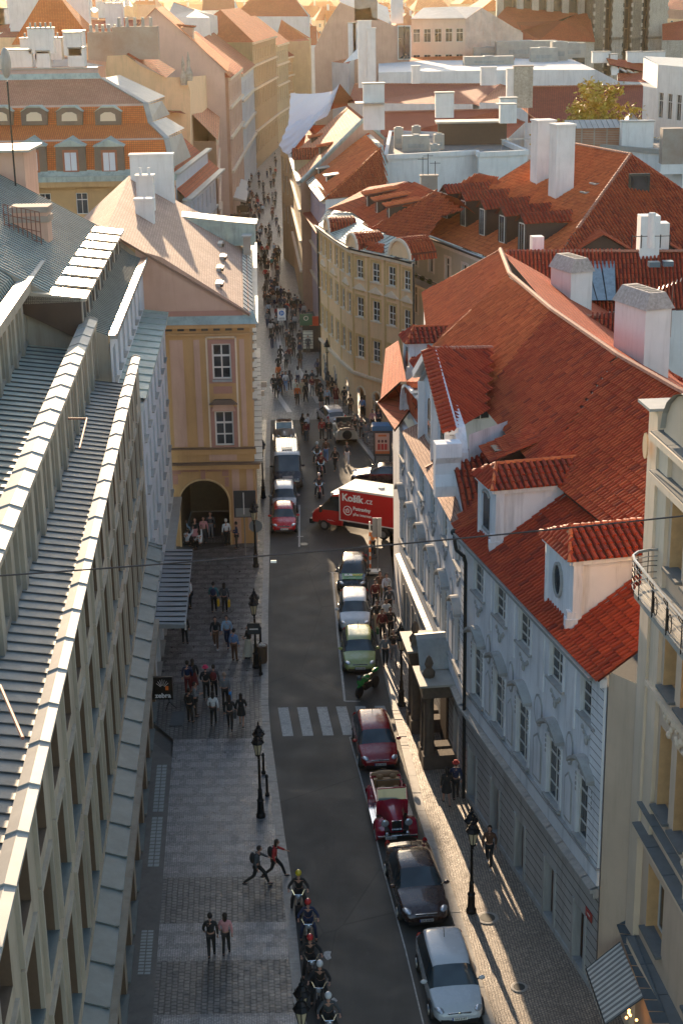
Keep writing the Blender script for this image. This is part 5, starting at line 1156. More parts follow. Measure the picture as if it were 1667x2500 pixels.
wobj('netting', drape([D7(120,490,203.5), D7(640,240,206), n6, n5], .9, 18, wob=.35), H7)
nl, nr = Vector((n5.x+.3, n5.y+4)), D7(700,300,209)
W(H7, (n0.x+.6, n0.y+14), (n5.x+.9, n5.y+1.5), 13.2, PLASTER, 8, [(9,11),(5,7)]); W(H7, (n5.x+.9, n5.y+1.5), (n5.x+14, n5.y+6), 13.2, PINKR)
rf(H7, [([g('f',730,20,21), g('f',620,330,15.5), g('f',930,260,16.5)], 'flat', FLAT_RED), ([g('f',330,520,14.2), g('f',400,520,17), g('f',600,510,17), g('f',500,700,14.2), g('f',300,800,13.8)], 'flat', FLAT_RED), ([g('f',200,830,13.4), g('f',190,640,15.5), g('f',330,640,15.5), g('f',290,800,13.6)], 'flat', FLAT_BR)])

# ------------------------------------------------------------------ right: pale green house with five dormers
H3 = bld('five_dormer_house', 'pale green-grey house with a row of five dark dormers and a large orange-red hipped roof', (14, 140, 0))
f0, f1 = g('L',72,128,13.6), g('L',505,292,13.6); dd = (f1-f0).normalized(); f2 = f0+dd*44
MINT = plain('mint_render', (.47, .5, .46), .85, 0, .06, .6, dirt=(.33, .35, .32))
W(H3, (f0.x-.1,f0.y), f2, 13.6, MINT, 12, [(10.6,12.4),(6.5,9.0),(3.0,5.4)], surround=(PLASTER, .18, .06)); W(H3, f0+Vector((.3,14,0)), f0, 13.6, MINT)
m = MB().mat(PLASTER); m.box(0, 44, -.4, 0, 13.2, 13.55); m.box(0, 44, -.2, 0, 9.8, 10.0); m.mat(DARKMETAL); m.box(0, 44, -.55, -.4, 13.5, 13.62); local(H3, 'cornice', m, f0[:2], f2[:2])
m = MB().mat(PLASTER); m.box(.1, 9.5, -1.2, 0, 9.4, 9.6); m.mat(IRON); m.box(.1, 9.5, -1.22, -1.18, 10.4, 10.46); m.box(.1, .14, -1.2, 0, 10.4, 10.46)
for k in range(34): m.bar((.1+k*.28, -1.2, 9.6), (.1+k*.28, -1.2, 10.42), .016, 4)
m.mat(plain('planter_green', (.05, .08, .02), .8))
for k in range(5): m.ball((.8+k*1.7, -1.05, 10.3), .28, 7, 5, (1.4,.7,.8))
local(H3, 'balcony', m, f0[:2], f2[:2])
rB, rC = g('N',1040,645,20.5), g('N',1328,705,20.5); rB = Vector((rC.x,rC.y,20.5))-dd*12.5; n3_ = (rC-f0).cross(dd).normalized(); PN = lambda u, v: gpl('N', u, v, f0, n3_)
rA, lowc = PN(730,822), PN(1085,1045); pd = Vector((-dd.y, dd.x, 0)); nh = (lowc-rC).cross(pd).normalized(); PH = lambda u, v: gpl('N', u, v, rC, nh)
r = MB(); roof(r, [f0+Vector((0,0,.1)), f2+Vector((0,0,.1)), lowc+(lowc-rC)*.4, rC, rB, rA, PN(475,905)], 'tile', TILE_OR, PAN_RED)
hl_, hr_ = PH(1700,1150), PH(1700,960); roof(r, [lowc+(lowc-rC)*.3, rC, hr_, hr_+(lowc-rC)*1.2], 'tile', TILE_RED, PAN_RED, tw=.27, tl=.4)
roof(r, [rB, rC, rC+pd*9+Vector((0,0,-7)), rB+pd*9+Vector((0,0,-7))], 'flat', FLAT_RED)
tA, tB = rA+Vector((0,0,.05)), gy('N',625,775,rA.y+2); roof(r, [PN(540,860), tB, tA, PN(745,860)], 'tile', TILE_RED, PAN_RED)
ridge(r, lowc, rC, RIDGE, .15); ridge(r, rC, rB, RIDGE, .15); ridge(r, rC, hr_, TILE_RED, .12); ridge(r, rB, rA, RIDGE, .12); wobj('hip_roof', r, H3)
ang = math.atan2(dd.y, dd.x)
for k, (u, v) in enumerate(((490,1000),(572,1036),(658,1078),(748,1112),(838,1150))):
    p = PN(u, v); shed_dormer(H3, (p-pd*.1, ang), 1.55, 2.3, 3.4, TILE_RED2, WOODD, True)
    m = MB().mat(ZINC_L); roof(m, [Vector((-.9,-1.5,-1.05)), Vector((.9,-1.5,-1.05)), Vector((.9,0,.08)), Vector((-.9,0,.08))], 'seam', ZINC, sp=.45); obj('apron', m, H3, p-H3.location, ang)
for u, v, hh in ((925,815,5.6),(1010,880,6.2)): q = PN(u, v); chimney(H3, q-Vector((0,0,1)), 1.5, 1.7, hh, PLASTER, PLASTER, .2)
p = PH(1362,852); m = MB().mat(DARKMETAL); m.box(-.8,.8,-.1,.1,-.8,.8); m.mat(MATS['glass']); m.box(-.65,.65,-.13,-.1,-.62,.62); obj('roof_window', m, H3, p+Vector((0,-.35,.25))-H3.location)
for u, v in ((1168,840),(1125,880)): p = PN(u, v); m = MB().mat(ZINC_L); m.box(-.5,.5,-.3,.3,0,.12); m.mat(MATS['glass']); m.box(-.4,.4,-.2,.2,.12,.14); obj('skylight', m, H3, p-H3.location, ang)
for u, v in ((1120,180),(1400,190)):
    p = gpl('L', u, v+50, rC, nh); m = MB().mat(WOODD); m.face([(-1.6,-.6,-.6),(1.6,-.6,-.6),(1.6,-.6,.0),(0,-.6,.9),(-1.6,-.6,.0)]); roof(m, [Vector((-1.9,-.9,-.1)), Vector((0,-.9,1.0)), Vector((0,2.4,1.0)), Vector((-1.9,1.2,-.1))], 'tile', TILE_RED, PAN_RED); roof(m, [Vector((1.9,-.9,-.1)), Vector((0,-.9,1.0)), Vector((0,2.4,1.0)), Vector((1.9,1.2,-.1))], 'tile', TILE_RED, PAN_RED); obj('gablet', m, H3, p-H3.location)

# ------------------------------------------------------------------ right: rear wing with the big skylight, white chimneys
H8 = bld('skylight_wing', 'red-tiled courtyard wing with a large glazed skylight and tall white chimneys', (22, 100, 0))
s0, s1, s2, s3 = g('L',600,258,17.5), g('L',1800,255,17.5), g('L',1800,575,14.4), g('L',780,590,14.4)
rf(H8, [([s0, s1, s2, s3], 'tile', TILE_RED2, PAN_RED)]); r = MB(); ridge(r, s0, s1, RIDGE, .13); roof(r, [s0, s1, s1+Vector((0,6,-3.5)), s0+Vector((0,6,-3.5))], 'flat', FLAT_RED); wobj('ridge_tiles', r, H8)
poly(H8, 'wall', PLASTER, [Vector((s3.x,s3.y,0)), Vector((s2.x,s2.y,0)), s2, s3]); 
sn, st, sa, scn = plane_of([s0,s1,s2,s3])
def onroof(u, v, zz): return g('L', u, v, zz)
k0_, k1_, k2_, k3_ = onroof(955,335,16.7), onroof(1195,335,16.7), onroof(1200,550,14.8), onroof(1045,550,14.8)
m = MB().mat(DARKMETAL); up = Vector((0,0,.28)); m.face([k3_+up,k2_+up,k1_+up,k0_+up]); m.mat(plain('skylight_glass', (.2,.26,.3), .15, 0, .2)); up2 = Vector((0,-.02,.32)); 
for i in range(3): a, b = i/3+.02, (i+1)/3-.02; m.face([k3_.lerp(k2_,a)+up2, k3_.lerp(k2_,b)+up2, k0_.lerp(k1_,b)+up2, k0_.lerp(k1_,a)+up2])
wobj('skylight', m, H8)
r = MB(); roof(r, [g('L',1045,575,13.5), g('L',1800,600,13.5), g('L',1800,700,12.6), g('L',1440,690,12.6), g('L',1045,640,12.6)], 'flat', ZINC); t0, t1, t2, t3 = g('L',915,615,16.2), g('L',1218,600,16.2), g('L',1220,830,14.5), g('L',1150,780,14.7)
roof(r, [t0, t1, t2, t3], 'tile', TILE_RED2, PAN_RED); ridge(r, t0, t1, RIDGE, .1); roof(r, [g('L',1440,865,14.4), g('L',1700,1060,14.0), g('L',1700,1160,13.3), g('L',1440,950,13.8)], 'tile', TILE_RED, PAN_RED)
wobj('lower_roof', r, H8)
W(H8, g('L',1440,720,12.6), g('L',1800,735,12.6), 12.6, PLASTER, 2, [(9.6,11.8)], ww=2.4)
def bigchim(u, v, zb, w_, d_, h_, rz, slots=4, key='L', top=True):
    q = g(key, u, v, zb); m = MB().mat(PLASTER); m.box(-w_/2, w_/2, -d_/2, d_/2, -1.5, h_); 
    if top:
        m.mat(plain('chimney_cap', (.36,.31,.28), .85, 0, .3, 6.)); cw, cd_ = w_/2+.12, d_/2+.12
        m.raw([(-cw,-cd_,h_),(cw,-cd_,h_),(cw,cd_,h_),(-cw,cd_,h_),(-cw*.5,-cd_*.85,h_+.75),(cw*.5,-cd_*.85,h_+.75),(cw*.5,cd_*.85,h_+.75),(-cw*.5,cd_*.85,h_+.75)], [(0,1,5,4),(1,2,6,5),(2,3,7,6),(3,0,4,7),(4,5,6,7)]); m.mat(GROOVE)
        for i in range(slots): y = -cd_*.7+i*cd_*1.45/slots; m.box(-cw*.35, cw*.35, y, y+cd_*.9/slots, h_+.74, h_+.765)
    return obj('chimney', m, H8, q-H8.location, rz)
bigchim(950, 608, 15.2, 1.35, 2.4, 2.7, .35, 4); bigchim(1330, 930, 15.5, 1.35, 2.8, 3.4, .35, 5)
bigchim(762, 450, 14.6, .75, .8, 3.3, .1, 1, top=False); bigchim(1360, 515, 14.5, 1.2, 1.2, 5.2, 0, 2, top=False); bigchim(1430, 480, 14.7, .8, 1.2, 4.4, 0, 2, top=False)
m = MB().mat(PLASTER); p = g('L', 1390, 205, 20.2); m.lathe([(.2,-.3),(.2,1.5),(.16,1.55)], 10); m.mat(DARKMETAL)
for x in (-1,-.5,.5,1): m.bar((x,0,-.3),(x,0,.4),.03,4)
m.box(-1,1,-.02,.02,.3,.34); obj('flue', m, H8, p-H8.location)
m = MB().mat(simple('lamp_case', (.1,.14,.17), .3)); p = g('L',1395,312,17.2); m.box(-.35,.3,-.3,.3,-.15,.15); m.box(.5,1.1,-.3,.3,-.12,.18); obj('floodlight', m, H8, p+Vector((0,-.8,0))-H8.location)
m = MB().mat(plain('aerial', (.3,.2,.16), .4, .6)); p = g('L',1510,445,16.5); m.bar((0,0,-3),(0,0,0),.03,4)
for k in range(7): m.bar((-.9+.25*k,-.3,.1*k-.2),(-.7+.25*k,.3,.1*k-.1),.03,4)
tag(obj('tv_aerial', m, loc=p), 'tilted metal television aerial on a pole above the skylight wing', 'aerial')
# ------------------------------------------------------------------ left: orange mansard house behind the ochre one
OR_ = plain('orange_tiles', (.45, .12, .035), .6, 0, .12, 3.)
H9 = bld('mansard_house', 'wide house with a bright orange two-tier mansard roof and framed dormers', (-30, 152, 0))
Y9 = 150.
def y9(u, v, dy=0): return gy('M', u, v, Y9+dy)
TX = -64
def row9(u, v, dy): p = gy('M', u, v, Y9+dy); return p
lv = {}
for n, (v0, v1, ur, dy) in dict(eave=(800,795,800,0.), c2=(779,768,782,.6), l2t=(645,628,752,2.0), l2b=(655,636,755,1.6), m1=(580,560,682,5.0), l1t=(490,472,660,6.2), l1b=(500,482,662,5.9), top=(372,358,465,12.), r0=(345,332,450,12.3), r1=(318,308,448,13.)).items():
    b = gy('M', ur, v1, Y9+dy); a = Vector((TX, b.y, b.z)); lv[n] = (a, b)
f9 = lambda p, q: [lv[p][0], lv[p][1], lv[q][1], lv[q][0]]
rf(H9, [(f9('c2','l2b'), 'flat', FLAT_OR), (f9('l2t','m1'), 'flat', FLAT_OR), (f9('m1','l1b'), 'flat', FLAT_OR), (f9('l1t','top'), 'flat', tileflat('mansard_upper', (.45,.19,.11), (.52,.25,.15), .2, .2, .6, .3, (.25,.1,.06)))], 'mansard_roof')
m = MB().mat(PINKR); m.face(f9('l2b','l2t')); m.face(f9('l1b','l1t')); m.face(f9('r0','r1')); m.mat(COPPER); m.face(f9('top','r0')); m.face(f9('eave','c2')); m.mat(ZINC_L); m.beam(lv['r1'][0], lv['r1'][1], .5, .15); wobj('roof_band', m, H9)
eb = lv['eave'][1]; W(H9, (TX, eb.y+.3), (eb.x-.3, eb.y+.3), eb.z, OCHRE, 14, [(eb.z-3.6, eb.z-1.6), (8,10.5)])
m = MB().mat(OCHRE); m.box(TX, eb.x, eb.y-.3, eb.y+.3, eb.z-1.0, eb.z-.5); m.mat(COPPER); m.box(TX, eb.x+.1, eb.y-.4, eb.y+.3, eb.z-.5, eb.z-.02); wobj('cornice', m, H9)
names = ['c2','l2b','l2t','m1','l1b','l1t','top']; bk = 11
m = MB().mat(ZINC_L)
for a, b in zip(names, names[1:]): p, q = lv[a][1], lv[b][1]; m.face([p, p+Vector((.9,bk,0)), q+Vector((.9,bk-4,0)), q]); m.beam(p+Vector((.1,0,.05)), q+Vector((.1,0,.05)), .5, .12)
wobj('side_roof', m, H9); m = MB().mat(PALEWHITE); m.face([Vector((eb.x,eb.y,0)), Vector((eb.x+1.2,eb.y+24,0)), Vector((eb.x+1.2,eb.y+24,eb.z)), eb]); m.mat(ZINC_L); m.beam(eb+Vector((.2,0,.1)), Vector((eb.x+1.4,eb.y+24,eb.z+.1)), .6, .2); wobj('side_wall', m, H9)
for u in (5, 162, 322, 497):
    p = y9(u, 545, 5.2); m = MB().mat(plain('dormer_sheet', (.14,.1,.075), .6)); m.prism([(-1.25,-.5),(1.25,-.5),(1.25,.75),(.6,1.15),(-.6,1.15),(-1.25,.75)], -.5, 2.2); m.mat(simple('pale_pane', (.62,.5,.36), .3)); m.prism([(-.75,-.1),(.75,-.1),(.7,.5),(.3,.72),(-.3,.72),(-.7,.5)], -.56, -.5); m.mat(COPPER); m.prism([(-1.35,.75),(-.6,1.15),(.6,1.15),(1.35,.75),(.6,1.3),(-.6,1.3)], -.65, 2.4); obj('eyebrow_dormer', m, H9, p-H9.location)  # eyebrow dormer panes in a pale tan
for u in (150, 328, 503):
    p = y9(u, 730, 1.0); m = MB().mat(MATS['dormer_sheet']); m.prism([(-1.45,-1.3),(1.45,-1.3),(1.35,1.3),(-1.35,1.3)], -.5, 2.2); m.mat(plain('rosewood', (.3,.1,.05), .7)); m.box(-.75,.75,-.58,-.5,-1.1,1.0); m.mat(simple('net_curtain', (.6,.58,.6), .5)); m.box(-.55,-.03,-.62,-.58,-.9,.75); m.box(.03,.55,-.62,-.58,-.9,.75)
    m.mat(COPPER); m.raw([(-1.5,-.7,1.3),(0,-.7,1.95),(1.5,-.7,1.3),(-1.5,2.4,1.6),(0,2.4,2.2),(1.5,2.4,1.6)], [(0,1,4,3),(1,2,5,4),(0,2,1)]); obj('framed_dormer', m, H9, p-H9.location)
ch9 = [(105,285,2.2,1.6),(205,290,1.3,1.6),(195,225,2.6,2.4),(340,235,1.6,2.2),(355,285,1.5,1.8)]
for u, v, w_, h_ in ch9: chimney(H9, gy('M', u, v+18, Y9+17), w_, 1.0, h_, PLASTER, ZINC_L, 0, 5 if w_ == 2.6 else 0)
# ------------------------------------------------------------------ left: houses further up the street
TANW = plain('tan_render', (.3, .18, .11), .85, 0, .07, .6, dirt=(.22,.13,.08))
H10 = bld('tan_house', 'narrow house with a blank tan side wall and pink metal roof near the cafe awnings', (-16, 200, 0))
b0, b1, b2 = gy('M',893,640,192), gy('M',985,640,192), Vector((-17.6, 243)); zE = 16.3
poly(H10, 'side_wall', TANW, [Vector((b0.x-1,192,0)), Vector((b1.x,192,0)), Vector((b1.x,192,zE)), Vector((b0.x,192,zE)), Vector((b0.x-1,192,zE))])
W(H10, (b1.x,192), (-17.5,243), zE, PINKR, 12, [(12.5,14.6),(8.6,11),(5,7.2)])
rf(H10, [([Vector((b1.x+.3,191.8,zE)), Vector((-17.2,243,zE)), Vector((-22,243,20)), gy('M',880,525,192)], 'flat', FLAT_PINK)])
m = MB().mat(CREAML); L_ = (Vector((b1.x,192))-b2).length
for z in (4.2, 8, 11.8, 15.8): m.box(0, L_, -.3, 0, z, z+.22)
local(H10, 'ledge', m, (b1.x,192), tuple(b2))
H11 = bld('white_side_house', 'small white house with a sheet-edged roof squeezed behind the ochre house', (-14, 160, 0))
w0_, w1_, w2_ = gy('M',842,900,152), gy('M',890,960,160), gy('M',893,790,165); zz = 14.6
W(H11, (-14.6,150), (-13.2,175), zz, PALEWHITE, 8, [(11.6,13.4),(8,10)]); rf(H11, [([Vector((-14.1,150,zz)), Vector((-12.7,176,zz)), Vector((-17,176,18.5)), Vector((-18,152,18.5))], 'flat', FLAT_RED)]); m = MB().mat(ZINC_L); m.beam(Vector((-14,149.5,zz)), Vector((-12.6,176,zz)), .9, .2); m.mat(ZINC_L); m.box(-13.9,-13.2,150,178,10.4,10.6); wobj('ledge', m, H11)
H12 = bld('yellow_gable_house', 'tall house with a blank pale yellow gable wall and a brick chimney', (-22, 188, 0))
yp = [gy('M',u,v,185) for u, v in ((480,330),(490,255),(575,250),(640,300),(755,352),(850,352),(868,420),(868,620))]
poly(H12, 'gable_wall', CREAM, [Vector((yp[0].x,185,0))] + yp + [Vector((yp[-1].x,185,0))])
poly(H12, 'street_wall', CREAM, [Vector((yp[-1].x,185,0)), Vector((yp[-1].x-1.5,232,0)), Vector((yp[-1].x-1.5,232,22)), yp[5]])
rf(H12, [([gy('M',578,248,184.6), gy('M',620,208,192), gy('M',800,318,192), gy('M',758,355,184.6)], 'flat', FLAT_RED), ([gy('M',690,500,184.9), gy('M',850,520,182), gy('M',800,490,188), gy('M',700,490,188)], 'flat', FLAT_BR)])
m = MB().mat(BRICK); p = gy('M',620,230,186); m.box(-2.6,2.6,0,1.2,-1,2.6); m.mat(ZINC_L)
for k in range(5): m.lathe([(.2,2.6),(.18,3.6)], 8, (-1.8+.9*k,.6,0))
obj('chimney', m, H12, p-H12.location); p = gy('M',520,235,190); m = MB().mat(BRICK); m.box(-3,1.5,0,1.2,-1.5,2.2); m.mat(ZINC_L)
for k in range(6): m.lathe([(.2,2.2),(.18,3.0)], 8, (-2.6+.7*k,.6,0))
obj('chimney', m, H12, p-H12.location); m = MB().mat(STONEL)
for u, v in ((833,255),(857,235)): q = gy('M', u, v, 184.5); m.lathe([(.35,-3.2),(.45,-2.4),(.15,-1.6),(.2,-1),(.03,0)], 8, q-H12.location)
obj('finial', m, H12)
H13 = bld('pale_gable_house', 'big house with a plain pinkish gable wall and two small windows facing the camera', (-22, 235, 0))
gp = [gy('M',u,v,230) for u, v in ((555,195),(710,38),(900,200),(1035,330),(1035,600))]
W(H13, (gp[0].x-1,230), (gp[4].x,230), gp[3].z, plain('salmon_render', (.6,.42,.34), .85, 0, .07, .5, dirt=(.5,.33,.26)), 0); poly(H13, 'gable', MATS['salmon_render'], [gp[3], gp[2], gp[1], gp[0], Vector((gp[0].x,230,gp[3].z))][::-1])
m = MB().mat(PLASTER); q0, q1_ = gy('M',897,420,229.9), gy('M',930,378,229.9); m.box(q0.x, q1_.x, 229.7, 229.9, q0.z, q1_.z); m.mat(MATS['glass']); mid = (q0.x+q1_.x)/2; m.box(q0.x+.15, mid-.1, 229.65, 229.7, q0.z+.2, q1_.z-.2); m.box(mid+.1, q1_.x-.15, 229.65, 229.7, q0.z+.2, q1_.z-.2); wobj('window', m, H13)
rf(H13, [([gp[1]+Vector((0,-.4,.1)), gp[3]+Vector((.2,-.4,.1)), gp[3]+Vector((-1.5,30,.1)), gp[1]+Vector((-2,30,.1))], 'flat', FLAT_OR), ([gp[1]+Vector((0,-.4,.1)), gp[1]+Vector((-2,30,.1)), gp[0]+Vector((-6,30,-3)), gp[0]+Vector((-3,0,-3))], 'flat', FLAT_RED)])
shed_dormer(H13, (gp[2]+Vector((-1,6,0)), PI/2), 3, 2.2, 4, FLAT_RED, PINKR)
SF = [  # street fronts further up on the left: pixels of the eave ends, depths, colours
 ('cream street front with white window bands beyond the pink gable', (1040,345,243), (1098,318,275), PINKR, FLAT_RED, 4),
 ('slim greyish street front with tall windows on the bend', (1098,335,275), (1155,300,312), PALEWHITE, FLAT_BR, 5),
 ('grand brown palace front with rows of arched hoods under a hipped red roof', (1150,190,315), (1256,165,362), plain('brown_render', (.36,.24,.13), .85, 0, .1, .6, dirt=(.25,.16,.09)), FLAT_RED, 7),
 ('warm plain front next to the grand brown palace', (1256,205,362), (1312,192,385), BG2, FLAT_RED, 3),
 ('ochre front closing the view at the street bend', (1300,262,385), (1345,250,398), OCHRE, FLAT_BR, 3)]
for lb, (u0, v0, y0_), (u1, v1, y1_), wm, rm, n in SF:
    a, b = gy('M',u0,v0,y0_), gy('M',u1,v1,y1_); T = thing('street_house', lb, 'building', (a.x, a.y, 0)); z = (a.z+b.z)/2
    W(T, a[:2], b[:2], z, wm, n*2, [(z-3.6,z-1.5),(z-8,z-5),(z-12.5,z-9.5),(3,6)] , ww=1.3, ny=2); back = Vector((-9, 4, 0))
    poly(T, 'side_wall', wm, [a+back*1.5+Vector((0,0,-a.z)), Vector((a.x,a.y,0)), Vector((a.x,a.y,z)), a+back*1.5+Vector((0,0,z-a.z))])
    A_, B_ = Vector((a.x+.4,a.y,z)), Vector((b.x+.4,b.y,z)); r0_, r1_ = A_+back+Vector((2,6,6)), B_+back+Vector((1,-6 if n > 5 else 0,6)); back2 = Vector((-16,6,0))
    rf(T, [([A_,B_,r1_,r0_], 'flat', rm), ([A_, r0_, A_+back2], 'flat', rm), ([B_, B_+back2, r1_], 'flat', rm), ([r0_, r1_, B_+back2, A_+back2], 'flat', rm)])
    m = MB().mat(CREAML); L_ = (Vector(b[:2])-Vector(a[:2])).length
    for zz_ in (z-.4, z-4.6, z-9, 7): m.box(0, L_, -.4, 0, zz_, zz_+.35)
    local(T, 'ledge', m, a[:2], b[:2])
for i, (u0, v0, u1, v1, u2, v2, u3, v3) in enumerate(((1050,825,1075,790,1130,818,1115,850),(1062,845,1090,822,1130,862,1108,900))):
    z = 3.2; m = MB().mat(plain('awning_white', (.62,.58,.5), .8)); a, b, c, e = g('M',1050,850+45*i,z), g('M',1072,805+40*i,z+.5), g('M',1130,825+45*i,z+.3), g('M',1124,868+48*i,z-.3)
    m.face([a,e,c,b]); m.face([a+Vector((0,0,-.1)), b+Vector((0,0,-.1)), c+Vector((0,0,-.1)), e+Vector((0,0,-.1))]); m.face([a, a+Vector((0,0,-.35)), e+Vector((0,0,-.35)), e]); m.mat(WOODD); [m.bar(Vector((q.x,q.y,0)), q, .05) for q in (a, e)]
    tag(obj('cafe_awning', m), ['farther white cafe awning over the terrace on the left of the street', 'nearer white cafe awning over the dark terrace on the left'][i], 'awning')
m = MB().mat(plain('terrace_planter', (.05,.035,.025), .8))
for k in range(3):
    q = g('M', 1085, 925+38*k, 0); m = MB().mat(MATS['terrace_planter']); m.box(-2.0,1.8,-1.2,-.9,0,1.0); m.box(1.6,1.8,-1.0,5,0,1.0); m.mat(WOODD); m.box(-1.3,-.5,1,1.8,.7,.75); m.box(.2,1.0,1.5,2.3,.7,.75); m.bar((-.9,1.4,0),(-.9,1.4,.7),.04); m.bar((.6,1.9,0),(.6,1.9,.7),.04)
    tag(obj('terrace_fence', m, loc=q), 'dark timber screen with tables of the cafe terrace, ' + ('farthest bay','middle bay','nearest bay')[k], 'fence')

# ------------------------------------------------------------------ right background
H14 = bld('flat_roof_house', 'white block with a flat roof full of air-conditioning boxes', (12, 165, 0))
z = 17.0; t = [g('N',212,712,z), g('N',628,690,z), g('N',636,700,z), g('N',858,690,z), g('N',775,655,z), g('N',690,617,z), g('N',235,600,z)]
poly(H14, 'wall', PLASTER, *[[Vector((a.x,a.y,0)), Vector((b.x,b.y,0)), b, a] for a, b in zip(t, t[1:]+t[:1])])
rf(H14, [([p+Vector((0,0,-.35)) for p in t], 'flat', plain('roof_felt', (.2,.18,.16), .85))], 'flat_roof')
m = MB().mat(PLASTER)
for a, b in zip(t, t[1:]+t[:1]): m.beam(a+Vector((0,0,-.1)), b+Vector((0,0,-.1)), .35, .5)
m.mat(COPPER); wobj('parapet', m, H14)
def boxes(T, key, lst, z, name, mat_):
    for u, v, w_, d_, h_ in lst: m = MB().mat(mat_); m.box(-w_/2,w_/2,-d_/2,d_/2,0,h_); m.mat(ZINC); m.box(-w_*.3,w_*.3,-d_/2-.01,-d_/2,h_*.25,h_*.5); m.mat(ZINC); m.lathe([(min(w_,d_)*.35,h_),(min(w_,d_)*.3,h_+.12)],10); obj(name, m, T, g(key,u,v,z)-T.location)
boxes(H14, 'N', [(272,676,1.0,1.2,2.2),(352,640,1.0,1.2,1.6),(350,690,2.9,1.2,1.7),(455,680,1.1,1.1,1.6),(437,698,1.0,.8,.9)], 16.6, 'air_conditioner', ZINC_L)
m = MB().mat(WOODD); q = g('N',455,665,16.6); m.box(0,7.5,0,2.5,0,2.4); m.mat(ZINC_L); m.box(-.3,8,-.4,3,2.4,2.6); obj('plant_room', m, H14, q-H14.location)
q = g('N',740,690,16.9); m = MB().mat(ZINC); m.tube([(0,0,0),(0,0,1.2)],.03,4); m.box(-.1,5.5,-.1,.1,1.2,1.25); obj('roof_handrail', m, H14, q-H14.location)
ROOFS = [ # label, roof quads in N pixels with height, material
 ('brick_red_wing', 'red-brown roofed wing with a green ridge just behind the white flat-roofed block', [[(190,628,16.5),(740,600,16.5),(740,500,0),(190,512,0)]], FLAT_RED),
 ('dark_red_wing', 'long dark red-brown roof left of the yellow-leaved tree', [[(40,470,17),(610,475,17),(690,384,0),(70,384,0)], [(610,475,17),(800,540,16),(735,385,0),(690,384,0)]], FLAT_BR),
 ('far_dark_roof', 'very long dark red roof right behind the yellow-leaved tree', [[(860,560,15.5),(1385,560,15.5),(1385,390,0),(862,396,0)]], FLAT_BR),
 ('thin_red_roof', 'thin strip of bright red roof behind the white terrace block', [[(205,275,20),(800,275,20),(800,250,0),(230,262,0)]], FLAT_OR)]
def nroof(nm, lb, quads, mat_, key='N', wm=PLASTER, cat='building', dyy=9.):
    Y0_ = g(key,*quads[0][0]).y; P_ = [[g(key,u,v,z) if z else gy(key,u,v,Y0_+dyy) for u, v, z in qd] for qd in quads]; a, b = P_[0][0], P_[0][1]
    T = thing(nm, lb, cat, (a.x, a.y, 0)); rf(T, [(p, 'flat', mat_) for p in P_])
    m = MB().mat(wm); zb = min(a.z, b.z); m.face([Vector((a.x,a.y,0)), Vector((b.x,b.y,0)), b, a]); c, d_ = P_[0][2], P_[0][-1]
    m.face([Vector((b.x,b.y,0)), Vector((c.x,c.y,0)), c, b]); m.face([Vector((d_.x,d_.y,0)), Vector((a.x,a.y,0)), a, d_]); wobj('wall', m, T); r = MB(); ridge(r, c, d_, RIDGE, .16, .6); wobj('ridge_tiles', r, T); return T
TS = [nroof(*q) for q in ROOFS]
chimney(TS[0], gy('N',480,535,178), 2.0, 1.4, 2.6, PLASTER, ZINC_L); chimney(TS[0], gy('N',160,590,168), 2.2, 1.4, 4.6, PLASTER, ZINC_L); chimney(TS[1], gy('N',792,465,205), 1.7, 1.2, 4, PLASTER, PLASTER); chimney(TS[1], gy('N',835,490,205), 2.4, 1.4, 5, STONEL, BRICK)
m = MB().mat(ZINC_L)
for u, v, s in ((140,470,1.5),(760,475,1.0)): q = gy('N',u,v,168); m.box(q.x-s, q.x+s, q.y-s, q.y+s, q.z, q.z+.1)
wobj('chimney_lid', m, TS[0])
pr2 = nroof('small_gabled_wing', 'little red gabled roof with a capped white chimney in front of the tree', [[(690,600,17),(770,630,16.5),(845,560,0),(745,520,0)]], FLAT_RED)
chimney(pr2, gy('N',768,560,176), 1.8, 1.5, 2.6, PLASTER, ZINC_L); pr3 = nroof('hip_wing', 'pale orange hipped roof corner left of the tree', [[(640,468,17.5),(800,470,17.5),(760,395,0),(730,385,0)], [(800,470,17.5),(905,552,16),(840,470,0),(760,395,0)]], FLAT_PINK)
# white terrace block
H15 = bld('white_terrace_block', 'long white building with a bright flat roof crowded with plant and vents', (40, 250, 0))
z = 20.0; c = [g('N',180,330,z), g('N',800,318,z), g('N',1170,318,z), g('N',1060,270,z), g('N',600,262,z), g('N',180,290,z)]
poly(H15, 'wall', PLASTER, *[[Vector((a.x,a.y,0)), Vector((b.x,b.y,0)), b, a] for a, b in zip(c[:3], c[1:4])], [Vector((c[2].x,c[2].y,0)), gy('N',1275,372,c[2].y-8)*Vector((1,1,0)) if 0 else Vector((gy('N',1275,372,c[2].y-8).x, c[2].y-8, 0)), gy('N',1275,372,c[2].y-8), c[2]])
rf(H15, [(c, 'flat', plain('pale_roofing', (.5,.49,.47), .6, 0, .1, .3))], 'flat_roof')
for a, b in zip(c, c[1:]): pass
boxes(H15, 'N', [(690,262,7,3,2.0),(850,262,12,4,3.2),(930,280,5,3,2.5),(1000,275,3,3,3.4),(680,295,9,3,1.5),(1060,262,5,3,2.8)], 20, 'roof_plant', ZINC_L)
for u, v, w_, h_ in ((120,400,1.9,9),(150,400,1.2,8),(350,380,1.2,2.4),(680,388,2.2,2.4)): chimney(H15, g('N',u,v,20), w_, 1.2, h_, PLASTER, PLASTER)
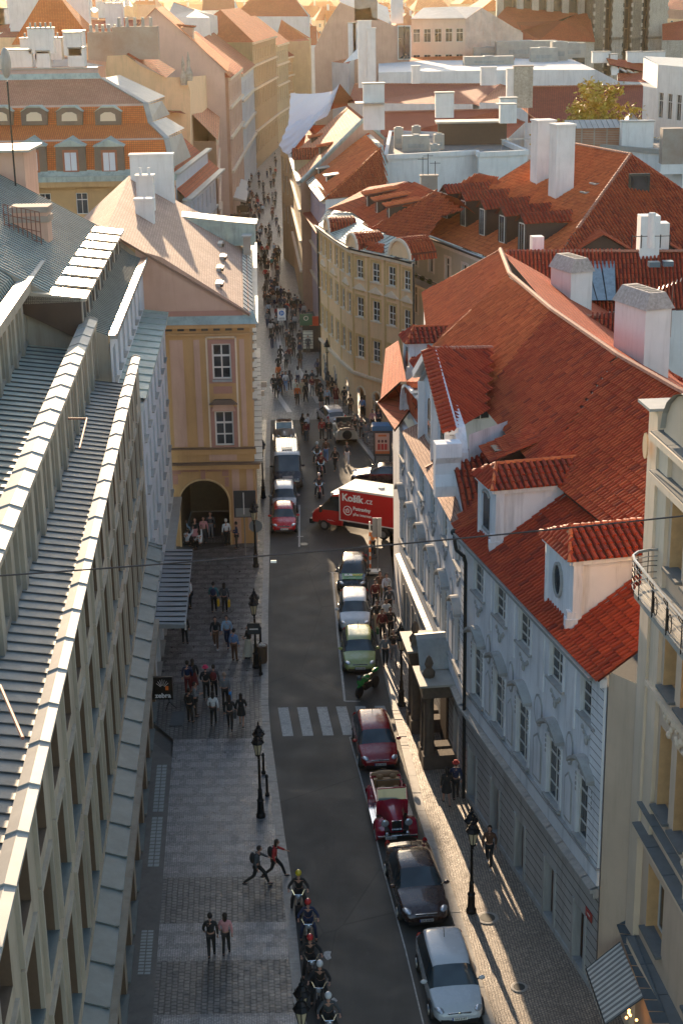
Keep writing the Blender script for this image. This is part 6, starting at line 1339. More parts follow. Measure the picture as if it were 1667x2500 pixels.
# cream houses by the church
H16 = bld('cream_slate_house', 'cream houses with grey sheet roofs and a peeling gable in front of the church', (30, 330, 0))
CRW = plain('cream_wall', (.6,.47,.36), .85, 0, .06, .4, dirt=(.5,.37,.28))
Yc = 330.; w4 = [gy('N',u,v,Yc) for u, v in ((330,260),(330,85),(575,88),(650,35),(838,150),(838,260))]
W(H16, (w4[0].x,Yc), (w4[2].x,Yc), w4[1].z, CRW, 5, [(w4[1].z-4.6,w4[1].z-2.0),(w4[1].z-9.6,w4[1].z-7.0)], ww=1.4); poly(H16, 'peeling_gable', plain('peeling_plaster', (.55,.45,.38), .9, 0, .25, .5, dirt=(.5,.28,.18)), [Vector((w4[2].x,Yc,0)), Vector((w4[4].x,Yc,0)), w4[4], w4[3], w4[2]])
rf(H16, [([gy('N',325,85,Yc-.5), gy('N',580,85,Yc-.5), gy('N',652,30,Yc+8), gy('N',520,30,Yc+14), gy('N',385,35,Yc+14)], 'flat', ZINC)])
H17 = bld('pink_gable_house', 'broad pinkish house front with a peaked roofline left of the cream slate houses', (10, 310, 0))
w5 = [gy('d',u,v,318) for u, v in ((60,400),(150,205),(270,20),(430,80),(530,60),(540,140),(700,205),(770,225),(850,215),(850,460),(60,460))]
poly(H17, 'wall', PINKR, [Vector((w5[0].x,318,0))] + w5[:9] + [Vector((w5[8].x,318,0))]); m = MB().mat(WHITE)
for u in (780, 832):
    q = gy('d',u,355,317.9); m.box(q.x-.7,q.x+.7,317.7,317.9,q.z-3.2,q.z+3.2); m.mat(MATS['glass']); m.box(q.x-.5,q.x+.5,317.65,317.7,q.z-3,q.z+3); m.mat(WHITE)
wobj('window', m, H17); rf(H17, [([w5[2]+Vector((0,0,.1)), w5[6], w5[6]+Vector((0,22,3)), w5[2]+Vector((0,22,3))], 'flat', ZINC)]); m = MB().mat(BRICK); q = gy('d',487,30,318.5); m.box(q.x-2.2,q.x+2.2,318,320,w5[3].z-2,w5[3].z+6); wobj('chimney', m, H17)
chimney(H17, gy('d',745,195,322), 2.4, 1.5, 7, PLASTER, PLASTER)
sm = nroof('striped_dormer_house', 'small white gabled house with sunlit striped roof at the street bend', [[(-60,280,20),(45,290,20),(105,215,0),(40,185,0)]], FLAT_PINK, 'N')
poly(sm, 'gable', PLASTER, [gy('d',300,525,262), gy('d',500,465,268), gy('d',420,400,268)]); [chimney(sm, gy('d',u,480,272), 1.3, 1, 5.5, PLASTER, ZINC_L) for u in (375, 415, 465)]
# Gothic church
CHU = thing('gothic_church', 'dark Gothic stone church with tall buttresses rising out of the picture', 'church', (110, 430, 0))
Yq = 430.; q = lambda u, v, dy=0: gy('e', u, v, Yq+dy)
m = MB().mat(STONE); a, b = q(800,400), q(1395,400); Zt = 62
m.box(a.x, b.x, Yq+2, Yq+30, 0, Zt); m.box(q(130,0).x, a.x, Yq+10, Yq+30, 0, Zt-8); wobj('wall', m, CHU)
for i, u in enumerate((860, 1010, 1165, 1340)):
    x = q(u,300).x; w_ = 2.6 if i != 3 else 4.6; m = MB().mat(STONEL if i in (1,3) else STONE); m.box(x-w_/2, x+w_/2, Yq-3, Yq+2, 0, Zt); m.mat(STONEL)
    for k in range(30): m.box(x-w_/2-.25, x-w_/2+.2, Yq-3.05, Yq-2, 2+k*2, 3+k*2); m.box(x+w_/2-.2, x+w_/2+.25, Yq-3.05, Yq-2, 3+k*2, 4+k*2)
    m.mat(STONE); m.box(x-w_/2-.3, x+w_/2+.3, Yq-3.4, Yq, 20, 20.6); m.box(x-w_/2-.3, x+w_/2+.3, Yq-3.4, Yq, 31, 31.6); wobj('buttress', m, CHU)
for u in (932, 1088, 1250):
    x = q(u,300).x; m = MB().mat(simple('church_glass', (.02,.026,.026), .3)); m.box(x-2.2, x+2.2, Yq+1.9, Yq+1.98, 8, Zt-4); m.mat(STONE)
    for k in (-1, 0, 1): m.box(x+k*1.1-.14, x+k*1.1+.14, Yq+1.6, Yq+1.9, 8, Zt-4)
    for k in range(9): m.box(x-2.2, x+2.2, Yq+1.7, Yq+1.9, 12+k*5.2, 12.25+k*5.2)
    wobj('window', m, CHU)
for i, u in enumerate((60, 220, 345, 465, 590, 720)):
    x = q(u,60,10).x; m = MB().mat(STONEL); m.box(x-.9, x+.9, Yq+7, Yq+10, 0, Zt-8); m.mat(simple('church_glass', (.02,.026,.026), .3)); m.box(x+1.1, x+3.3, Yq+9.9, Yq+9.97, 24, Zt-10); wobj('buttress', m, CHU)
zc = q(120,55).z
nv = [q(20,130,-4), q(400,320,-12), q(845,345,-12), q(800,110,8), q(700,110,8), q(120,55,8)]
rf(CHU, [([q(20,160,-6), q(240,250,-12), q(560,165,-4), q(700,108,8), q(120,55,8)], 'flat', FLAT_RED), ([q(240,250,-12), q(250,420,-16), q(400,330,-14), q(580,170,-4), q(200,180,-6)], 'flat', FLAT_BR), ([q(395,325,-14), q(845,345,-14), q(800,110,6), q(700,108,8), q(580,170,-4)], 'flat', FLAT_RED)], 'aisle_roof')
m = MB().mat(STONEL); a, b = q(385,330,-13.5), q(840,345,-13.5); m.face([Vector((a.x,a.y,0)), Vector((b.x,b.y,0)), b, a]); m.face([Vector((b.x,b.y,0)), Vector((b.x,b.y+16,0)), b+Vector((0,16,0)), b]); m.mat(MATS['church_glass'])
for u in (460, 710): x = q(u,450,-13.6).x; y = a.y-.06; z = q(u,375,-13.6).z; m.face([(x-1.6,y,0),(x+1.6,y,0),(x+1.6,y,z-3),(x+.9,y,z-1),(x,y,z),(x-.9,y,z-1),(x-1.6,y,z-3)])
wobj('chapel_wall', m, CHU)
rg = nroof('red_roof_by_church', 'deep red roofs and pink walls right of the church', [[(1395,330,20),(1640,330,20),(1640,160,0),(1395,200,0)]], FLAT_RED, 'e', STONEL)
poly(rg, 'upper_wall', PINKR, [gy('e',1400,150,470), gy('e',1640,160,470), gy('e',1640,90,470), gy('e',1400,70,470)]); rf(rg, [([gy('e',1400,75,471), gy('e',1640,92,471), gy('e',1640,-60,500), gy('e',1400,-60,500)], 'flat', FLAT_RED)], 'upper_roof')
sw = nroof('sawtooth_dormer_house', 'red roof with a sawtooth row of small dormers in front of the church', [[(1028,665,18),(1345,680,18),(1345,520,0),(1030,520,0)]], FLAT_RED, 'e')
for k in range(5): p = gy('e', 1055+62*k, 590+14*k, sw.location.y+4); m = MB().mat(PLASTER); m.face([(-1.6,0,-.5),(1.6,0,-.5),(-1.6,0,1.2)]); roof(m, [Vector((-2,-.4,1.3)), Vector((2.2,-.4,.4)), Vector((2.2,4,1.6)), Vector((-2,4,2.4))], 'flat', FLAT_RED, thick=.15); obj('dormer', m, sw, p-sw.location)
for u, v, w_ in ((890,500,3),(985,520,1.5),(1160,500,2.5),(1315,500,4)): chimney(sw, gy('e',u,v+15,sw.location.y+8), w_, 1.5, 1.8, PLASTER, ZINC_L)
# white apartment block at the right edge
H18 = bld('white_block', 'tall plain white apartment block at the right edge with rows of paired windows', (52, 200, 0))
q0, q1__ = g('e',1232,1074,8), None; Yb = 196.
p0, p1_, p2_ = gy('e',1228,1000,Yb+5), gy('e',1340,1000,Yb), gy('e',1800,1000,Yb-14); zt1, zt2 = gy('e',1240,705,Yb+5).z, gy('e',1345,530,Yb).z
W(H18, p1_[:2], p2_[:2], zt2, PLASTER, 6, [(zt2-6.2,zt2-3.2),(zt2-12.6,zt2-9.4),(zt2-19,zt2-16)], ww=1.25); poly(H18, 'side_wall', PLASTER, [Vector((p0.x,p0.y,0)), Vector((p1_.x,p1_.y,0)), Vector((p1_.x,p1_.y,zt1)), Vector((p0.x,p0.y,zt1))], [Vector((p1_.x,p1_.y,zt1)), Vector((p1_.x,p1_.y,zt2)), Vector((p1_.x+2,p1_.y+20,zt2)), Vector((p1_.x+2,p1_.y+20,zt1))])
rf(H18, [([Vector((p1_.x,p1_.y,zt2)), Vector((p2_.x,p2_.y,zt2)), Vector((p2_.x+5,p2_.y+20,zt2+.2)), Vector((p1_.x+2,p1_.y+20,zt2+.2))], 'flat', ZINC), ([Vector((p0.x,p0.y,zt1)), Vector((p1_.x,p1_.y,zt1)), Vector((p1_.x+1,p1_.y+8,zt1)), Vector((p0.x+1,p0.y+8,zt1))], 'flat', ZINC)])
m = MB().mat(IRON); x = gy('e',1495,600,Yb-3.2); m.bar((x.x,x.y-1.2,4),(x.x,x.y-1.2,zt2-2),.07); wobj('downspout', m, H18)
# courtyard details before the tree
H19 = bld('courtyard_block', 'low pale block with parapets, skylight pyramid and brick stack in front of the tree', (38, 168, 0))
z = 16.5; c = [g('N',890,600,z), g('N',1100,660,z), g('N',1568,700,z), g('N',1700,640,z), g('N',1240,640,z), g('N',900,548,z)]
rf(H19, [([p for p in c], 'flat', MATS['roof_felt'])], 'flat_roof'); poly(H19, 'wall', PLASTER, *[[Vector((a.x,a.y,0)), Vector((b.x,b.y,0)), b, a] for a, b in zip(c[:3], c[1:4])])
m = MB().mat(ZINC_L)
for a, b in zip(c, c[1:]+c[:1]): m.beam(a, b, .4, .5)
wobj('parapet', m, H19)
m = MB().mat(ZINC_L); b = [g('N',1228,605,16.8), g('N',1300,632,16.8), g('N',1425,622,16.8), g('N',1350,600,16.8)]; ap = g('N',1325,600,16.8)+Vector((0,0,2.2))
for a, e in zip(b, b[1:]+b[:1]): m.face([a, e, ap]); m.beam(a, ap, .12, .12)
wobj('skylight_pyramid', m, H19); m = MB().mat(BRICK); q = g('N',1165,665,16.5); m.box(-3,2.5,-1,1,0,2.0); m.mat(ZINC_L); roof(m, [Vector((-3.6,-1.4,2.0)), Vector((3,-1.4,2.0)), Vector((2.6,1.4,2.7)), Vector((-3.2,1.4,2.7))], 'seam', ZINC_L, sp=.6); obj('brick_hut', m, H19, q-H19.location)
chimney(H19, g('N',1350,735,15), 3.4, 1.6, 4.2, PLASTER, ZINC_L); m = MB().mat(BRICK); q = g('N',1508,790,14.5); m.box(-1.1,1.1,-.8,.8,0,4.6); m.mat(PLASTER); m.box(-1.2,1.2,-.82,.82,0,1.0); obj('brick_chimney', m, H19, q-H19.location)
q = g('N',410,850,15.0); T = thing('brick_stack', 'old brick chimney stack with aerials between the corner house and the five-dormer house', 'chimney', tuple(q)); m = MB().mat(BRICK); m.box(-.8,.8,-.5,.5,-3,1.0); m.mat(BRICK); m.box(-.9,.9,-.6,.6,1.0,1.12); obj('stack', m, T); m = MB().mat(IRON)
for x, h in ((-.6,2.8),(-.1,3.1),(.6,2.4)): m.bar((x,0,1),(x,0,h),.035,4); m.bar((x-.5,0,h-.2),(x+.5,0,h-.2),.025,4)
obj('aerial', m, T)
# tree with autumn leaves: trunk, limbs and leaf clumps
def tree(c, h, rx, ry, label, seed=3, nclump=260, lp_=44):
    rr = random.Random(seed); T = thing('autumn_tree', label, 'tree', c); m = MB().mat(plain('bark', (.07,.05,.035), .9)); ends = []
    m.bar((0,0,0),(0,0,h*.45),.55,8,.4)
    for k in range(13):
        a = k*2.4; z1 = h*rr.uniform(.55,.9); r_ = rr.uniform(.3,.8); e = Vector((rx*r_*math.cos(a), ry*r_*math.sin(a), z1)); mid = Vector((e.x*.4, e.y*.4, h*.5+rr.uniform(-1,1))); m.bar((0,0,h*.4), mid, .28, 6, .16); m.bar(mid, e, .16, 5, .05); ends.append(e)
    obj('trunk', m, T); lm, ln_, lb_ = newmat('leaves_gold'); gm = N(ln_, 'ShaderNodeNewGeometry'); c_ = mixc(ln_, gm.outputs['Random Per Island'], (.38,.24,.03), (.62,.42,.05)); c_ = mixc(ln_, mapr(ln_, noise(ln_, .5, 3, .6, objc(ln_)), .45, .65, 0, .6), c_, (.2,.2,.03)); ln_.links.new(c_, lb_.inputs['Base Color']); lb_.inputs['Roughness'].default_value = .6
    lb_.inputs['Transmission Weight'].default_value = 0; lb_.inputs['Subsurface Weight'].default_value = .0
    m = MB().mat(lm)
    for k in range(nclump):
        th, ph = rr.uniform(0, 2*PI), math.acos(rr.uniform(-.35, 1)); s = rr.uniform(.55, 1)**.5*(1+.12*math.sin(3*th+1)+.1*math.sin(5*ph)); cc = Vector((rx*s*math.sin(ph)*math.cos(th), ry*s*math.sin(ph)*math.sin(th), h*.62+h*.36*s*math.cos(ph)))
        cr_ = rr.uniform(.7, 1.5)
        for j in range(lp_):
            p = cc + Vector((rr.gauss(0,1), rr.gauss(0,1), rr.gauss(0,.8)))*cr_*.4; a, b = Vector((rr.gauss(0,1), rr.gauss(0,1), rr.gauss(0,.6))).normalized()*rr.uniform(.2,.34), Vector((rr.gauss(0,1), rr.gauss(0,1), rr.gauss(0,1))).normalized()*.18
            m.face([p-a, p-b, p+a, p+b])
    obj('crown', m, T); return T
tree((30.6, 187, 0), 21.6, 6.4, 5, 'broad tree with golden-yellow autumn leaves in the courtyard on the right')
tree((24.4, 186, 0), 18.2, 2.3, 2.3, 'smaller golden tree at the left foot of the broad autumn tree', 9, 50)

# ------------------------------------------------------------------ upper left roofs and the far town
def at(k, u, v, Y): return gy(k, u, v, Y)
def slab(nm, lb, Y, top, eave, base_v, wm, rm, key='a', dy=9, extra=None):
    """long house seen square on: eave line and ridge line given in picture points at its depth"""
    a, b = gy(key,eave[0],eave[1],Y), gy(key,eave[2],eave[3],Y); c, e = gy(key,top[2],top[3],Y+dy), gy(key,top[0],top[1],Y+dy)
    T = thing(nm, lb, 'building', (a.x, Y, 0)); z = (a.z+b.z)/2; rf(T, [([a,b,c,e], 'flat', rm), ([e,c,b+Vector((0,dy*2,0)),a+Vector((0,dy*2,0))], 'flat', rm)])
    m = MB().mat(wm); m.face([Vector((a.x,Y,0)), Vector((b.x,Y,0)), b, a]); m.face([Vector((b.x,Y,0)), Vector((b.x,Y+dy*2,0)), b+Vector((0,dy*2,0)), c, b]); wobj('wall', m, T); r = MB(); r.mat(RIDGE); r.beam(e, c, .3, .2); wobj('ridge_tiles', r, T); return T
s1_ = slab('long_cream_house', 'long cream house with a brown-red roof and tall white chimneys at upper left', 250, (180,195,1300,180), (-40,342,1130,340), 480, CREAM, FLAT_BR)
for u, w_, h_ in ((240,4.4,6.8),(648,4.4,6.8),(1055,2.6,4.5)): chimney(s1_, gy('a',u,312,254), w_, 1.6, h_, PLASTER, ZINC_L)
s2_ = slab('skylight_roof_house', 'red roof with two square skylights just right of the long cream house', 215, (780,265,1180,262), (610,455,1100,450), 520, PINKR, FLAT_RED)
for u in (862, 1058): p = gy('a',u,372,219.6); m = MB().mat(ZINC_L); m.box(-1.3,1.3,-.4,.2,-.7,.7); m.mat(plain('skylight_pale', (.6,.62,.6), .2)); m.box(-1.0,1.0,-.45,-.4,-.5,.5); obj('skylight', m, s2_, p-s2_.location)
chimney(s2_, gy('a',728,375,216), 3.2, 1.5, 5.5, PLASTER, ZINC_L)
T = thing('pointed_turret', 'small turret with a pointed orange roof at upper left', 'turret', tuple(gy('a',530,480,200)[:2]) + (0,)); p = gy('a',525,395,200); z = p.z; m = MB().mat(CREAM); m.box(-4,4,-2,6,0,z); obj('wall', m, T); m = MB()
c4 = [Vector((-5,-3,z)),Vector((5,-3,z)),Vector((5,7,z)),Vector((-5,7,z))]; tp_ = Vector((-.8,2,z+7))
for a, b in zip(c4, c4[1:]+c4[:1]): roof(m, [a,b,tp_], 'flat', FLAT_OR)
obj('roof', m, T)
s3_ = slab('roof_terrace_block', 'flat terrace with railings, vents and metal boxes behind the orange mansard', 178, (-40,498,330,490), (-40,620,960,600), 650, PINKR, ZINC_L, dy=4)
boxes(s3_, 'a', [], 20, 'x', ZINC)
for u, v, w_, h_ in ((178,612,3.0,1.8),(410,606,1.6,1.6),(395,545,4.4,2.2),(690,500,2.2,2.4),(712,600,1.8,1.9)): chimney(s3_, gy('a',u,v,176), w_, 1.6, h_, PLASTER, ZINC_L, 0, 5 if w_ == 4.4 else 0)
sg_ = [ # further silhouettes: label, depth, ridge, eave, wall, roof
 ('pink hipped roof with a row of chimneys behind the long cream house', 330, (230,140,500,110), (150,200,740,190), PINKR, FLAT_PINK), ('dark red roof at the far upper left corner', 300, (-40,130,110,135), (-40,300,80,290), PLASTER, FLAT_BR),
 ('orange roof with white gables beyond the pink hipped roof', 420, (520,140,740,130), (500,190,780,185), PLASTER, FLAT_OR), ('brown roof strip with sheet vents near the turret top', 420, (930,140,1110,140), (880,185,1160,180), PINKR, FLAT_BR),
 ('cream flat-fronted house with a glassy roof in the upper left distance', 480, (790,70,930,70), (700,105,960,110), CREAM, COPPER), ('wide brown roof under the left skyline', 540, (70,30,240,30), (60,120,230,120), CREAM, FLAT_BR),
 ('long orange-brown roof left of the far copper roofs', 600, (700,-20,940,-20), (690,60,960,55), PINKR, FLAT_RED), ('green copper-roofed houses on the left skyline', 620, (960,20,1180,10), (960,60,1210,55), CREAM, COPPER),
 ('tall orange-roofed house left of the pale gable', 640, (1290,-30,1410,-30), (1210,40,1420,45), PINKR, FLAT_OR)]
for lb, Y, tp_, ev, wm, rm in sg_: t_ = slab('town_house', lb, Y, tp_, ev, 0, wm, rm, dy=12); [chimney(t_, gy('a', ev[0]+(ev[2]-ev[0])*f_, ev[1]-20, Y+6), 1.8, 1.2, 4, PLASTER, ZINC_L) for f_ in (.2, .45, .8)]
sb = [('white flat-topped house with bare walls above the pale gable', 300, (90,20,280,90), (30,150,420,160), PLASTER, ZINC_L), ('large dark red hipped roof above the street at the top', 430, (820,-60,1180,-40), (650,150,1320,150), PALEWHITE, FLAT_RED), ('orange hipped roof over the street bend', 395, (1070,180,1300,345), (1015,385,1330,370), BG2, FLAT_RED), ('tiny red-roofed house with white walls behind the bend', 460, (1180,240,1390,240), (1170,420,1400,410), PLASTER, FLAT_RED), ('white gable-fronted house at the top centre', 520, (360,-20,640,-20), (350,95,650,95), PLASTER, FLAT_BR)]
for lb, Y, tp_, ev, wm, rm in sb: slab('town_house', lb, Y, tp_, ev, 0, wm, rm, key='b', dy=10)
rr = random.Random(21); n = 0
mats_w = [PLASTER, CREAM, PINKR, PALEWHITE, BG2]; mats_r = [FLAT_RED, FLAT_BR, FLAT_OR, FLAT_RED, FLAT_PINK]
for Y in (480, 560, 660, 780, 930, 1120, 1380):
    x = -Y*.26
    while x < Y*.27:
        if not (Y < 700 and 60 < x < 200) and not (Y < 500 and -40 < x < 60) and n < 90:
            ze = rr.uniform(14, 20) + (Y-480)*.004; gabled('distant red-roofed town house in the hazy far rows of the skyline', (x, Y+rr.uniform(-20, 20)), rr.uniform(14, 20), rr.uniform(22, 36), rr.uniform(-.3, .3) + (PI/2 if rr.random() < .35 else 0), ze, ze+rr.uniform(5, 8), rr.choice(mats_w), rr.choice(mats_r), rr.choice((0, 4, 5)), 6, [(ze-4, ze-2), (ze-8, ze-6)], 'distant town houses', chim=2); n += 1
        x += rr.uniform(30, 48)
# ------------------------------------------------------------------ vehicles
CHROME = simple('chrome', (.6,.6,.6), .15, 1.); RUBBER = simple('rubber', (.012,.012,.012), .8); TRIM = simple('black_trim', (.015,.015,.016), .5); PLATE = simple('plate_white', (.62,.62,.58), .5)
LAMPG = simple('lamp_glass', (.5,.52,.55), .08, .5); TAILR = simple('tail_red', (.35,.01,.01), .2); CGLASS = glassmat('car_glass', (.012,.02,.024), .04)
LETTER = simple('plate_letters', (.02,.02,.03), .6)
def subsurf(mb, lv=2):
    me = fixn(mb.mesh('t')); o = bpy.data.objects.new('t', me); COL.objects.link(o); at_ = me.attributes.new('crease_edge', 'FLOAT', 'EDGE'); at_.data.foreach_set('value', [.42]*len(me.edges)); md = o.modifiers.new('s', 'SUBSURF'); md.levels = lv; md.render_levels = lv
    dg = bpy.context.evaluated_depsgraph_get(); dg.update(); r = bpy.data.meshes.new_from_object(o.evaluated_get(dg)); bpy.data.objects.remove(o); return r
def split_by_mat(me):
    """one mesh -> {material index: mesh}"""
    out = {}
    for k in range(len(me.materials)):
        bm = bmesh.new(); bm.from_mesh(me); bmesh.ops.delete(bm, geom=[f for f in bm.faces if f.material_index != k], context='FACES')
        if not bm.faces: bm.free(); continue
        for f in bm.faces: f.material_index = 0; f.smooth = True
        n = bpy.data.meshes.new('part'); bm.to_mesh(n); bm.free(); n.materials.append(me.materials[k]); out[k] = n
    return out
def wheel(T, x, y, r, w_=.2, rimm=None, hub=.62):
    m = MB().mat(RUBBER); M_ = Matrix.Rotation(PI/2, 4, 'X')
    m.lathe([(r*.55,-w_/2),(r*.93,-w_/2),(r,-w_*.3),(r,w_*.3),(r*.93,w_/2),(r*.55,w_/2)], 18); m.v = [tuple(M_ @ Vector(p)) for p in m.v]; o = obj('wheel', m, T, (x, y, r))
    k = MB().mat(rimm or simple('alloy', (.35,.36,.37), .3, .8)); s = 1 if y > 0 else -1; k.lathe([(r*hub,-.02),(r*hub*.95,.02),(r*.2,.01),(r*.15,.03)], 10); k.v = [tuple(M_ @ Vector((p[0],p[1],-s*(w_/2)+(-s)*p[2]*1.0))) for p in k.v]
    obj('rim', k, o)
def car(label, loc, rz, L_=4.1, Wd=1.72, H=1.48, col=(.3,.02,.02), kind='hatch', roofcol=None, group='cars parked along the kerb', name='parked_car', plate='5A1 4072', grille=True, cat='car', front_dark=False):
    """x is forward. stations run from the tail to the nose: x, bottom, belt height, half width, roof height, half roof width"""
    h = L_/2; w2 = Wd/2
    if kind == 'hatch': S = [(-h,.42,.78,w2*.8,.78,.5,0),(-h+.06,.28,.95,w2*.93,.97,.55,0),(-h+.3,.24,.98,w2*.98,H*.9,w2*.64,2),(-h+.62,.22,.97,w2,H*.985,w2*.72,1),(-.35*h,.2,.96,w2,H,w2*.75,1),(.02*h,.2,.94,w2,H*.985,w2*.74,1),(.2*h,.2,.93,w2,H*.93,w2*.7,1),(.52*h,.2,.92,w2*.99,.95,w2*.8,3),(.62*h,.22,.88,w2*.98,.9,w2*.76,0),(.86*h,.24,.76,w2*.92,.8,w2*.68,0),(.97*h,.28,.62,w2*.8,.66,w2*.58,0),(h,.36,.5,w2*.62,.54,w2*.5,0)]
    elif kind == 'sedan': S = [(-h,.42,.8,w2*.78,.82,.55,0),(-h+.1,.28,.96,w2*.9,.99,.62,0),(-h+.55,.24,1.0,w2*.97,1.04,w2*.74,0),(-.52*h,.22,.98,w2,H*.9,w2*.64,2),(-.35*h,.2,.96,w2,H*.985,w2*.7,1),(-.05*h,.2,.95,w2,H,w2*.73,1),(.12*h,.2,.94,w2,H*.96,w2*.7,1),(.42*h,.2,.92,w2*.99,.96,w2*.78,3),(.55*h,.22,.9,w2*.98,.92,w2*.76,0),(.84*h,.24,.78,w2*.92,.83,w2*.68,0),(.96*h,.28,.66,w2*.82,.7,w2*.6,0),(h,.36,.52,w2*.66,.56,w2*.5,0)]
    elif kind == 'van': S = [(-h,.35,1.0,w2*.95,H*.95,w2*.86,0),(-h+.12,.25,1.1,w2,H*.99,w2*.9,0),(-.3*h,.25,1.15,w2,H,w2*.9,0),(.4*h,.25,1.15,w2,H,w2*.9,1),(.58*h,.25,1.15,w2,H*.97,w2*.88,1),(.82*h,.25,1.15,w2*.98,1.28,w2*.86,3),(.9*h,.28,1.05,w2*.95,1.12,w2*.8,0),(.985*h,.3,.8,w2*.88,.85,w2*.7,0),(h,.36,.62,w2*.75,.66,w2*.6,0)]
    m = MB(); P_ = paint(f'paint_{name}_{col[0]:.2f}_{col[1]:.2f}_{col[2]:.2f}', col); G_ = CGLASS; RP = paint(f'roof_{roofcol}', roofcol) if roofcol else P_
    mats = [P_, G_, G_, TRIM, RP]; m.mats = mats[:]; m.mats = [P_, CGLASS, simple_copy('side_glass'), TRIM, RP] if False else [P_, G_, WS_, TRIM, RP]
    rings = []
    for (x, zb, zt, hw, zr, rw, c) in S:
        cab = c in (1, 2, 3); zm = zb+(zt-zb)*.55
        half = [(0,zb),(hw*.85,zb),(hw*.98,zb+.1),(hw,zm),(hw*.97,zt),(rw+.02*0,zr-.05 if zr-zt > .2 else (zt+zr)/2+.0),(rw*.82,zr),(0,zr+.02)]
        rings.append([Vector((x,y,z)) for y, z in half] + [Vector((x,-y,z)) for y, z in half[-2:0:-1]])
    n = len(rings[0]); base = len(m.v)
    for r_ in rings: m.v += [tuple(p) for p in r_]
    for i in range(len(S)-1):
        ca, cb_ = S[i][6], S[i+1][6]
        for k in range(n):
            a, b, c_, e = i*n+k, i*n+(k+1) % n, (i+1)*n+(k+1) % n, (i+1)*n+k
            side = k in (4, n-5); top = k in (5, 6, n-6-1+0, n-6) or k in (5,6,7,8)
            mi = 0
            if side and ca in (1, 2) and cb_ in (1, 3): mi = 1
            if side and ca == 2 and cb_ == 1: mi = 1 if kind != 'van' else 0
            if k in (5,6,7,8): mi = 4 if (ca in (1,2) and cb_ in (1,)) else 0
            if k in (5,6,7,8) and cb_ == 3: mi = 2
            if k in (5,6,7,8) and cb_ == 2: mi = 2
            if k in (0, n-1): mi = 3
            m.f.append((a, b, c_, e)); m.mi.append(mi)
    m.f.append(tuple(range(n-1,-1,-1))); m.mi.append(0); m.f.append(tuple((len(S)-1)*n+k for k in range(n))); m.mi.append(3 if front_dark else 0)
    parts = split_by_mat(subsurf(m, 2)); T = thing(name, label, cat, loc, rz, group)
    for k, nm in {0:'body', 1:'side_window', 2:'windscreen', 3:'underbody', 4:'roof'}.items():
        if k in parts: obj(nm, parts[k], T)
    wr = .31 if kind != 'van' else .34
    for sx in (-.62, .64):
        for sy in (1, -1):
            a = MB().mat(TRIM); x = sx*h
            a.prism([(x+(wr+.06)*math.cos(PI*k/8), wr+(wr+.06)*math.sin(PI*k/8)) for k in range(9)] + [(x-wr-.06,.2),(x+wr+.06,.2)], sy*w2*.9, sy*(w2*1.004)); obj('wheel_arch', a, T); wheel(T, x, sy*(w2*.93), wr)
    zf = S[-2][2]
    for sy in (1, -1):
        k = MB().mat(LAMPG); k.ball((0,0,0), .17, 10, 6, (1.7,.8,.42)); obj('headlight', k, T, (h*.885, sy*w2*.74, zf+.06), -sy*.35)
        k = MB().mat(TAILR); k.ball((0,0,0), .14, 8, 6, (.5,.8,1.5)); obj('tail_light', k, T, (-h+.1, sy*w2*.8, .88))
        k = MB().mat(P_); k.ball((0,0,0), .11, 8, 6, (.6,1.1,.75)); k.mat(TRIM); k.bar((0,-sy*.1,-.03),(.02,-sy*.22,-.06),.025); obj('wing_mirror', k, T, (h*.36, sy*(w2+.1), 1.0 if kind != 'van' else 1.35))
    if grille: k = MB().mat(TRIM); k.box(-.05,.03,-w2*.42,w2*.42,-.07,.07); k.mat(CHROME); k.box(.0,.045,-w2*.44,w2*.44,.06,.085); k.ball((.04,0,.075),.05,8,5,(.5,1,1)); obj('grille', k, T, (h*.975,0,zf-.06))
    k = MB().mat(TRIM); k.box(-.06,.02,-w2*.7,w2*.7,-.08,.08); obj('bumper_intake', k, T, (h*.99,0,.32))
    k = MB().mat(PLATE); k.box(0,.02,-.26,.26,-.055,.055); k.mat(simple('eu_blue', (.02,.06,.3), .5)); k.box(0,.022,-.26,-.22,-.055,.055); po = obj('number_plate', k, T, (h+.02,0,.44)); text(plate, .1, LETTER, po, (.024,.02,0), (PI/2,0,PI/2))
    k = MB().mat(TRIM); k.bar((0,0,0),(-.15,0,.28),.012,5); obj('aerial', k, T, (-h*.45,0,H+.0))
    k = MB().mat(TRIM)
    for sy in (1,-1): k.bar((0,sy*.1-.2,0),(-.12,sy*.1+.32,.06),.014,4)
    obj('wiper', k, T, (h*.5,0,.97)) if kind == 'hatch' else None
    return T
WS_ = glassmat('windscreen_glass', (.02,.03,.036), .05)
KA = lambda y: math.atan2(-1, (kR(y-2)-kR(y+2))/4)        # heading along the right kerb towards the camera
def fpos(k, u, v, L_, a): p = g(k, u, v); return (p.x - math.cos(a)*L_/2, p.y - math.sin(a)*L_/2, 0)
a = KA(46); car('silver-white hatchback nearest the camera beside the right kerb', fpos('D',452,1862,4.2,a), a, 4.3, 1.8, 1.52, (.5,.53,.56), plate='5A4 2193')
a = KA(52); car('dark brown saloon with chrome grille parked between the silver hatchback and the red vintage convertible', fpos('D',288,1372,4.9,a), a, 4.9, 1.86, 1.46, (.045,.022,.018), 'sedan', plate='AFS 6680F')
a = KA(64)+.02; car('dark red hatchback parked just below the zebra crossing', fpos('C',1408,532,4.2,a), a, 4.2, 1.78, 1.47, (.3,.012,.016))
a = KA(75)-.03; car('pale lime-green hatchback with a green motorcycle in front of it', fpos('B',1305,1308,4.0,a), a, 4.0, 1.72, 1.46, (.34,.38,.13), plate='6A7 1184')
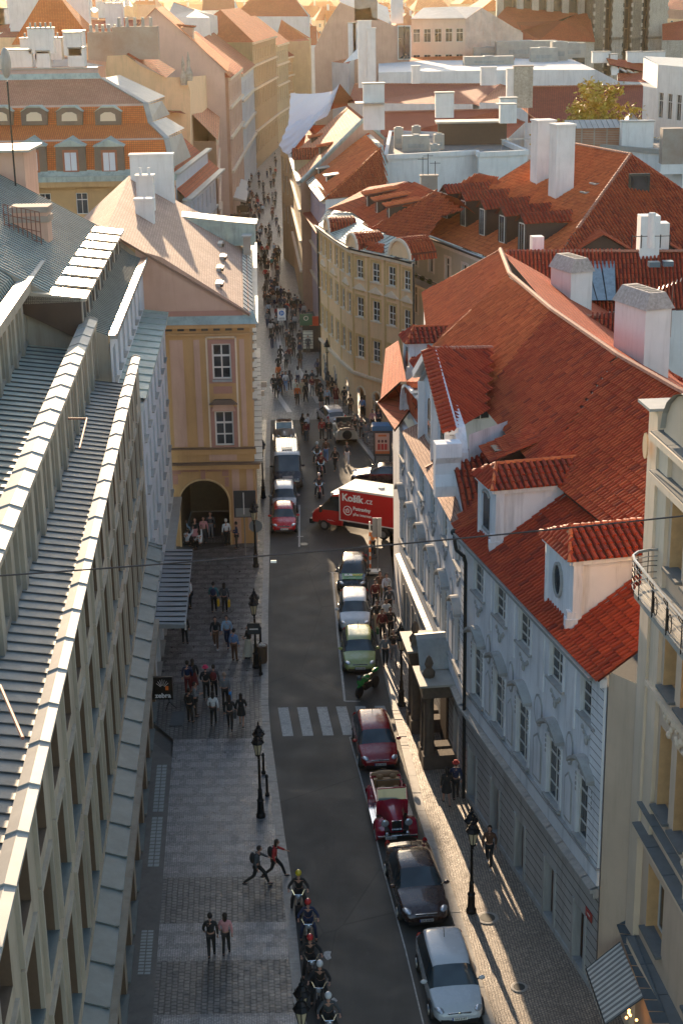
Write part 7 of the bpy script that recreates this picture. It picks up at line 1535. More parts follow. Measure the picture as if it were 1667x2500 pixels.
a = KA(80)-.04; car('white hatchback parked between the lime-green and the black car', fpos('B',1272,1048,4.2,a), a, 4.2, 1.72, 1.46, (.6,.62,.64), plate='1AT 5630')
a = KA(86)-.05; blk = car('black car with a green sandwich-shop advert across its bonnet', fpos('B',1252,790,4.0,a), a, 4.0, 1.68, 1.45, (.02,.025,.028), plate='2AL 7746')
s_ = MB().mat(simple('advert_green', (.04,.22,.05), .35)); s_.raw([(1.1,-.6,.985),(1.72,-.56,.865),(1.72,.56,.865),(1.1,.6,.985)], [(0,1,2,3)]); ad_ = obj('bonnet_advert', s_, blk)
rt_ = (0, 0, PI/2); t_ = text('SUB', .27, simple('advert_white', (.75,.75,.7), .4), ad_, (1.3,-.22,.965), (math.radians(11),0,PI/2), bold=.012); t_ = text('WAY', .27, simple('advert_yellow', (.75,.6,.04), .4), ad_, (1.3,.3,.965), (math.radians(11),0,PI/2), bold=.012); text('sandwiches', .09, MATS['advert_white'], ad_, (1.55,0,.91), (math.radians(11),0,PI/2))
sl = -PI/2 + .04
car('small bright red city car at the head of the left traffic queue', fpos('A',370,1595,3.4,sl), sl, 3.5, 1.62, 1.46, (.42,.012,.014), group='cars waiting in the traffic queue', name='city_car', plate='9A1 3572')
p = fpos('A',370,1595,3.4,sl); car('grey estate with a pale roof right behind the red city car', (p[0]-.1, p[1]+4.3, 0), sl, 4.2, 1.7, 1.5, (.2,.21,.22), roofcol=(.6,.6,.58), group='cars waiting in the traffic queue', name='estate_car', plate='4A6 9021')
van = car('black van with a ribbed pale roof in the left traffic queue', (p[0]-.05, p[1]+10.3, 0), sl, 5.5, 2.05, 2.45, (.03,.034,.04), 'van', roofcol=(.62,.6,.56), group='cars waiting in the traffic queue', name='van', plate='3AK 4409')
r_ = MB().mat(simple('roof_rib', (.5,.48,.44), .4))
for k in range(9): r_.box(-2.5, 1.2, -.72+.18*k-.02, -.72+.18*k+.02, 2.46, 2.49)
r_.box(.3,.9,-.35,.35,2.47,2.53); obj('roof_ribs', r_, van); k = MB().mat(simple('blank_badge', (.5,.5,.5), .4)); k.box(0,.03,-.35,.35,-.1,.1); obj('nose_badge', k, van, (2.62,0,1.0))
q = g('A', 880, 560); car('silver hatchback seen from behind near the curved yellow house', (q.x-.5, q.y+1.5, 0), PI/2+.22, 4.1, 1.72, 1.46, (.5,.5,.52), group='cars at the far corner', name='hatchback_car')
q = g('A', 1230, 1120); car('black car with a glossy tan-reflecting roof behind the red delivery truck', (q.x+.6, q.y+.5, 0), PI-.12, 4.4, 1.78, 1.44, (.02,.02,.022), 'sedan', group='cars at the far corner', name='saloon_car')

def vintage(label, loc, rz, col, seat, rear=False, name='vintage_convertible', plate='3H6 4840', chrome_board=True):
    T = thing(name, label, 'vintage car', loc, rz, 'open-topped vintage sightseeing cars'); P_ = paint(f'vpaint_{col}', col, .15, .9); h = 2.2
    m = MB(); m.mats = [P_]; S = [(1.95,.45,.95,.2),(1.9,.42,1.02,.26),(1.2,.42,1.1,.36),(.55,.42,1.16,.5),(.45,.42,1.16,.6)]; rings = []
    for x, zb, zt, hw in S: rings.append([(x,-hw,zb),(x,-hw,zt-.14),(x,-hw*.55,zt-.02),(x,0,zt+.03),(x,hw*.55,zt-.02),(x,hw,zt-.14),(x,hw,zb)])
    for r_ in rings: m.v += r_
    for i in range(len(S)-1):
        for k in range(6): m.f.append((i*7+k,i*7+k+1,(i+1)*7+k+1,(i+1)*7+k)); m.mi.append(0)
    m.f.append(tuple(range(6,-1,-1))); m.mi.append(0); me = fixn(m.mesh('bonnet')); [setattr(f, 'use_smooth', True) for f in me.polygons]; obj('bonnet', me, T)
    b = MB().mat(P_)
    for sy in (1,-1): b.box(-1.75,.5,sy*.62-.04,sy*.62+.04,.45,1.1); b.box(-1.8,-1.6,sy*.4-.25,sy*.4+.25,.5,1.15)
    b.box(-2.0,-1.75,-.62,.62,.45,1.15); b.box(.4,.52,-.66,.66,.45,1.12); b.mat(TRIM); b.box(-1.75,1.9,-.6,.6,.35,.5); b.box(-1.7,.4,-.58,.58,.5,.56); obj('body', b, T)
    for sy in (1,-1):
        f_ = MB().mat(P_); f_.smooth = True
        for x0, r_, a0, a1 in ((1.5,.46,-.15,1.12),(-1.25,.5,0,1.0)):
            pts = [(x0+r_*math.cos(PI*(a0+(a1-a0)*k/10)), .36+r_*1.05*math.sin(PI*(a0+(a1-a0)*k/10))) for k in range(11)]
            for (xa,za),(xb,zb) in zip(pts, pts[1:]): f_.raw([(xa,sy*.5,za+.04),(xb,sy*.5,zb+.04),(xb,sy*.8,zb),(xa,sy*.8,za),(xa,sy*.86,za-.1),(xb,sy*.86,zb-.1)], [(0,1,2,3),(3,2,5,4)])
        obj('fender', f_, T); r_ = MB().mat(CHROME if chrome_board else P_); r_.box(-.75,1.0,sy*.62,sy*.88,.34,.38)
        for k in range(3): r_.box(-.75,1.0,sy*(.66+.07*k)-.012,sy*(.66+.07*k)+.012,.38,.4)
        obj('running_board', r_, T); wheel(T, 1.5, sy*.72, .37, .18, CHROME, .7); wheel(T, -1.25, sy*.72, .37, .18, CHROME, .7)
        k = MB().mat(CHROME); k.lathe([(.05,-.14),(.15,-.04),(.17,.03)],12); k.mat(LAMPG); k.lathe([(.16,.03),(.1,.06)],12); k.v = [(z_, y_, x_) for x_, y_, z_ in k.v]; obj('headlight', k, T, (1.95, sy*.48, .9))
        k = MB().mat(CHROME); k.ball((0,0,0),.1,8,6); obj('fog_light', k, T, (2.15, sy*.42, .5))
    k = MB().mat(CHROME); k.box(1.93,1.97,-.2,.2,.5,.98); k.box(2.18,2.25,-.8,.8,.38,.46); k.mat(TRIM)
    for i in range(6): k.box(1.965,1.98,-.17+.06*i,-.145+.06*i,.52,.94)
    obj('radiator_grille', k, T); k = MB().mat(P_)
    for z in (1.12,1.62): k.beam((.5-(z-1.12)*.3,-.6,z),(.5-(z-1.12)*.3,.6,z),.05,.05)
    for sy in (1,-1): k.beam((.5,sy*.6,1.12),(.35,sy*.6,1.62),.05,.05)
    k = obj('windscreen_frame', k, T); gl = MB().mat(WS_); gl.face([(.49,-.58,1.14),(.49,.58,1.14),(.36,.58,1.6),(.36,-.58,1.6)]); obj('windscreen', gl, T)
    S_ = plain(f'leather_{seat}', seat, .6)
    for x in (-.15,-1.2):
        s_ = MB().mat(S_); s_.box(x,x+.5,-.55,.55,.55,.8); s_.box(x-.16,x+.02,-.55,.55,.7,1.22)
        for y in (-.28,.28): s_.ball((x-.08,y,1.3),.13,8,6,(.7,1.3,.9))
        obj('seat', s_, T)
    s_ = MB().mat(S_); s_.ball((-1.75,0,1.18),.5,10,6,(.35,1.3,.3)); obj('folded_hood', s_, T); s_ = MB().mat(TRIM); s_.bar((-.1,-.55,1.15),(-.1,-.55,1.75),.02); s_.bar((-.1,.55,1.15),(-.1,.55,1.75),.02); s_.bar((-.1,-.55,1.75),(-.1,.55,1.75),.02); obj('roll_bar', s_, T)
    sp = MB().mat(RUBBER); sp.lathe([(.2,-.09),(.34,-.09),(.37,0),(.34,.09),(.2,.09)],16); sp.v = [(z_, y_, x_) for x_, y_, z_ in sp.v]; so2 = obj('spare_wheel', sp, T, (-2.12,0,.85)); c_ = MB().mat(P_); c_.ball((0,0,0),.2,8,6,(.4,1,1)); obj('wheel_cover', c_, so2)
    k = MB().mat(PLATE); k.box(2.26,2.28,-.5,-.05,.33,.45); po = obj('number_plate', k, T); text(plate, .1, LETTER, po, (2.285,-.27,.39), (PI/2,0,PI/2)); return T
RED_ = (.3,.008,.03); a = KA(58); vintage('deep red vintage convertible with tan seats parked behind the brown saloon', fpos('D',145,950,4.5,a), a, RED_, (.3,.17,.08))
a = sl; vintage('cream and maroon vintage convertible behind the black van', (g('A',370,700).x, g('A',370,720).y+.8, 0), a, (.45,.36,.28), (.25,.12,.07), plate='1AV 0377')
vintage('cream vintage convertible seen from behind with its spare wheel', (g('A',945,720).x, g('A',945,740).y+2.2, 0), PI/2+.1, (.4,.36,.28), (.16,.1,.07), plate='2AH 1155', chrome_board=False)

# delivery truck across the junction
q0, q1_t = g('A',780,1448), g('A',1330,1538); tv = Vector((q0.x-q1_t.x, q0.y-q1_t.y)); ta = math.atan2(tv.y, tv.x); hd = Vector((math.cos(ta), math.sin(ta), 0))
TR = thing('delivery_truck', 'red grocery delivery truck with a tall box body turning across the junction', 'truck', tuple(Vector((q1_t.x,q1_t.y,0)) - hd*.85 + Vector((hd.y,-hd.x,0))*(-.9)), ta)
RT_ = paint('truck_red', (.5,.008,.012), .3); WT_ = paint('truck_white', (.62,.6,.56), .4); wb = tv.length
# local frame: x forward, rear axle at 0, y left; the side seen by the camera is +y
m = MB(); m.mats = [RT_, CGLASS, WS_, TRIM, RT_]; w2 = .98; S = [(wb-1.35,.45,1.4,w2*1.04,2.5,.92,1),(wb-1.15,.42,1.4,w2*1.04,2.56,.93,1),(wb-.6,.4,1.4,w2*1.03,2.5,.92,1),(wb+.25,.4,1.4,w2*1.03,1.62,.9,3),(wb+.45,.42,1.3,w2,1.45,.86,0),(wb+.85,.4,1.1,w2*.96,1.2,.8,0),(wb+.95,.45,.9,w2*.9,1.0,.7,0)]
rings = []
for (x, zb, zt, hw, zr, rw, c) in S:
    half = [(0,zb),(hw*.9,zb),(hw*.98,zb+.1),(hw,(zb+zt)/2),(hw*.97,zt),(rw,zr-.08 if zr-zt > .2 else (zt+zr)/2),(rw*.85,zr),(0,zr+.03)]
    rings.append([Vector((x,y,z)) for y, z in half] + [Vector((x,-y,z)) for y, z in half[-2:0:-1]])
n = len(rings[0])
for r_ in rings: m.v += [tuple(p) for p in r_]
for i in range(len(S)-1):
    for k in range(n):
        mi = 0
        if k in (4, n-5) and i in (1, 2): mi = 1
        if k in (5,6,7,8) and S[i+1][6] == 3: mi = 2
        if k in (0, n-1): mi = 3
        m.f.append((i*n+k, i*n+(k+1) % n, (i+1)*n+(k+1) % n, (i+1)*n+k)); m.mi.append(mi)
m.f.append(tuple(range(n-1,-1,-1))); m.mi.append(0); m.f.append(tuple((len(S)-1)*n+k for k in range(n))); m.mi.append(3)
pt = split_by_mat(subsurf(m, 2))
for k, nm in {0:'cab', 1:'side_window', 2:'windscreen', 3:'underbody'}.items():
    if k in pt: obj(nm, pt[k], TR)
m = MB().mat(RT_); bx0, bx1, bw, bz0, bz1 = -2.0, wb-1.2, 1.08, .95, 3.0
m.box(bx0, bx1, -bw, bw, bz0, bz1); m.mat(WT_); m.box(bx0-.02, bx1+.02, -bw-.02, bw+.02, bz1, bz1+.06)
for z in (bz0-.06, bz1-.06): m.box(bx0-.02, bx1+.02, bw, bw+.03, z, z+.07)
for x in (bx0, bx1-.06): m.box(x, x+.07, bw, bw+.035, bz0, bz1)
m.mat(simple('dark_stripe', (.06,.006,.008), .5)); 
for k in range(3): m.raw([(bx0+.7-.35*k,bw+.006,bz0+.3),(bx0+.85-.35*k,bw+.006,bz0+.3),(bx0+.8-.28*k,bw+.006,bz1-.2),(bx0+.6-.28*k,bw+.006,bz1-.2)], [(0,1,2,3)])
m.mat(simple('photo_skin', (.6,.25,.12), .6)); m.raw([(bx0+.55,bw+.007,bz0+.45),(bx0+.75,bw+.007,bz0+.42),(bx0+.85,bw+.007,bz0+.8),(bx0+.6,bw+.007,bz0+.95)], [(0,1,2,3)]); m.mat(simple('photo_yellow', (.75,.6,.2), .6)); m.prism([(bx0+.3+.2*math.cos(k), bz0+.45+.2*math.sin(k)) for k in [i*PI/5 for i in range(10)]], bw+.005, bw+.01)
bo = obj('box_body', m, TR); TW = simple('truck_lettering', (.8,.78,.76), .5)
rot = (PI/2, 0, PI); xm = bx1-.15
text('Košík', .66, TW, bo, (xm-.05,bw+.03,bz1-.52), rot, align='LEFT', bold=.022); text('.cz', .56, TW, bo, (xm-1.66,bw+.03,bz1-.54), rot, align='LEFT', bold=.004)
text('Potraviny', .33, TW, bo, (xm-.85,bw+.03,bz0+.88), rot, align='LEFT', bold=.012); text('přes internet', .25, TW, bo, (xm-.85,bw+.03,bz0+.5), rot, align='LEFT', bold=.006)
k = MB().mat(TW); c_ = Vector((xm-.45, bw+.02, bz0+.68))
for r1_ in (.29,): k.tube([c_+Vector((r1_*math.cos(t*PI/10),0,r1_*math.sin(t*PI/10))) for t in range(21)], .028, 5)
k.tube([c_+Vector((-.14,0,.06)), c_+Vector((.16,0,.06)), c_+Vector((.12,0,-.12)), c_+Vector((-.1,0,-.12)), c_+Vector((-.14,0,.06))], .018, 5); k.tube([c_+Vector((.06*math.cos(t*PI/6)+.0,0,.06+.1*math.sin(t*PI/6))) for t in range(7)], .016, 5); k.beam(c_+Vector((-.1,0,-.03)), c_+Vector((.12,0,-.03)), .02,.03); obj('basket_logo', k, bo)
text('Košík.cz', .2, TW, TR, (wb-.25,w2+.02,.78), rot, align='LEFT')
k = MB().mat(WT_); k.lathe([(.22,bz1+.06),(.16,bz1+.14)],10,(0.6,0,0)); k.box(bx1+.05,bx1+.9,-.6,.6,2.2,2.5); obj('roof_unit', k, TR)
k = MB().mat(TRIM); k.box(bx0,bx1,.5,.9,.5,.95); k.box(wb+.9,wb+1.15,-.9,.9,.3,.62); k.mat(simple('side_marker', (.9,.35,.05), .4)); k.box(wb-1.9,wb-1.7,bw-.05,bw,.86,.92); obj('chassis', k, TR)
for x in (0, wb):
    for sy in (1,-1): wheel(TR, x, sy*.88, .36, .24, simple('steel_rim', (.2,.2,.2), .5, .5)); k = MB().mat(TRIM); k.prism([(x+.46*math.cos(PI*t/8), .36+.46*math.sin(PI*t/8)) for t in range(9)], sy*.9, sy*(w2+.012)); obj('wheel_arch', k, TR)
for sy in (1,-1): k = MB().mat(TRIM); k.box(-.06,.06,-.1,.1,-.22,.18); obj('wing_mirror', k, TR, (wb+.15, sy*1.15, 1.5)); k = MB().mat(LAMPG); k.ball((0,0,0),.18,8,6,(1.2,.7,.8)); obj('headlight', k, TR, (wb+.86, sy*.74, .92))

# green sports motorcycle at the kerb
mc0, mc1 = g('B',1278,1460), g('B',1420,1365); mv = mc0-mc1; T = thing('motorcycle', 'green and black sports motorcycle parked across the kerb in front of the lime-green car', 'motorcycle', tuple((mc0+mc1)/2), math.atan2(mv.y, mv.x)); hl_ = .72
GP = paint('bike_green', (.01,.22,.04), .2)
for x in (-hl_, hl_): wheel(T, x, 0, .31, .14, TRIM, .7)
m = MB().mat(GP); m.ball((.15,0,.82),.3,10,7,(1.2,.6,.62)); m.ball((.58,0,.8),.26,10,7,(.9,.75,1.0)); m.ball((-.75,0,.95),.2,8,6,(1.6,.6,.45)); m.ball((.72,0,.6),.14,8,6,(1.4,.6,.5)); obj('fairing', m, T)
m = MB().mat(TRIM); m.ball((-.3,0,.82),.26,8,6,(1.4,.55,.35)); m.box(-.2,.4,-.16,.16,.3,.65); m.bar((.5,.0,.8),(.72,0,.31),.05); m.bar((-.2,0,.5),(-.72,0,.31),.05); m.bar((.42,-.36,.98),(.42,.36,.98),.022); m.bar((-.2,-.2,.4),(-.85,-.24,.55),.06); obj('frame', m, T); m = MB().mat(WS_); m.ball((.68,0,1.02),.17,8,6,(.8,.8,.9)); obj('windshield', m, T)
# ------------------------------------------------------------------ people
KEYS['V'] = (400,1560,6.533); KEYS['X'] = (680,2100,5.88)
SKIN = simple('skin', (.42,.22,.15), .6); HAIRD = simple('hair_dark', (.02,.013,.01), .7); SHOE = simple('shoe_dark', (.02,.02,.02), .6)
def cloth(c):
    n = 'cloth_%.2f_%.2f_%.2f' % c; return plain(n, c, .85, 0, .15, 14.)
def skin(V_, E_, root, lv=1, extra=None):
    names = list(V_); me = bpy.data.meshes.new('s'); me.from_pydata([V_[k][0] for k in names], [(names.index(a), names.index(b)) for a, b in E_], [])
    o = bpy.data.objects.new('s', me); COL.objects.link(o); o.modifiers.new('k', 'SKIN'); sd = o.modifiers.new('u', 'SUBSURF'); sd.levels = lv
    for i, k in enumerate(names): r = V_[k][1]; me.skin_vertices[0].data[i].radius = r if isinstance(r, tuple) else (r, r); me.skin_vertices[0].data[i].use_root = (k == root)
    dg = bpy.context.evaluated_depsgraph_get(); dg.update(); r = bpy.data.meshes.new_from_object(o.evaluated_get(dg)); bpy.data.objects.remove(o)
    out = ([tuple(v.co) for v in r.vertices], [tuple(p.vertices) for p in r.polygons]); bpy.data.meshes.remove(r); return out
def joints(pose):
    """forward is +y, z up, metres; l/r for the two sides"""
    J = dict(pel=(0,0,.95), spi=(0,.0,1.18), che=(0,0,1.36), nec=(0,.0,1.5), hed=(0,.01,1.58))
    def L(s, sh, el, wr, kn, an): J.update({s+'sh':sh, s+'el':el, s+'wr':wr, s+'kn':kn, s+'an':an})
    if pose == 'walk': L('l', (-.18,0,1.42), (-.25,-.1,1.15), (-.24,.02,.92), (-.09,.2,.52), (-.09,.28,.09)); L('r', (.18,0,1.42), (.25,.1,1.16), (.23,.28,.98), (.09,.02,.5), (.09,-.3,.14))
    elif pose == 'step': L('l', (-.18,0,1.42), (-.26,.06,1.15), (-.23,.2,.95), (-.09,.05,.5), (-.09,-.16,.1)); L('r', (.18,0,1.42), (.25,-.06,1.15), (.25,-.02,.9), (.09,.12,.52), (.1,.14,.08))
    elif pose == 'stand': L('l', (-.18,0,1.42), (-.25,-.03,1.15), (-.25,.04,.9), (-.1,.02,.5), (-.11,0,.08)); L('r', (.18,0,1.42), (.25,-.03,1.15), (.23,.08,.9), (.1,.02,.5), (.12,.03,.08))
    elif pose == 'phone': L('l', (-.18,0,1.42), (-.23,.03,1.14), (-.1,.27,1.18), (-.1,.02,.5), (-.11,0,.08)); L('r', (.18,0,1.42), (.23,.03,1.14), (.08,.28,1.2), (.1,.02,.5), (.12,.03,.08))
    elif pose == 'stride': L('l', (-.18,.05,1.38), (-.22,.28,1.24), (-.1,.5,1.2), (-.09,.3,.56), (-.09,.45,.1)); L('r', (.18,0,1.38), (.24,-.05,1.12), (.24,.05,.88), (.09,-.1,.52), (.09,-.52,.22)); J.update(che=(0,.06,1.33), nec=(0,.1,1.47), hed=(0,.13,1.55), spi=(0,.03,1.15))
    elif pose == 'ride': J.update(pel=(0,-.1,.8), spi=(0,-.06,1.02), che=(0,0,1.2), nec=(0,.03,1.34), hed=(0,.05,1.42)); L('l', (-.18,.02,1.26), (-.36,.16,1.06), (-.36,.4,1.04), (-.24,.3,.62), (-.28,.18,.1)); L('r', (.18,.02,1.26), (.36,.16,1.06), (.36,.4,1.04), (.24,.3,.62), (.28,.18,.1))
    elif pose == 'sit': J.update(pel=(0,-.05,.5), spi=(0,-.05,.74), che=(0,-.02,.92), nec=(0,.02,1.06), hed=(0,.04,1.14)); L('l', (-.18,0,.98), (-.26,.12,.76), (-.14,.32,.78), (-.11,.4,.5), (-.11,.42,.08)); L('r', (.18,0,.98), (.3,.1,1.12), (.34,.14,1.38), (.11,.4,.5), (.13,.38,.08))
    for s, sx in (('l',-1),('r',1)):
        J[s+'hp'] = (J['pel'][0]+sx*.085, J['pel'][1], J['pel'][2]-.04); a = J[s+'an']; J[s+'to'] = (a[0], a[1]+.15, a[2]-.035)
        w, e = Vector(J[s+'wr']), Vector(J[s+'el']); d = (w-e).normalized(); J[s+'ha'] = tuple(w+d*.08); J[s+'_d'] = d
    return J
def head(m, c, r=.098):
    c = Vector(c)+Vector((0,.01,.1)); m.ball(c, r, 10, 8, (.86,1,1.22)); m.ball(c+Vector((0,r*1.0,-.015)), .018, 5, 4, (.8,1.2,1.4)); m.ball(c+Vector((r*.86,0,-.01)), .02, 5, 4, (.5,1,1.4)); m.ball(c+Vector((-r*.86,0,-.01)), .02, 5, 4, (.5,1,1.4)); return c
PM = {}
def pose_mesh(pose, female, hat=None):
    key = (pose, female)
    if key in PM: return PM[key]
    J = joints(pose); fs = .92 if female else 1
    B = {k:(J[k], r) for k, r in dict(pel=(.13,.1), spi=(.12*fs,.09), che=(.15*fs,.1), nec=.05, hed=.05).items()}; E = [('pel','spi'),('spi','che'),('che','nec'),('nec','hed')]
    for s in 'lr':
        for k, r in (('sh',.05),('el',.038),('wr',.026),('ha',.022),('hp',.08),('kn',.055),('an',.036),('to',.03)): B[s+k] = (J[s+k], r)
        E += [('che',s+'sh'),(s+'sh',s+'el'),(s+'el',s+'wr'),(s+'wr',s+'ha'),('pel',s+'hp'),(s+'hp',s+'kn'),(s+'kn',s+'an'),(s+'an',s+'to')]
    b = MB().mat(SKIN); b.smooth = True; b.raw(*skin(B, E, 'pel')); hc = head(b, J['hed'])
    for s, sx in (('l',-1),('r',1)):     # palm with four fingers and a thumb at its side
        h = Vector(J[s+'ha']); d = J[s+'_d']; sd = d.cross(Vector((0,1,.2))).normalized()
        for k, ln in enumerate((.06,.075,.07,.055)): p = h+sd*(k-1.5)*.017; q = p+d*ln*.6; b.bar(p, q, .009, 5, .008); b.bar(q, q+(d+Vector((0,.5,0))).normalized()*ln*.5, .008, 5, .006)
        b.bar(h-d*.04-sd*.02, h+d*.01-sd*.05, .01, 5, .008)
    T_ = {k:(J[k], r) for k, r in dict(pel=(.15,.12), spi=(.14*fs,.115), che=(.165*fs,.12), nec=.06).items()}; E2 = [('pel','spi'),('spi','che'),('che','nec')]
    for s in 'lr':
        w = Vector(J[s+'el']).lerp(Vector(J[s+'wr']), .85); T_[s+'sh'] = (J[s+'sh'],.07); T_[s+'el'] = (J[s+'el'],.055); T_[s+'wr'] = (tuple(w),.042); E2 += [('che',s+'sh'),(s+'sh',s+'el'),(s+'el',s+'wr')]
    t = MB().mat(SKIN); t.smooth = True; t.raw(*skin(T_, E2, 'pel'))
    L_ = {'pel':(J['pel'],(.145,.12))}; E3 = []
    for s in 'lr': L_[s+'hp'] = (J[s+'hp'],.1); L_[s+'kn'] = (J[s+'kn'],.073); L_[s+'an'] = (J[s+'an'],.052); E3 += [('pel',s+'hp'),(s+'hp',s+'kn'),(s+'kn',s+'an')]
    l = MB().mat(SKIN); l.smooth = True; l.raw(*skin(L_, E3, 'pel'))
    sh = MB().mat(SHOE)
    for s in 'lr': a = Vector(J[s+'an']); sh.ball(a+Vector((0,.06,-.04)), .06, 8, 5, (.8,2.0,.75))
    hr = MB().mat(HAIRD); hr.smooth = True; hr.ball(hc+Vector((0,-.015,.022)), .106, 10, 7, (.9,1,1.15))
    if female: hr.ball(hc+Vector((0,-.06,-.1)), .1, 8, 6, (.9,.6,1.6))
    hr.v = [p if not (p[1] > hc.y+.055 and p[2] < hc.z+.05) else (p[0], hc.y+.05, p[2]) for p in hr.v]
    lite = MB()
    for part, mt in ((b, SKIN), (t, cloth((.02,.02,.02))), (l, cloth((.03,.03,.03))), (hr, HAIRD)):
        lite.mat(mt); 
        if part is b: bb = MB(); head(bb, J['hed']); lite.smooth = True; lite.raw(bb.v, bb.f); 
        else: lite.raw(part.v, part.f)
    for s in 'lr': lite.mat(SKIN); lite.ball(J[s+'ha'], .04, 6, 4); lite.mat(SHOE); lite.ball(Vector(J[s+'an'])+Vector((0,.05,-.03)), .06, 6, 4, (.8,1.8,.7))
    PM[key] = dict(body=b.mesh('body'), top=t.mesh('top'), trousers=l.mesh('trousers'), shoes=sh.mesh('shoes'), hair=hr.mesh('hair'), lite=lite.mesh('person'), J=J, hc=hc); return PM[key]
PN_ = 0
def setmat(o, i, m): o.material_slots[i].link = 'OBJECT'; o.material_slots[i].material = m
def person(label, loc, rz, pose='walk', top=(.03,.03,.03), bot=(.03,.03,.035), female=False, hair=(.02,.013,.01), group='pedestrians', skirt=None, s=1., hat=None, bag=None, helmet=None, shoe=None, pack=None):
    d = pose_mesh(pose, female); T = thing('person', label, 'person', tuple(loc), rz, group); T.scale = (s, s, s)
    obj('body', d['body'], T); o = obj('top', d['top'], T); setmat(o, 0, cloth(top)); o = obj('shoes', d['shoes'], T)
    if shoe: setmat(o, 0, cloth(shoe))
    if not helmet: o = obj('hair', d['hair'], T); setmat(o, 0, simple('hair_%.2f_%.2f' % hair[:2], hair, .7))
    J = d['J']
    if skirt:
        m = MB().mat(cloth(bot)); z = J['pel'][2]; m.lathe([(.15,z+.14),(.19,z-.1),(.19+.13*skirt,z-.1-skirt*.7),(.1,z-.12-skirt*.7)], 12, (0,J['pel'][1]+.03,0)); obj('skirt', m, T)
    else: o = obj('trousers', d['trousers'], T); setmat(o, 0, cloth(bot))
    hc = d['hc']
    if hat: m = MB().mat(cloth(hat)); m.lathe([(.17,0),(.16,.02),(.11,.03),(.1,.11),(.04,.13)], 12, tuple(hc+Vector((0,0,.03)))); obj('hat', m, T)
    if helmet: m = MB().mat(paint('helmet_%.2f_%.2f' % helmet[:2], helmet, .2)); m.ball(hc+Vector((0,-.01,.045)), .135, 12, 8, (.9,1.05,.95)); obj('helmet', m, T)
    if pack: m = MB().mat(cloth(pack)); c = Vector(J['che']); m.ball(c+Vector((0,-.2,-.08)), .2, 10, 7, (.85,.6,1.15)); m.bar(c+Vector((-.1,-.1,.12)), c+Vector((-.1,.12,.08)), .02); m.bar(c+Vector((.1,-.1,.12)), c+Vector((.1,.12,.08)), .02); bo_ = obj('backpack', m, None); bo_.matrix_world = Matrix.Translation(loc) @ Matrix.Rotation(rz, 4, 'Z') @ Matrix.Scale(s, 4); tag(bo_, ' '.join(('backpack worn by the ' + label).split()[:15]), 'backpack')
    if bag: m = MB().mat(cloth(bag)); h = Vector(J['rha']); m.box(h.x-.06, h.x+.06, h.y-.16, h.y+.16, h.z-.42, h.z-.08); m.tube([h+Vector((0,-.1,-.08)), h, h+Vector((0,.1,-.08))], .01, 4); bo_ = obj('shopping_bag', m, None); bo_.matrix_world = Matrix.Translation(loc) @ Matrix.Rotation(rz, 4, 'Z') @ Matrix.Scale(s, 4); tag(bo_, ' '.join(('bag carried by the ' + label).split()[:15]), 'bag')
    return T
C_ = dict(black=(.02,.02,.022), navy=(.02,.03,.07), grey=(.16,.17,.18), white=(.6,.6,.6), red=(.35,.03,.03), pink=(.55,.25,.25), blue=(.12,.22,.4), lblue=(.3,.42,.55), teal=(.03,.14,.16), beige=(.38,.3,.2), brown=(.1,.05,.03), green=(.04,.12,.05), dgrey=(.06,.065,.07), maroon=(.14,.02,.02), khaki=(.2,.17,.1), yellow=(.7,.4,.02), cream=(.5,.45,.36), orange=(.7,.2,.03))
def P(label, key, u, v, rz, pose='walk', top='black', bot='black', z=.13, **k):
    for a in ('hat','bag','pack','helmet','shoe'):
        if isinstance(k.get(a), str): k[a] = C_[k[a]]
    q = g(key, u, v, z); return person(label, (q.x, q.y, z), rz, pose, C_[top], C_[bot], **k)
P('person in a black jacket walking away beside someone in pink', 'C', 487, 1535, .05, 'step'); P('person in a pink jacket and black trousers walking away', 'C', 567, 1522, -.05, 'step', 'pink', female=True, s=.95)
P('person in a grey vest striding to the right with an arm out', 'C', 735, 1150, -PI/2, 'stride', 'dgrey', pack='black'); P('person in a red top hurrying ahead towards the kerb', 'C', 830, 1108, -PI/2+.1, 'stride', 'red', female=True, pack='black', s=.97)
P('person in a dark blue jacket at the back left of the pavement group', 'V', 395, 880, .1, 'stand', 'navy', 'maroon'); P('person in a long dark red skirt beside the dark blue jacket', 'V', 480, 850, 0, 'stand', 'black', 'maroon', female=True, skirt=.6)
P('person wearing a bright pink hat and black clothes', 'V', 685, 965, 0, 'step', hat=(.6,.05,.12)); P('person in dark clothes with a red rucksack in the pavement group', 'V', 812, 945, 0, 'step', 'dgrey', pack='maroon'); P('balding person in a grey hooded top carrying a bright blue bag', 'V', 985, 1075, 0, 'step', 'grey', bag=(.02,.22,.5), hair=(.3,.2,.14))
P('person in a white blouse with a thin black bag strap', 'V', 800, 1370, 0, 'step', 'white', female=True, s=.95); P('person in a black sleeveless top with slim black trousers', 'V', 1065, 1455, 0, 'walk', female=True, bag='dgrey'); P('person in a short black patterned dress walking away', 'V', 1245, 1395, 0, 'walk', female=True, skirt=.3, s=.95)
P('tall person in black standing next to the dark entrance mat', 'V', 425, 1335, -.6, 'stand'); P('person in a grey top reading a phone near the entrance mat', 'V', 510, 1235, -PI/2, 'phone', 'grey')
P('person in a teal jacket walking away with a yellow shopping bag', 'B', 375, 900, 0, 'step', 'teal', bag='yellow', pack='navy'); P('person in a black and white top with a bigger yellow bag', 'B', 443, 905, 0, 'step', 'dgrey', female=True, bag='yellow'); P('person in dark clothes and white shoes walking towards the camera', 'B', 388, 1130, PI, 'walk', 'black', 'brown', female=True, shoe='white')
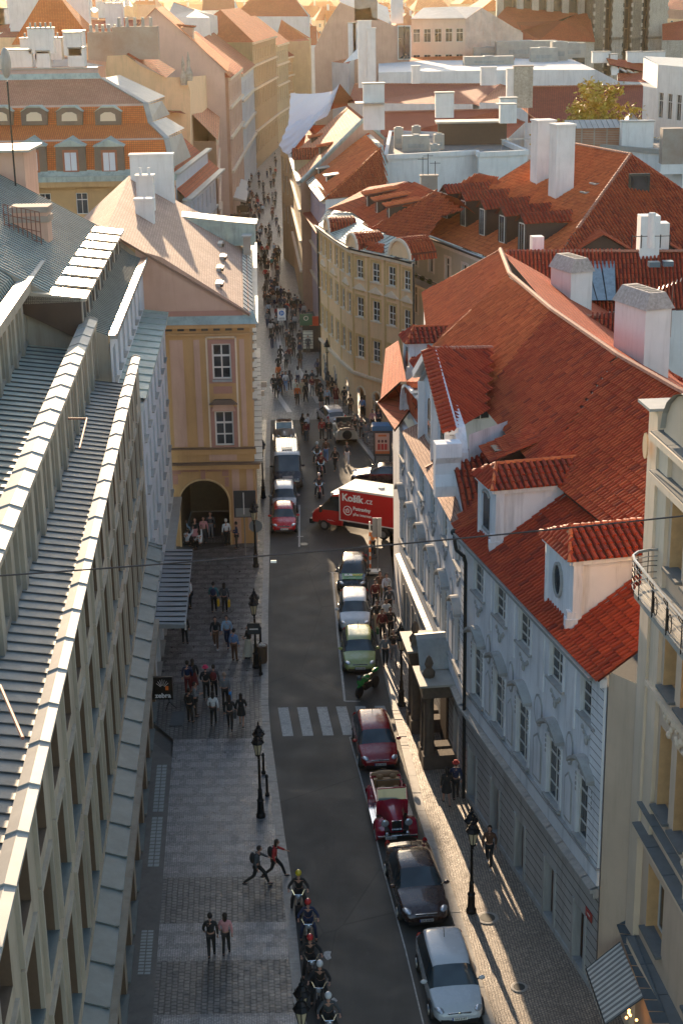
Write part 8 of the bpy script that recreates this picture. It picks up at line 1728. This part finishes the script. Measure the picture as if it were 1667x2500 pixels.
P('person in a pale blue shirt walking towards the camera', 'B', 460, 1122, PI-.1, 'walk', 'lblue', 'navy'); P('person in a blue-grey shirt and dark brown trousers', 'B', 505, 1210, -.5, 'stand', 'blue', 'brown'); P('person in a long white skirt and dark top near the litter bin', 'B', 598, 1188, PI/2+.6, 'phone', 'black', 'cream', female=True, skirt=1.0); P('person in a black suit half under the metal canopy', 'B', 190, 1105, -.3, 'stand')
P('person in a white shirt beside the canopy edge', 'B', 228, 875, PI/2, 'stand', 'white'); P('person in a pink skirt standing inside the arch', 'B', 258, 470, PI, 'stand', 'black', 'pink', female=True, skirt=.35); P('person in a pale pink top beside the pink skirt in the arch', 'B', 312, 462, PI, 'stand', 'pink', 'dgrey', female=True); P('person in grey in the dark of the arched passage', 'B', 355, 430, PI, 'stand', 'dgrey', 'grey')
P('white-haired person in a white shirt at the right side of the arch', 'B', 455, 478, .4, 'stand', 'white', hair=(.5,.48,.45)); P('person in a dark blue shirt leaning by the ochre wall', 'B', 520, 497, PI/2, 'phone', 'navy'); P('seated person in a white shirt raising one arm', 'B', 208, 500, -.4, 'sit', 'white'); P('seated person in white with a red scarf at the arch table', 'B', 285, 510, .9, 'sit', 'white', 'black', female=True); P('seated person in pale blue behind the arch table', 'B', 240, 455, PI, 'sit', 'lblue')
for (lb, u, v, t, b, kk) in (('person in an open dark suit leading the right pavement group', 130, 550, 'brown', 'khaki', {}), ('person in a white striped shirt beside the dark suit', 205, 575, 'white', 'dgrey', {}), ('person in a patterned dark shirt second in the right pavement line', 75, 650, 'maroon', 'black', {}), ('person in a grey open shirt carrying a dark case', 235, 725, 'dgrey', 'black', {'bag':'black'}), ('person in a black jumper and beige trousers', 95, 900, 'black', 'beige', {}), ('long-haired person in a white top', 205, 880, 'white', 'dgrey', {'female':True}), ('person in dark patterned clothes with a green bag', 155, 1000, 'maroon', 'black', {'bag':'green'}), ('person in black close behind the palace lamp', 250, 980, 'black', 'black', {}), ('person in a grey printed T-shirt walking to the camera', 190, 1300, 'grey', 'black', {}), ('balding person in a black jacket and grey trousers', 285, 1255, 'black', 'grey', {'hair':(.3,.2,.14)})):
    P(lb, 'W', u, v, PI+.1, rnd.choice(('walk','step')), t, b, **kk)
P('person in a short dark dress walking up the sunlit pavement', 'D', 388, 748, .1, 'walk', female=True, skirt=.3); P('person in a red cap and dark blue shirt on the sunlit pavement', 'D', 433, 716, .05, 'step', 'navy', hat=(.45,.04,.03)); P('long-haired person in a patterned top and white shoes by the palace wall', 'D', 600, 1050, PI-.2, 'walk', 'brown', 'black', female=True, shoe='white')
for (lb, u, v, rz, pose, t, b, kk) in (('person in a black suit and white shirt walking down the cobbles',270,248,PI,'walk','black','black',{}),('person in denim shorts on the cobbles',325,240,PI,'step','brown','blue',{'female':True}),('person in a white top and blue jeans on the cobbles',385,220,PI,'walk','white','blue',{'female':True}),('person in a pale shirt arm in arm on the cobbles',482,295,PI,'step','cream','black',{}),('person in beige beside the pale shirt',543,295,PI,'step','beige','beige',{'female':True}),('person in a red-brown shirt pointing on the cobbles',635,262,PI,'phone','maroon','grey',{}),('person in a short black coat waiting by the silver hatchback',722,375,PI,'stand','black','black',{'female':True,'skirt':.35}),('person in a light blue shirt waiting by the silver hatchback',782,375,PI,'stand','lblue','black',{}),('person in a red patterned dress at the corner house',865,350,PI,'stand','maroon','maroon',{'female':True,'skirt':.4}),
    ('person in dark leather in the road trio by the vintage cars',548,640,-.8,'stand','black','black',{'female':True}),('person in a white shirt in the road trio',600,640,PI/2,'stand','white','dgrey',{}),('person in maroon and white cap in the road trio',582,708,.4,'stand','maroon','dgrey',{'hat':'white'}),('person in a bright red jumper talking in the road',730,688,PI,'stand','red','black',{}),('person in a black jacket beside the red jumper',797,690,PI,'stand','black','dgrey',{}),('person in a formal suit standing behind the cream vintage car',1045,655,PI,'stand','black','black',{}),
    ('person in a sleeveless brown top and bright blue shorts',770,890,0,'walk','brown','blue',{}),('person in a black vest and shorts crossing behind the scooters',858,978,PI-.5,'walk','black','black',{}),('person in white shorts and trainers by the vintage car',970,922,PI,'walk','dgrey','white',{'shoe':'white'}),('person in grey walking by the advertising kiosk',1150,725,0,'walk','grey','grey',{}),('person in a patterned shirt near the kiosk',1108,670,PI,'stand','dgrey','black',{}),('person in black by the shop arches',1000,450,0,'step','black','black',{}),('person in a dark coat near the arches',945,372,0,'step','black','dgrey',{}),('person in a blue jacket outside the lit shop door',1115,470,0,'stand','blue','black',{}),('person in camouflage by the lit shop door',1195,470,PI,'stand','khaki','khaki',{}),('person with long black hair under the street sign',830,280,0,'step','black','black',{'female':True}),('person in a dark top near the crossing sign',890,250,0,'step','dgrey','black',{}),('person in navy behind the kiosk',1270,590,PI,'stand','navy','black',{}),('person in a floral top beside the kiosk',1215,600,PI,'stand','pink','black',{'female':True})):
    P(lb, 'A', u, v, rz, pose, t, b, z=.01 if u < 1000 else .13, **kk)
# riders on fat-tyred electric scooters
def scooter(label, loc, rz):
    T = thing('electric_scooter', label, 'scooter', loc, rz, 'fat-tyred electric scooters of the tour')
    for y in (-.55, .6):
        m = MB().mat(RUBBER); m.lathe([(.1,-.09),(.2,-.1),(.24,-.05),(.24,.05),(.2,.1),(.1,.09)], 14); m.v = [(z_, y_, x_) for x_, y_, z_ in m.v]; w = obj('wheel', m, T, (0,y,.24)); k = MB().mat(CHROME); k.lathe([(.1,-.1),(.1,.1)], 8); k.v = [(z_, y_, x_) for x_, y_, z_ in k.v]; obj('rim', k, w)
    m = MB().mat(TRIM); m.box(-.13,.13,-.35,.35,.2,.34); m.bar((0,.35,.3),(0,.5,.55),.04); m.ball((0,-.2,.68),.2,8,6,(.8,1.5,.35)); m.bar((0,-.25,.3),(0,-.25,.62),.05); obj('frame', m, T)
    m = MB().mat(CHROME); m.bar((-.06,.6,.24),(-.05,.48,.85),.02); m.bar((.06,.6,.24),(.05,.48,.85),.02); m.tube([(-.38,.32,1.04),(-.24,.38,1.06),(-.14,.44,.86),(.14,.44,.86),(.24,.38,1.06),(.38,.32,1.04)], .018, 5); obj('handlebar', m, T); m = MB().mat(LAMPG); m.ball((0,.55,.84),.09,8,6,(1,.5,1)); obj('headlight', m, T)
hd_ = ['yellow','red','red','white','white']
for i, (u, v, t, lb) in enumerate(((300,690,'black','front rider in a yellow helmet and black T-shirt'), (435,1115,'navy','rider in a red helmet and dark blue shirt, second in the queue'), (462,1640,'black','rider in a red helmet and black jacket, middle of the queue'), (605,2030,'black','rider in a white helmet and black top, fourth in the queue'), (725,2500,'dgrey','last rider in a white helmet and dark grey top at the bottom edge'))):
    q = g('X', u, v, 0); a = PI + rnd.uniform(-.15, .15); hc_ = (.6,.45,.02) if i == 0 else (.5,.03,.03) if i < 3 else (.6,.6,.6)
    person(lb, (q.x, q.y, 0), a, 'ride', C_[t], C_['black' if i != 1 else 'navy'], helmet=hc_, group='riders of the scooter tour'); scooter('black electric scooter under the ' + lb.replace(', second in the queue','').replace(', middle of the queue','').replace(', fourth in the queue','').replace(' at the bottom edge',''), (q.x, q.y, 0), a)
for u, v, t, h, lb in ((685,905,'dgrey',(.55,.6,.62),'distant rider in a pale helmet heading to the trio'), (722,1010,'maroon',(.3,.03,.03),'distant rider in a red jacket behind another rider'), (705,1215,'dgrey',(.6,.55,.55),'lone rider in a grey T-shirt level with the truck cab')):
    q = g('A', u, v, 0); person(lb, (q.x, q.y, 0), PI, 'ride', C_[t], C_['black'], helmet=h, group='riders of the scooter tour'); scooter('black electric scooter under the ' + lb, (q.x, q.y, 0), PI)
# the crowd further up the street
cols = [('black',(.02,.02,.022),9), ('dark grey',(.06,.065,.07),6), ('navy',(.02,.03,.07),5), ('brown',(.1,.05,.03),3), ('maroon',(.1,.03,.03),1.5), ('white',(.42,.4,.38),1.6), ('red',(.28,.03,.03),.7), ('grey',(.16,.17,.18),3), ('pale blue',(.3,.4,.5),1), ('orange',(.5,.12,.03),.2), ('yellow',(.5,.36,.03),.2), ('teal',(.03,.14,.16),1)]
wts = [c[2] for c in cols]; prs = [(p, f) for p in ('walk','step','stand') for f in (False, True)]; rc = random.Random(77); spots = []
def street_x(y): return interp(FARL, y)+ (1.5 if y < 243 else 3.2 if y < 280 else 1.0), interp([(k[0], k[1]) for k in FARR], y)-.9
tries = 0
while len(spots) < 205 and tries < 9000:
    tries += 1; y = rc.choice((rc.uniform(128,175), rc.uniform(150,262), rc.uniform(170,240), rc.uniform(240,395))); xa, xb = street_x(y)
    if y < 150: xa, xb = -5.6, .0-(y-128)*.12
    x = rc.uniform(xa, xb)
    if all((x-a)**2+((y-b)*.7)**2 > .38 for a, b in spots): spots.append((x, y))
for x, y in spots:
    c1 = rc.choices(cols, wts)[0]; c2 = rc.choices(cols[:4], wts[:4])[0]; p, f = rc.choice(prs); me = pose_mesh(p, f)['lite']
    o = obj('person', me, None, (x, y, .01), (0 if rc.random() < .5 else PI)+rc.uniform(-.4,.4)); s = rc.uniform(.94,1.06); o.scale = (s,s,s); setmat(o, 1, cloth(c1[1])); setmat(o, 2, cloth(c2[1])); tag(o, f'pedestrian in a {c1[0]} top and {c2[0]} legwear in the packed street crowd', 'person', 'street crowd beyond the arcade house')
# ------------------------------------------------------------------ lamps and street furniture
LGL = simple('lantern_glass', (.5,.42,.28), .15)
def lantern(m, c):
    c = Vector(c)
    def hexa(z0, r0, z1, r1, mt): m.mat(mt); m.lathe([(r0, z0), (r1, z1)], 6, tuple(c))
    hexa(0,.1,.5,.2,LGL); m.mat(IRON)
    for k in range(6): a = PI/3*k; m.bar(c+Vector((.1*math.cos(a),.1*math.sin(a),0)), c+Vector((.205*math.cos(a),.205*math.sin(a),.5)), .018, 4)
    m.lathe([(.12,-.06),(.12,0)], 8, tuple(c)); m.lathe([(.26,.5),(.28,.54),(.17,.66),(.19,.7),(.09,.82),(.1,.88),(.03,.95),(.045,1.0),(.01,1.12)], 8, tuple(c))
    for k in range(6): a = PI/3*k; m.bar(c+Vector((.24*math.cos(a),.24*math.sin(a),.52)), c+Vector((.27*math.cos(a),.27*math.sin(a),.66)), .02, 4, .005)
def lamp(label, x, y, ang=PI/2, group='cast-iron street lamps', n=2):
    T = thing('street_lamp', label, 'street lamp', (x, y, .13), ang, group); m = MB().mat(IRON)
    m.lathe([(.2,0),(.2,.12),(.15,.2),(.13,.7),(.16,.78),(.1,.86),(.085,1.2),(.1,1.25),(.06,1.35),(.05,3.0),(.08,3.05),(.06,3.15),(.04,3.5)], 12); obj('pole', m, T)
    m = MB().mat(IRON)
    for s in (-1, 1): m.tube([(0,0,2.85),(s*.2,0,2.78),(s*.36,0,2.9),(s*.38,0,3.05)], .03, 6); m.tube([(0,0,3.1),(s*.15,0,3.16),(s*.28,0,3.05)], .015, 5)
    obj('arm', m, T)
    for s in (-1, 1): m = MB(); lantern(m, (s*.38,0,3.12)); obj('lantern', m, T)
q = g('C',755,770,.13); lamp('black double street lamp on the left kerb just below the zebra crossing', q.x, q.y); q = g('B',642,1252,.13); lamp('black double street lamp with a small sign plate, by the litter bin', q.x, q.y); q = g('B',640,610,.13); lamp('black double street lamp right of the arched passage', q.x, q.y)
q = g('D',510,1280,.13); lamp('black double street lamp on the sunlit right pavement beside the brown saloon', q.x, q.y); q = g('D',163,250,.13); lamp('black double street lamp in front of the palace portal', q.x, q.y); q = g('C',975,1700,4.3); lamp('black double street lamp at the bottom edge beside the scooter queue', q.x, q.y)
q = g('F',700,2020,4.0); lamp('distant street lamp in front of the yellow corner house', q.x, q.y); q = g('A',165,690,4.2); lamp('distant street lamp beside the ochre house wall', q.x-.1, q.y)
def bollard(label, key, u, v): q = g(key,u,v,.13); m = MB().mat(IRON); m.lathe([(.1,0),(.1,.1),(.06,.18),(.055,.85),(.08,.9),(.05,1.0),(.01,1.04)], 10); tag(obj('bollard', m, None, q), label, 'bollard', 'black bollards along the left kerb')
bollard('black bollard on the kerb right beside the left lamp below the crossing', 'C', 770, 535); bollard('lower black bollard on the kerb nearer the camera', 'C', 790, 655); bollard('tall black bollard above the litter bin', 'B', 670, 1105); bollard('tall black bollard just below the litter bin', 'B', 672, 1300)
q = g('B',682,1220,.13); T = thing('litter_bin', 'brown litter bin heaped with rubbish by the left kerb', 'litter bin', tuple(q)); m = MB().mat(plain('bin_brown', (.1,.06,.035), .7)); m.lathe([(.22,0),(.26,.1),(.28,.85),(.3,.95)], 14); obj('drum', m, T); m = MB().mat(simple('rubbish', (.5,.45,.4), .7)); [m.ball((rc.uniform(-.15,.15), rc.uniform(-.15,.15), .98), .08, 6, 4) for _ in range(7)]; obj('rubbish', m, T, kind='stuff')
def sign(nm, label, cat, base, h, parts): 
    T = thing(nm, label, cat, tuple(base)); m = MB().mat(simple('post_grey', (.22,.22,.22), .5, .4)); m.bar((0,0,0),(0,0,h),.035,8); obj('post', m, T); return T
q = g('B',640,1060,.13); m = MB().mat(simple('board_dark', (.03,.035,.04), .5)); m.box(-.32,.32,-.04,.04,1.9,2.5); m.mat(WHITE); m.box(-.22,.22,-.045,-.04,2.15,2.22); tag(obj('sign_board', m, None, g('B',636,1252,.13)+Vector((0,-.12,0))), 'dark square board hung on the lamp by the litter bin', 'sign')
T = sign('map_board', 'large dark information board on a pale post beside the arch', 'information board', g('B',575,540,.13), 4.2, None); m = MB().mat(simple('board_dark', (.03,.035,.04), .5)); m.box(-.6,.75,-.05,.05,2.5,4.2); m.mat(simple('board_grey', (.2,.2,.19), .5)); m.box(-.5,.65,-.06,-.05,2.55,3.1); m.mat(WHITE); m.box(-.03,.03,-.07,-.06,2.7,4.1); obj('panel', m, T)
T = sign('round_sign', 'round traffic sign seen from behind next to the arch lamp', 'traffic sign', g('B',648,600,.13), 3.0, None); m = MB().mat(simple('sign_back', (.25,.26,.27), .4, .6)); m.lathe([(.4,-.015),(.4,.015)], 20); m.v = [(x_, z_, y_+2.5) for x_, y_, z_ in m.v]; obj('disc', m, T)
def pedsign(label, q):
    T = sign('pedestrian_zone_sign', label, 'traffic sign', q, 3.0, None); m = MB().mat(simple('sign_white', (.72,.7,.68), .4)); m.box(-.42,.42,-.06,-.03,1.8,3.0); m.mat(simple('sign_blue', (.02,.13,.45), .4)); k = MB().mat(MATS['sign_blue']); m.prism([(.26*math.cos(t*PI/10), 2.55+.26*math.sin(t*PI/10)) for t in range(20)], -.07, -.06); m.mat(MATS['sign_white'])
    for x, s_ in ((-.07,1),(.09,.75)): m.prism([(x+.035*math.cos(t*PI/4), 2.55+.13*s_+.035*math.sin(t*PI/4)) for t in range(8)], -.075, -.07); m.box(x-.035,x+.035,-.075,-.07,2.55-.15*s_,2.55+.08*s_)
    m.mat(TRIM); m.box(-.3,.3,-.065,-.06,2.02,2.07); m.box(-.3,.3,-.065,-.06,1.92,1.96); pl = obj('plate', m, T); text('PĚŠÍ ZÓNA', .11, TRIM, pl, (0,-.066,2.92))
pedsign('white pedestrian zone sign with a blue disc in the crowd on the cobbles', g('F',380,1985,.01)); pedsign('white pedestrian zone sign with a blue disc in front of the yellow arches', g('A',990,300,.01))
q = g('F',565,2070,.13); T = thing('news_kiosk', 'small lit sales kiosk with a red hanging sign by the lilac house', 'kiosk', (q.x, q.y, .01)); m = MB().mat(TRIM); m.box(-.5,1.6,-.4,.8,0,2.6); m.mat(simple('kiosk_white', (.55,.55,.48), .5)); m.box(-.45,.5,-.45,-.4,.3,2.1)
m.mat(TRIM); [m.box(-.45,.5,-.46,-.45,.3+.28*k,.34+.28*k) for k in range(7)]; obj('cabinet', m, T); m = MB().mat(simple('sign_redorange', (.55,.06,.02), .5)); m.box(.2,1.6,-.6,-.5,2.6,3.5); obj('hanging_sign', m, T); m = MB().mat(simple('sign_green', (.01,.09,.05), .4)); q2 = g('F',550,1850,3.5); m.box(-.6,.6,-.05,.05,-.6,.5); m.mat(MATS['sign_white']); m.tube([(.2*math.cos(t*PI/6),-.06,.1+.2*math.sin(t*PI/6)) for t in range(13)], .03, 4); tag(obj('hanging_sign', m, None, q2), 'dark green hanging sign with a white ring above the kiosk', 'sign')
# advertising kiosk
q = g('A',1310,900,.13); T = thing('advertising_kiosk', 'blue-topped advertising kiosk with an orange poster behind the palace corner', 'kiosk', tuple(q+Vector((0,.3,0))), -.05); m = MB().mat(simple('kiosk_frame', (.08,.085,.09), .4, .4)); m.box(-.65,.65,-.5,.5,.55,2.5); [m.box(x-.05,x+.05,y-.05,y+.05,0,.6) for x in (-.55,.55) for y in (-.4,.4)]; obj('case', m, T)
m = MB().mat(simple('kiosk_blue', (.02,.16,.32), .35)); m.box(-.75,.75,-.6,.6,2.5,2.85); m.mat(MATS['kiosk_white']); m.box(-.8,-.75,-.6,.6,2.5,2.8); obj('roof', m, T); m = MB().mat(simple('poster_pink', (.6,.38,.3), .6)); m.box(-.52,.52,-.53,-.5,.75,2.3); m.mat(simple('poster_orange', (.6,.16,.05), .6)); m.box(-.52,.52,-.535,-.53,.75,.95); m.box(-.3,.3,-.535,-.53,2.05,2.2)
for k in (-1,0,1): m.mat(simple('poster_dark', (.12,.04,.04), .6)); m.prism([(k*.25+.09*math.cos(t*PI/4), 1.7+.12*math.sin(t*PI/4)) for t in range(8)], -.54, -.53); m.mat(simple('poster_red', (.5,.05,.04), .6)); m.box(k*.25-.1,k*.25+.1,-.54,-.53,1.05,1.5)
obj('poster', m, T)
# zebra shop sign
q = g('B',48,1395,3.2); T = thing('shop_sign', 'black square hanging shop sign lettered zebra with a striped head', 'sign', (q.x, q.y, q.z)); m = MB().mat(simple('sign_black', (.008,.008,.008), .3)); m.box(-.5,.45,-.08,.08,-.45,.65); m.mat(IRON); m.bar((-1.2,0,.5),(-.5,0,.5),.03); m.bar((-1.2,0,-.2),(-.5,0,-.2),.03); bx = obj('box', m, T); LW = simple('letter_white', (.7,.7,.7), .4); text('zebra', .32, LW, bx, (0,-.1,-.25), bold=.008)
m = MB().mat(LW)
for k in range(7): a = -1.1+.36*k; m.beam((.1*math.sin(a),-.09,.15+.1*math.cos(a)), (.3*math.sin(a),-.09,.2+.34*math.cos(a)), .012, .05, Vector((0,1,0)))
m.mat(simple('letter_orange', (.7,.15,.02), .4)); m.box(.12,.26,-.1,-.09,.02,.22); obj('emblem', m, bx)
q = g('V',95,1110,.14); m = MB().mat(IRON); m.bar((0,0,.3),(0,0,1.7),.02); [m.bar((0,0,.35),(.35*math.cos(a),.35*math.sin(a),0),.015) for a in (0,2.1,4.2)]; tag(obj('stand', m, None, q), 'thin black tripod stand outside the shop under the zebra sign', 'stand'); a_, b_ = g('V',90,1390,.15), g('V',350,1160,.15); m = MB().mat(plain('mat_grey', (.09,.1,.1), .9)); m.box(0,b_.x-a_.x,0,b_.y-a_.y,0,.02); tag(obj('entrance_mat', m, None, a_), 'dark grey entrance mat outside the shop on the left pavement', 'mat')
# barrier with a worker beside the palace corner
q = g('A',1190,1950,.13); T = thing('road_barrier', 'red and white roadworks barrier with signs at the palace corner', 'barrier', (q.x,q.y,.13)); m = MB().mat(simple('barrier_white', (.6,.58,.52), .5)); m.box(-.05,.05,-.05,.05,0,3.2); m.box(-.6,.6,-.3,.3,0,.12); m.mat(simple('barrier_orange', (.6,.14,.03), .5)); [m.box(-.06,.06,-.06,.06,.3+.5*k,.55+.5*k) for k in range(5)]; obj('post', m, T); m = MB().mat(simple('sign_back', (.25,.26,.27), .4, .6)); m.bar((.45,0,0),(.45,0,3.4),.035,6); m.box(.15,.7,.05,.1,2.2,3.4); obj('sign_back', m, T)
P('person in an orange work jacket on the corner by the roadworks barrier', 'A', 1215, 1790, -.5, 'phone', 'orange', 'black'); q = g('A',1150,1830,.13); T = thing('bicycle', 'dark bicycle leaning by the roadworks barrier', 'bicycle', (q.x,q.y,.13), .3)
for x in (-.5,.5): m = MB().mat(RUBBER); m.tube([(x+.32*math.cos(t*PI/8),0,.33+.32*math.sin(t*PI/8)) for t in range(17)], .02, 5); obj('wheel', m, T)
m = MB().mat(TRIM); m.tube([(-.5,0,.33),(-.1,0,.35),(.35,0,.8),(-.15,0,.8),(-.1,0,.35)], .018, 5); m.tube([(.5,0,.33),(.33,0,.95),(.33,-.25,1.0)], .018, 5); m.bar((.33,0,.98),(.33,.25,1.0),.018); m.box(-.28,-.02,-.07,.07,.88,.93); obj('frame', m, T)
# hanging shop lamps on the ochre house street side, cafe table in the passage
for k, (u, v, lb) in enumerate(((1425-600,885,'a'),(0,0,'b'))[:0]): pass
for k, (u, v) in enumerate(((165,150),(140,235),(85,190))): q = g('A',u,v,3.6); m = MB().mat(simple('box_sign', (.7,.55,.42), .5)); m.box(-.3,.3,-.1,.1,-.2,.2); m.mat(IRON); m.bar((-.7,0,.3),(-.2,0,.2),.02); tag(obj('box_sign', m, None, q), 'small pale box sign bracketed to the ochre house, ' + ('farthest','middle','nearest')[k] + ' one', 'sign')
q = g('B',250,500,.13); T = thing('cafe_table', 'small dark cafe table at the mouth of the arched passage', 'table', tuple(q)); m = MB().mat(WOODD); m.lathe([(.35,.7),(.35,.74)], 12); obj('table_top', m, T); m = MB().mat(WOODD); m.lathe([(.2,0),(.04,.05),(.03,.7)], 8); obj('leg', m, T)
T = thing('satellite_dish', 'white satellite dish on a pole at the left edge above the office roof', 'satellite dish', tuple(gy('R',130,560,92))); m = MB().mat(IRON); m.bar((0,0,-2),(0,0,4.6),.05); obj('pole', m, T); m = MB().mat(ZINC_L); m.ball((0,0,5.6),.85,12,8,(.35,.6,1)); m.ball((-1.2,-.3,5.6),.25,8,6); m.bar((-1.2,-.3,5.6),(0,0,5.2),.03); obj('dish', m, T)
T = thing('lift_tower', 'pinkish rooftop lift tower with a sheet roof and red brick side at the left edge', 'roof tower', tuple(gy('R',110,900,93))); a_, b_ = gy('R',-60,800,93), gy('R',215,450,93); L0 = T.location; m = MB().mat(PINKR); m.box(a_.x-L0.x-2, b_.x-L0.x, 0, 4, -6, b_.z-L0.z); m.mat(ZINC_L); m.box(a_.x-L0.x-2, b_.x-L0.x+.4, -.4, 4, b_.z-L0.z, b_.z-L0.z+.15); m.mat(BRICK); m.box(a_.x-L0.x-2, a_.x-L0.x+1.2, -.5, 0, -6, b_.z-L0.z-2); obj('tower', m, T)
m = MB().mat(plain('rusty_rail', (.2,.07,.04), .7)); a_, b_ = gy('R',30,930,80), gy('R',360,1000,80)
for k in range(9): p = a_.lerp(b_, k/8); m.bar(p, p+Vector((0,0,-2.2)), .025, 4)
for z in (0,-.5,-1,-1.5,-2): m.bar(a_+Vector((0,0,z)), b_+Vector((0,0,z)), .02, 4)
tag(obj('roof_railing', m), 'rusty mesh railing on the green roof at the upper left', 'railing'); p = gy('R',300,1150,82); T = thing('roof_chimney', 'squat pinkish brick chimney by the rusty railing on the green roof', 'chimney', tuple(p)); m = MB().mat(PINKR); m.box(-.9,.9,-.6,.6,-3,.9); m.mat(BRICK); m.box(-1,1,-.7,.7,.4,.7); m.box(-1,1,-.7,.7,.9,1.2); obj('stack', m, T)
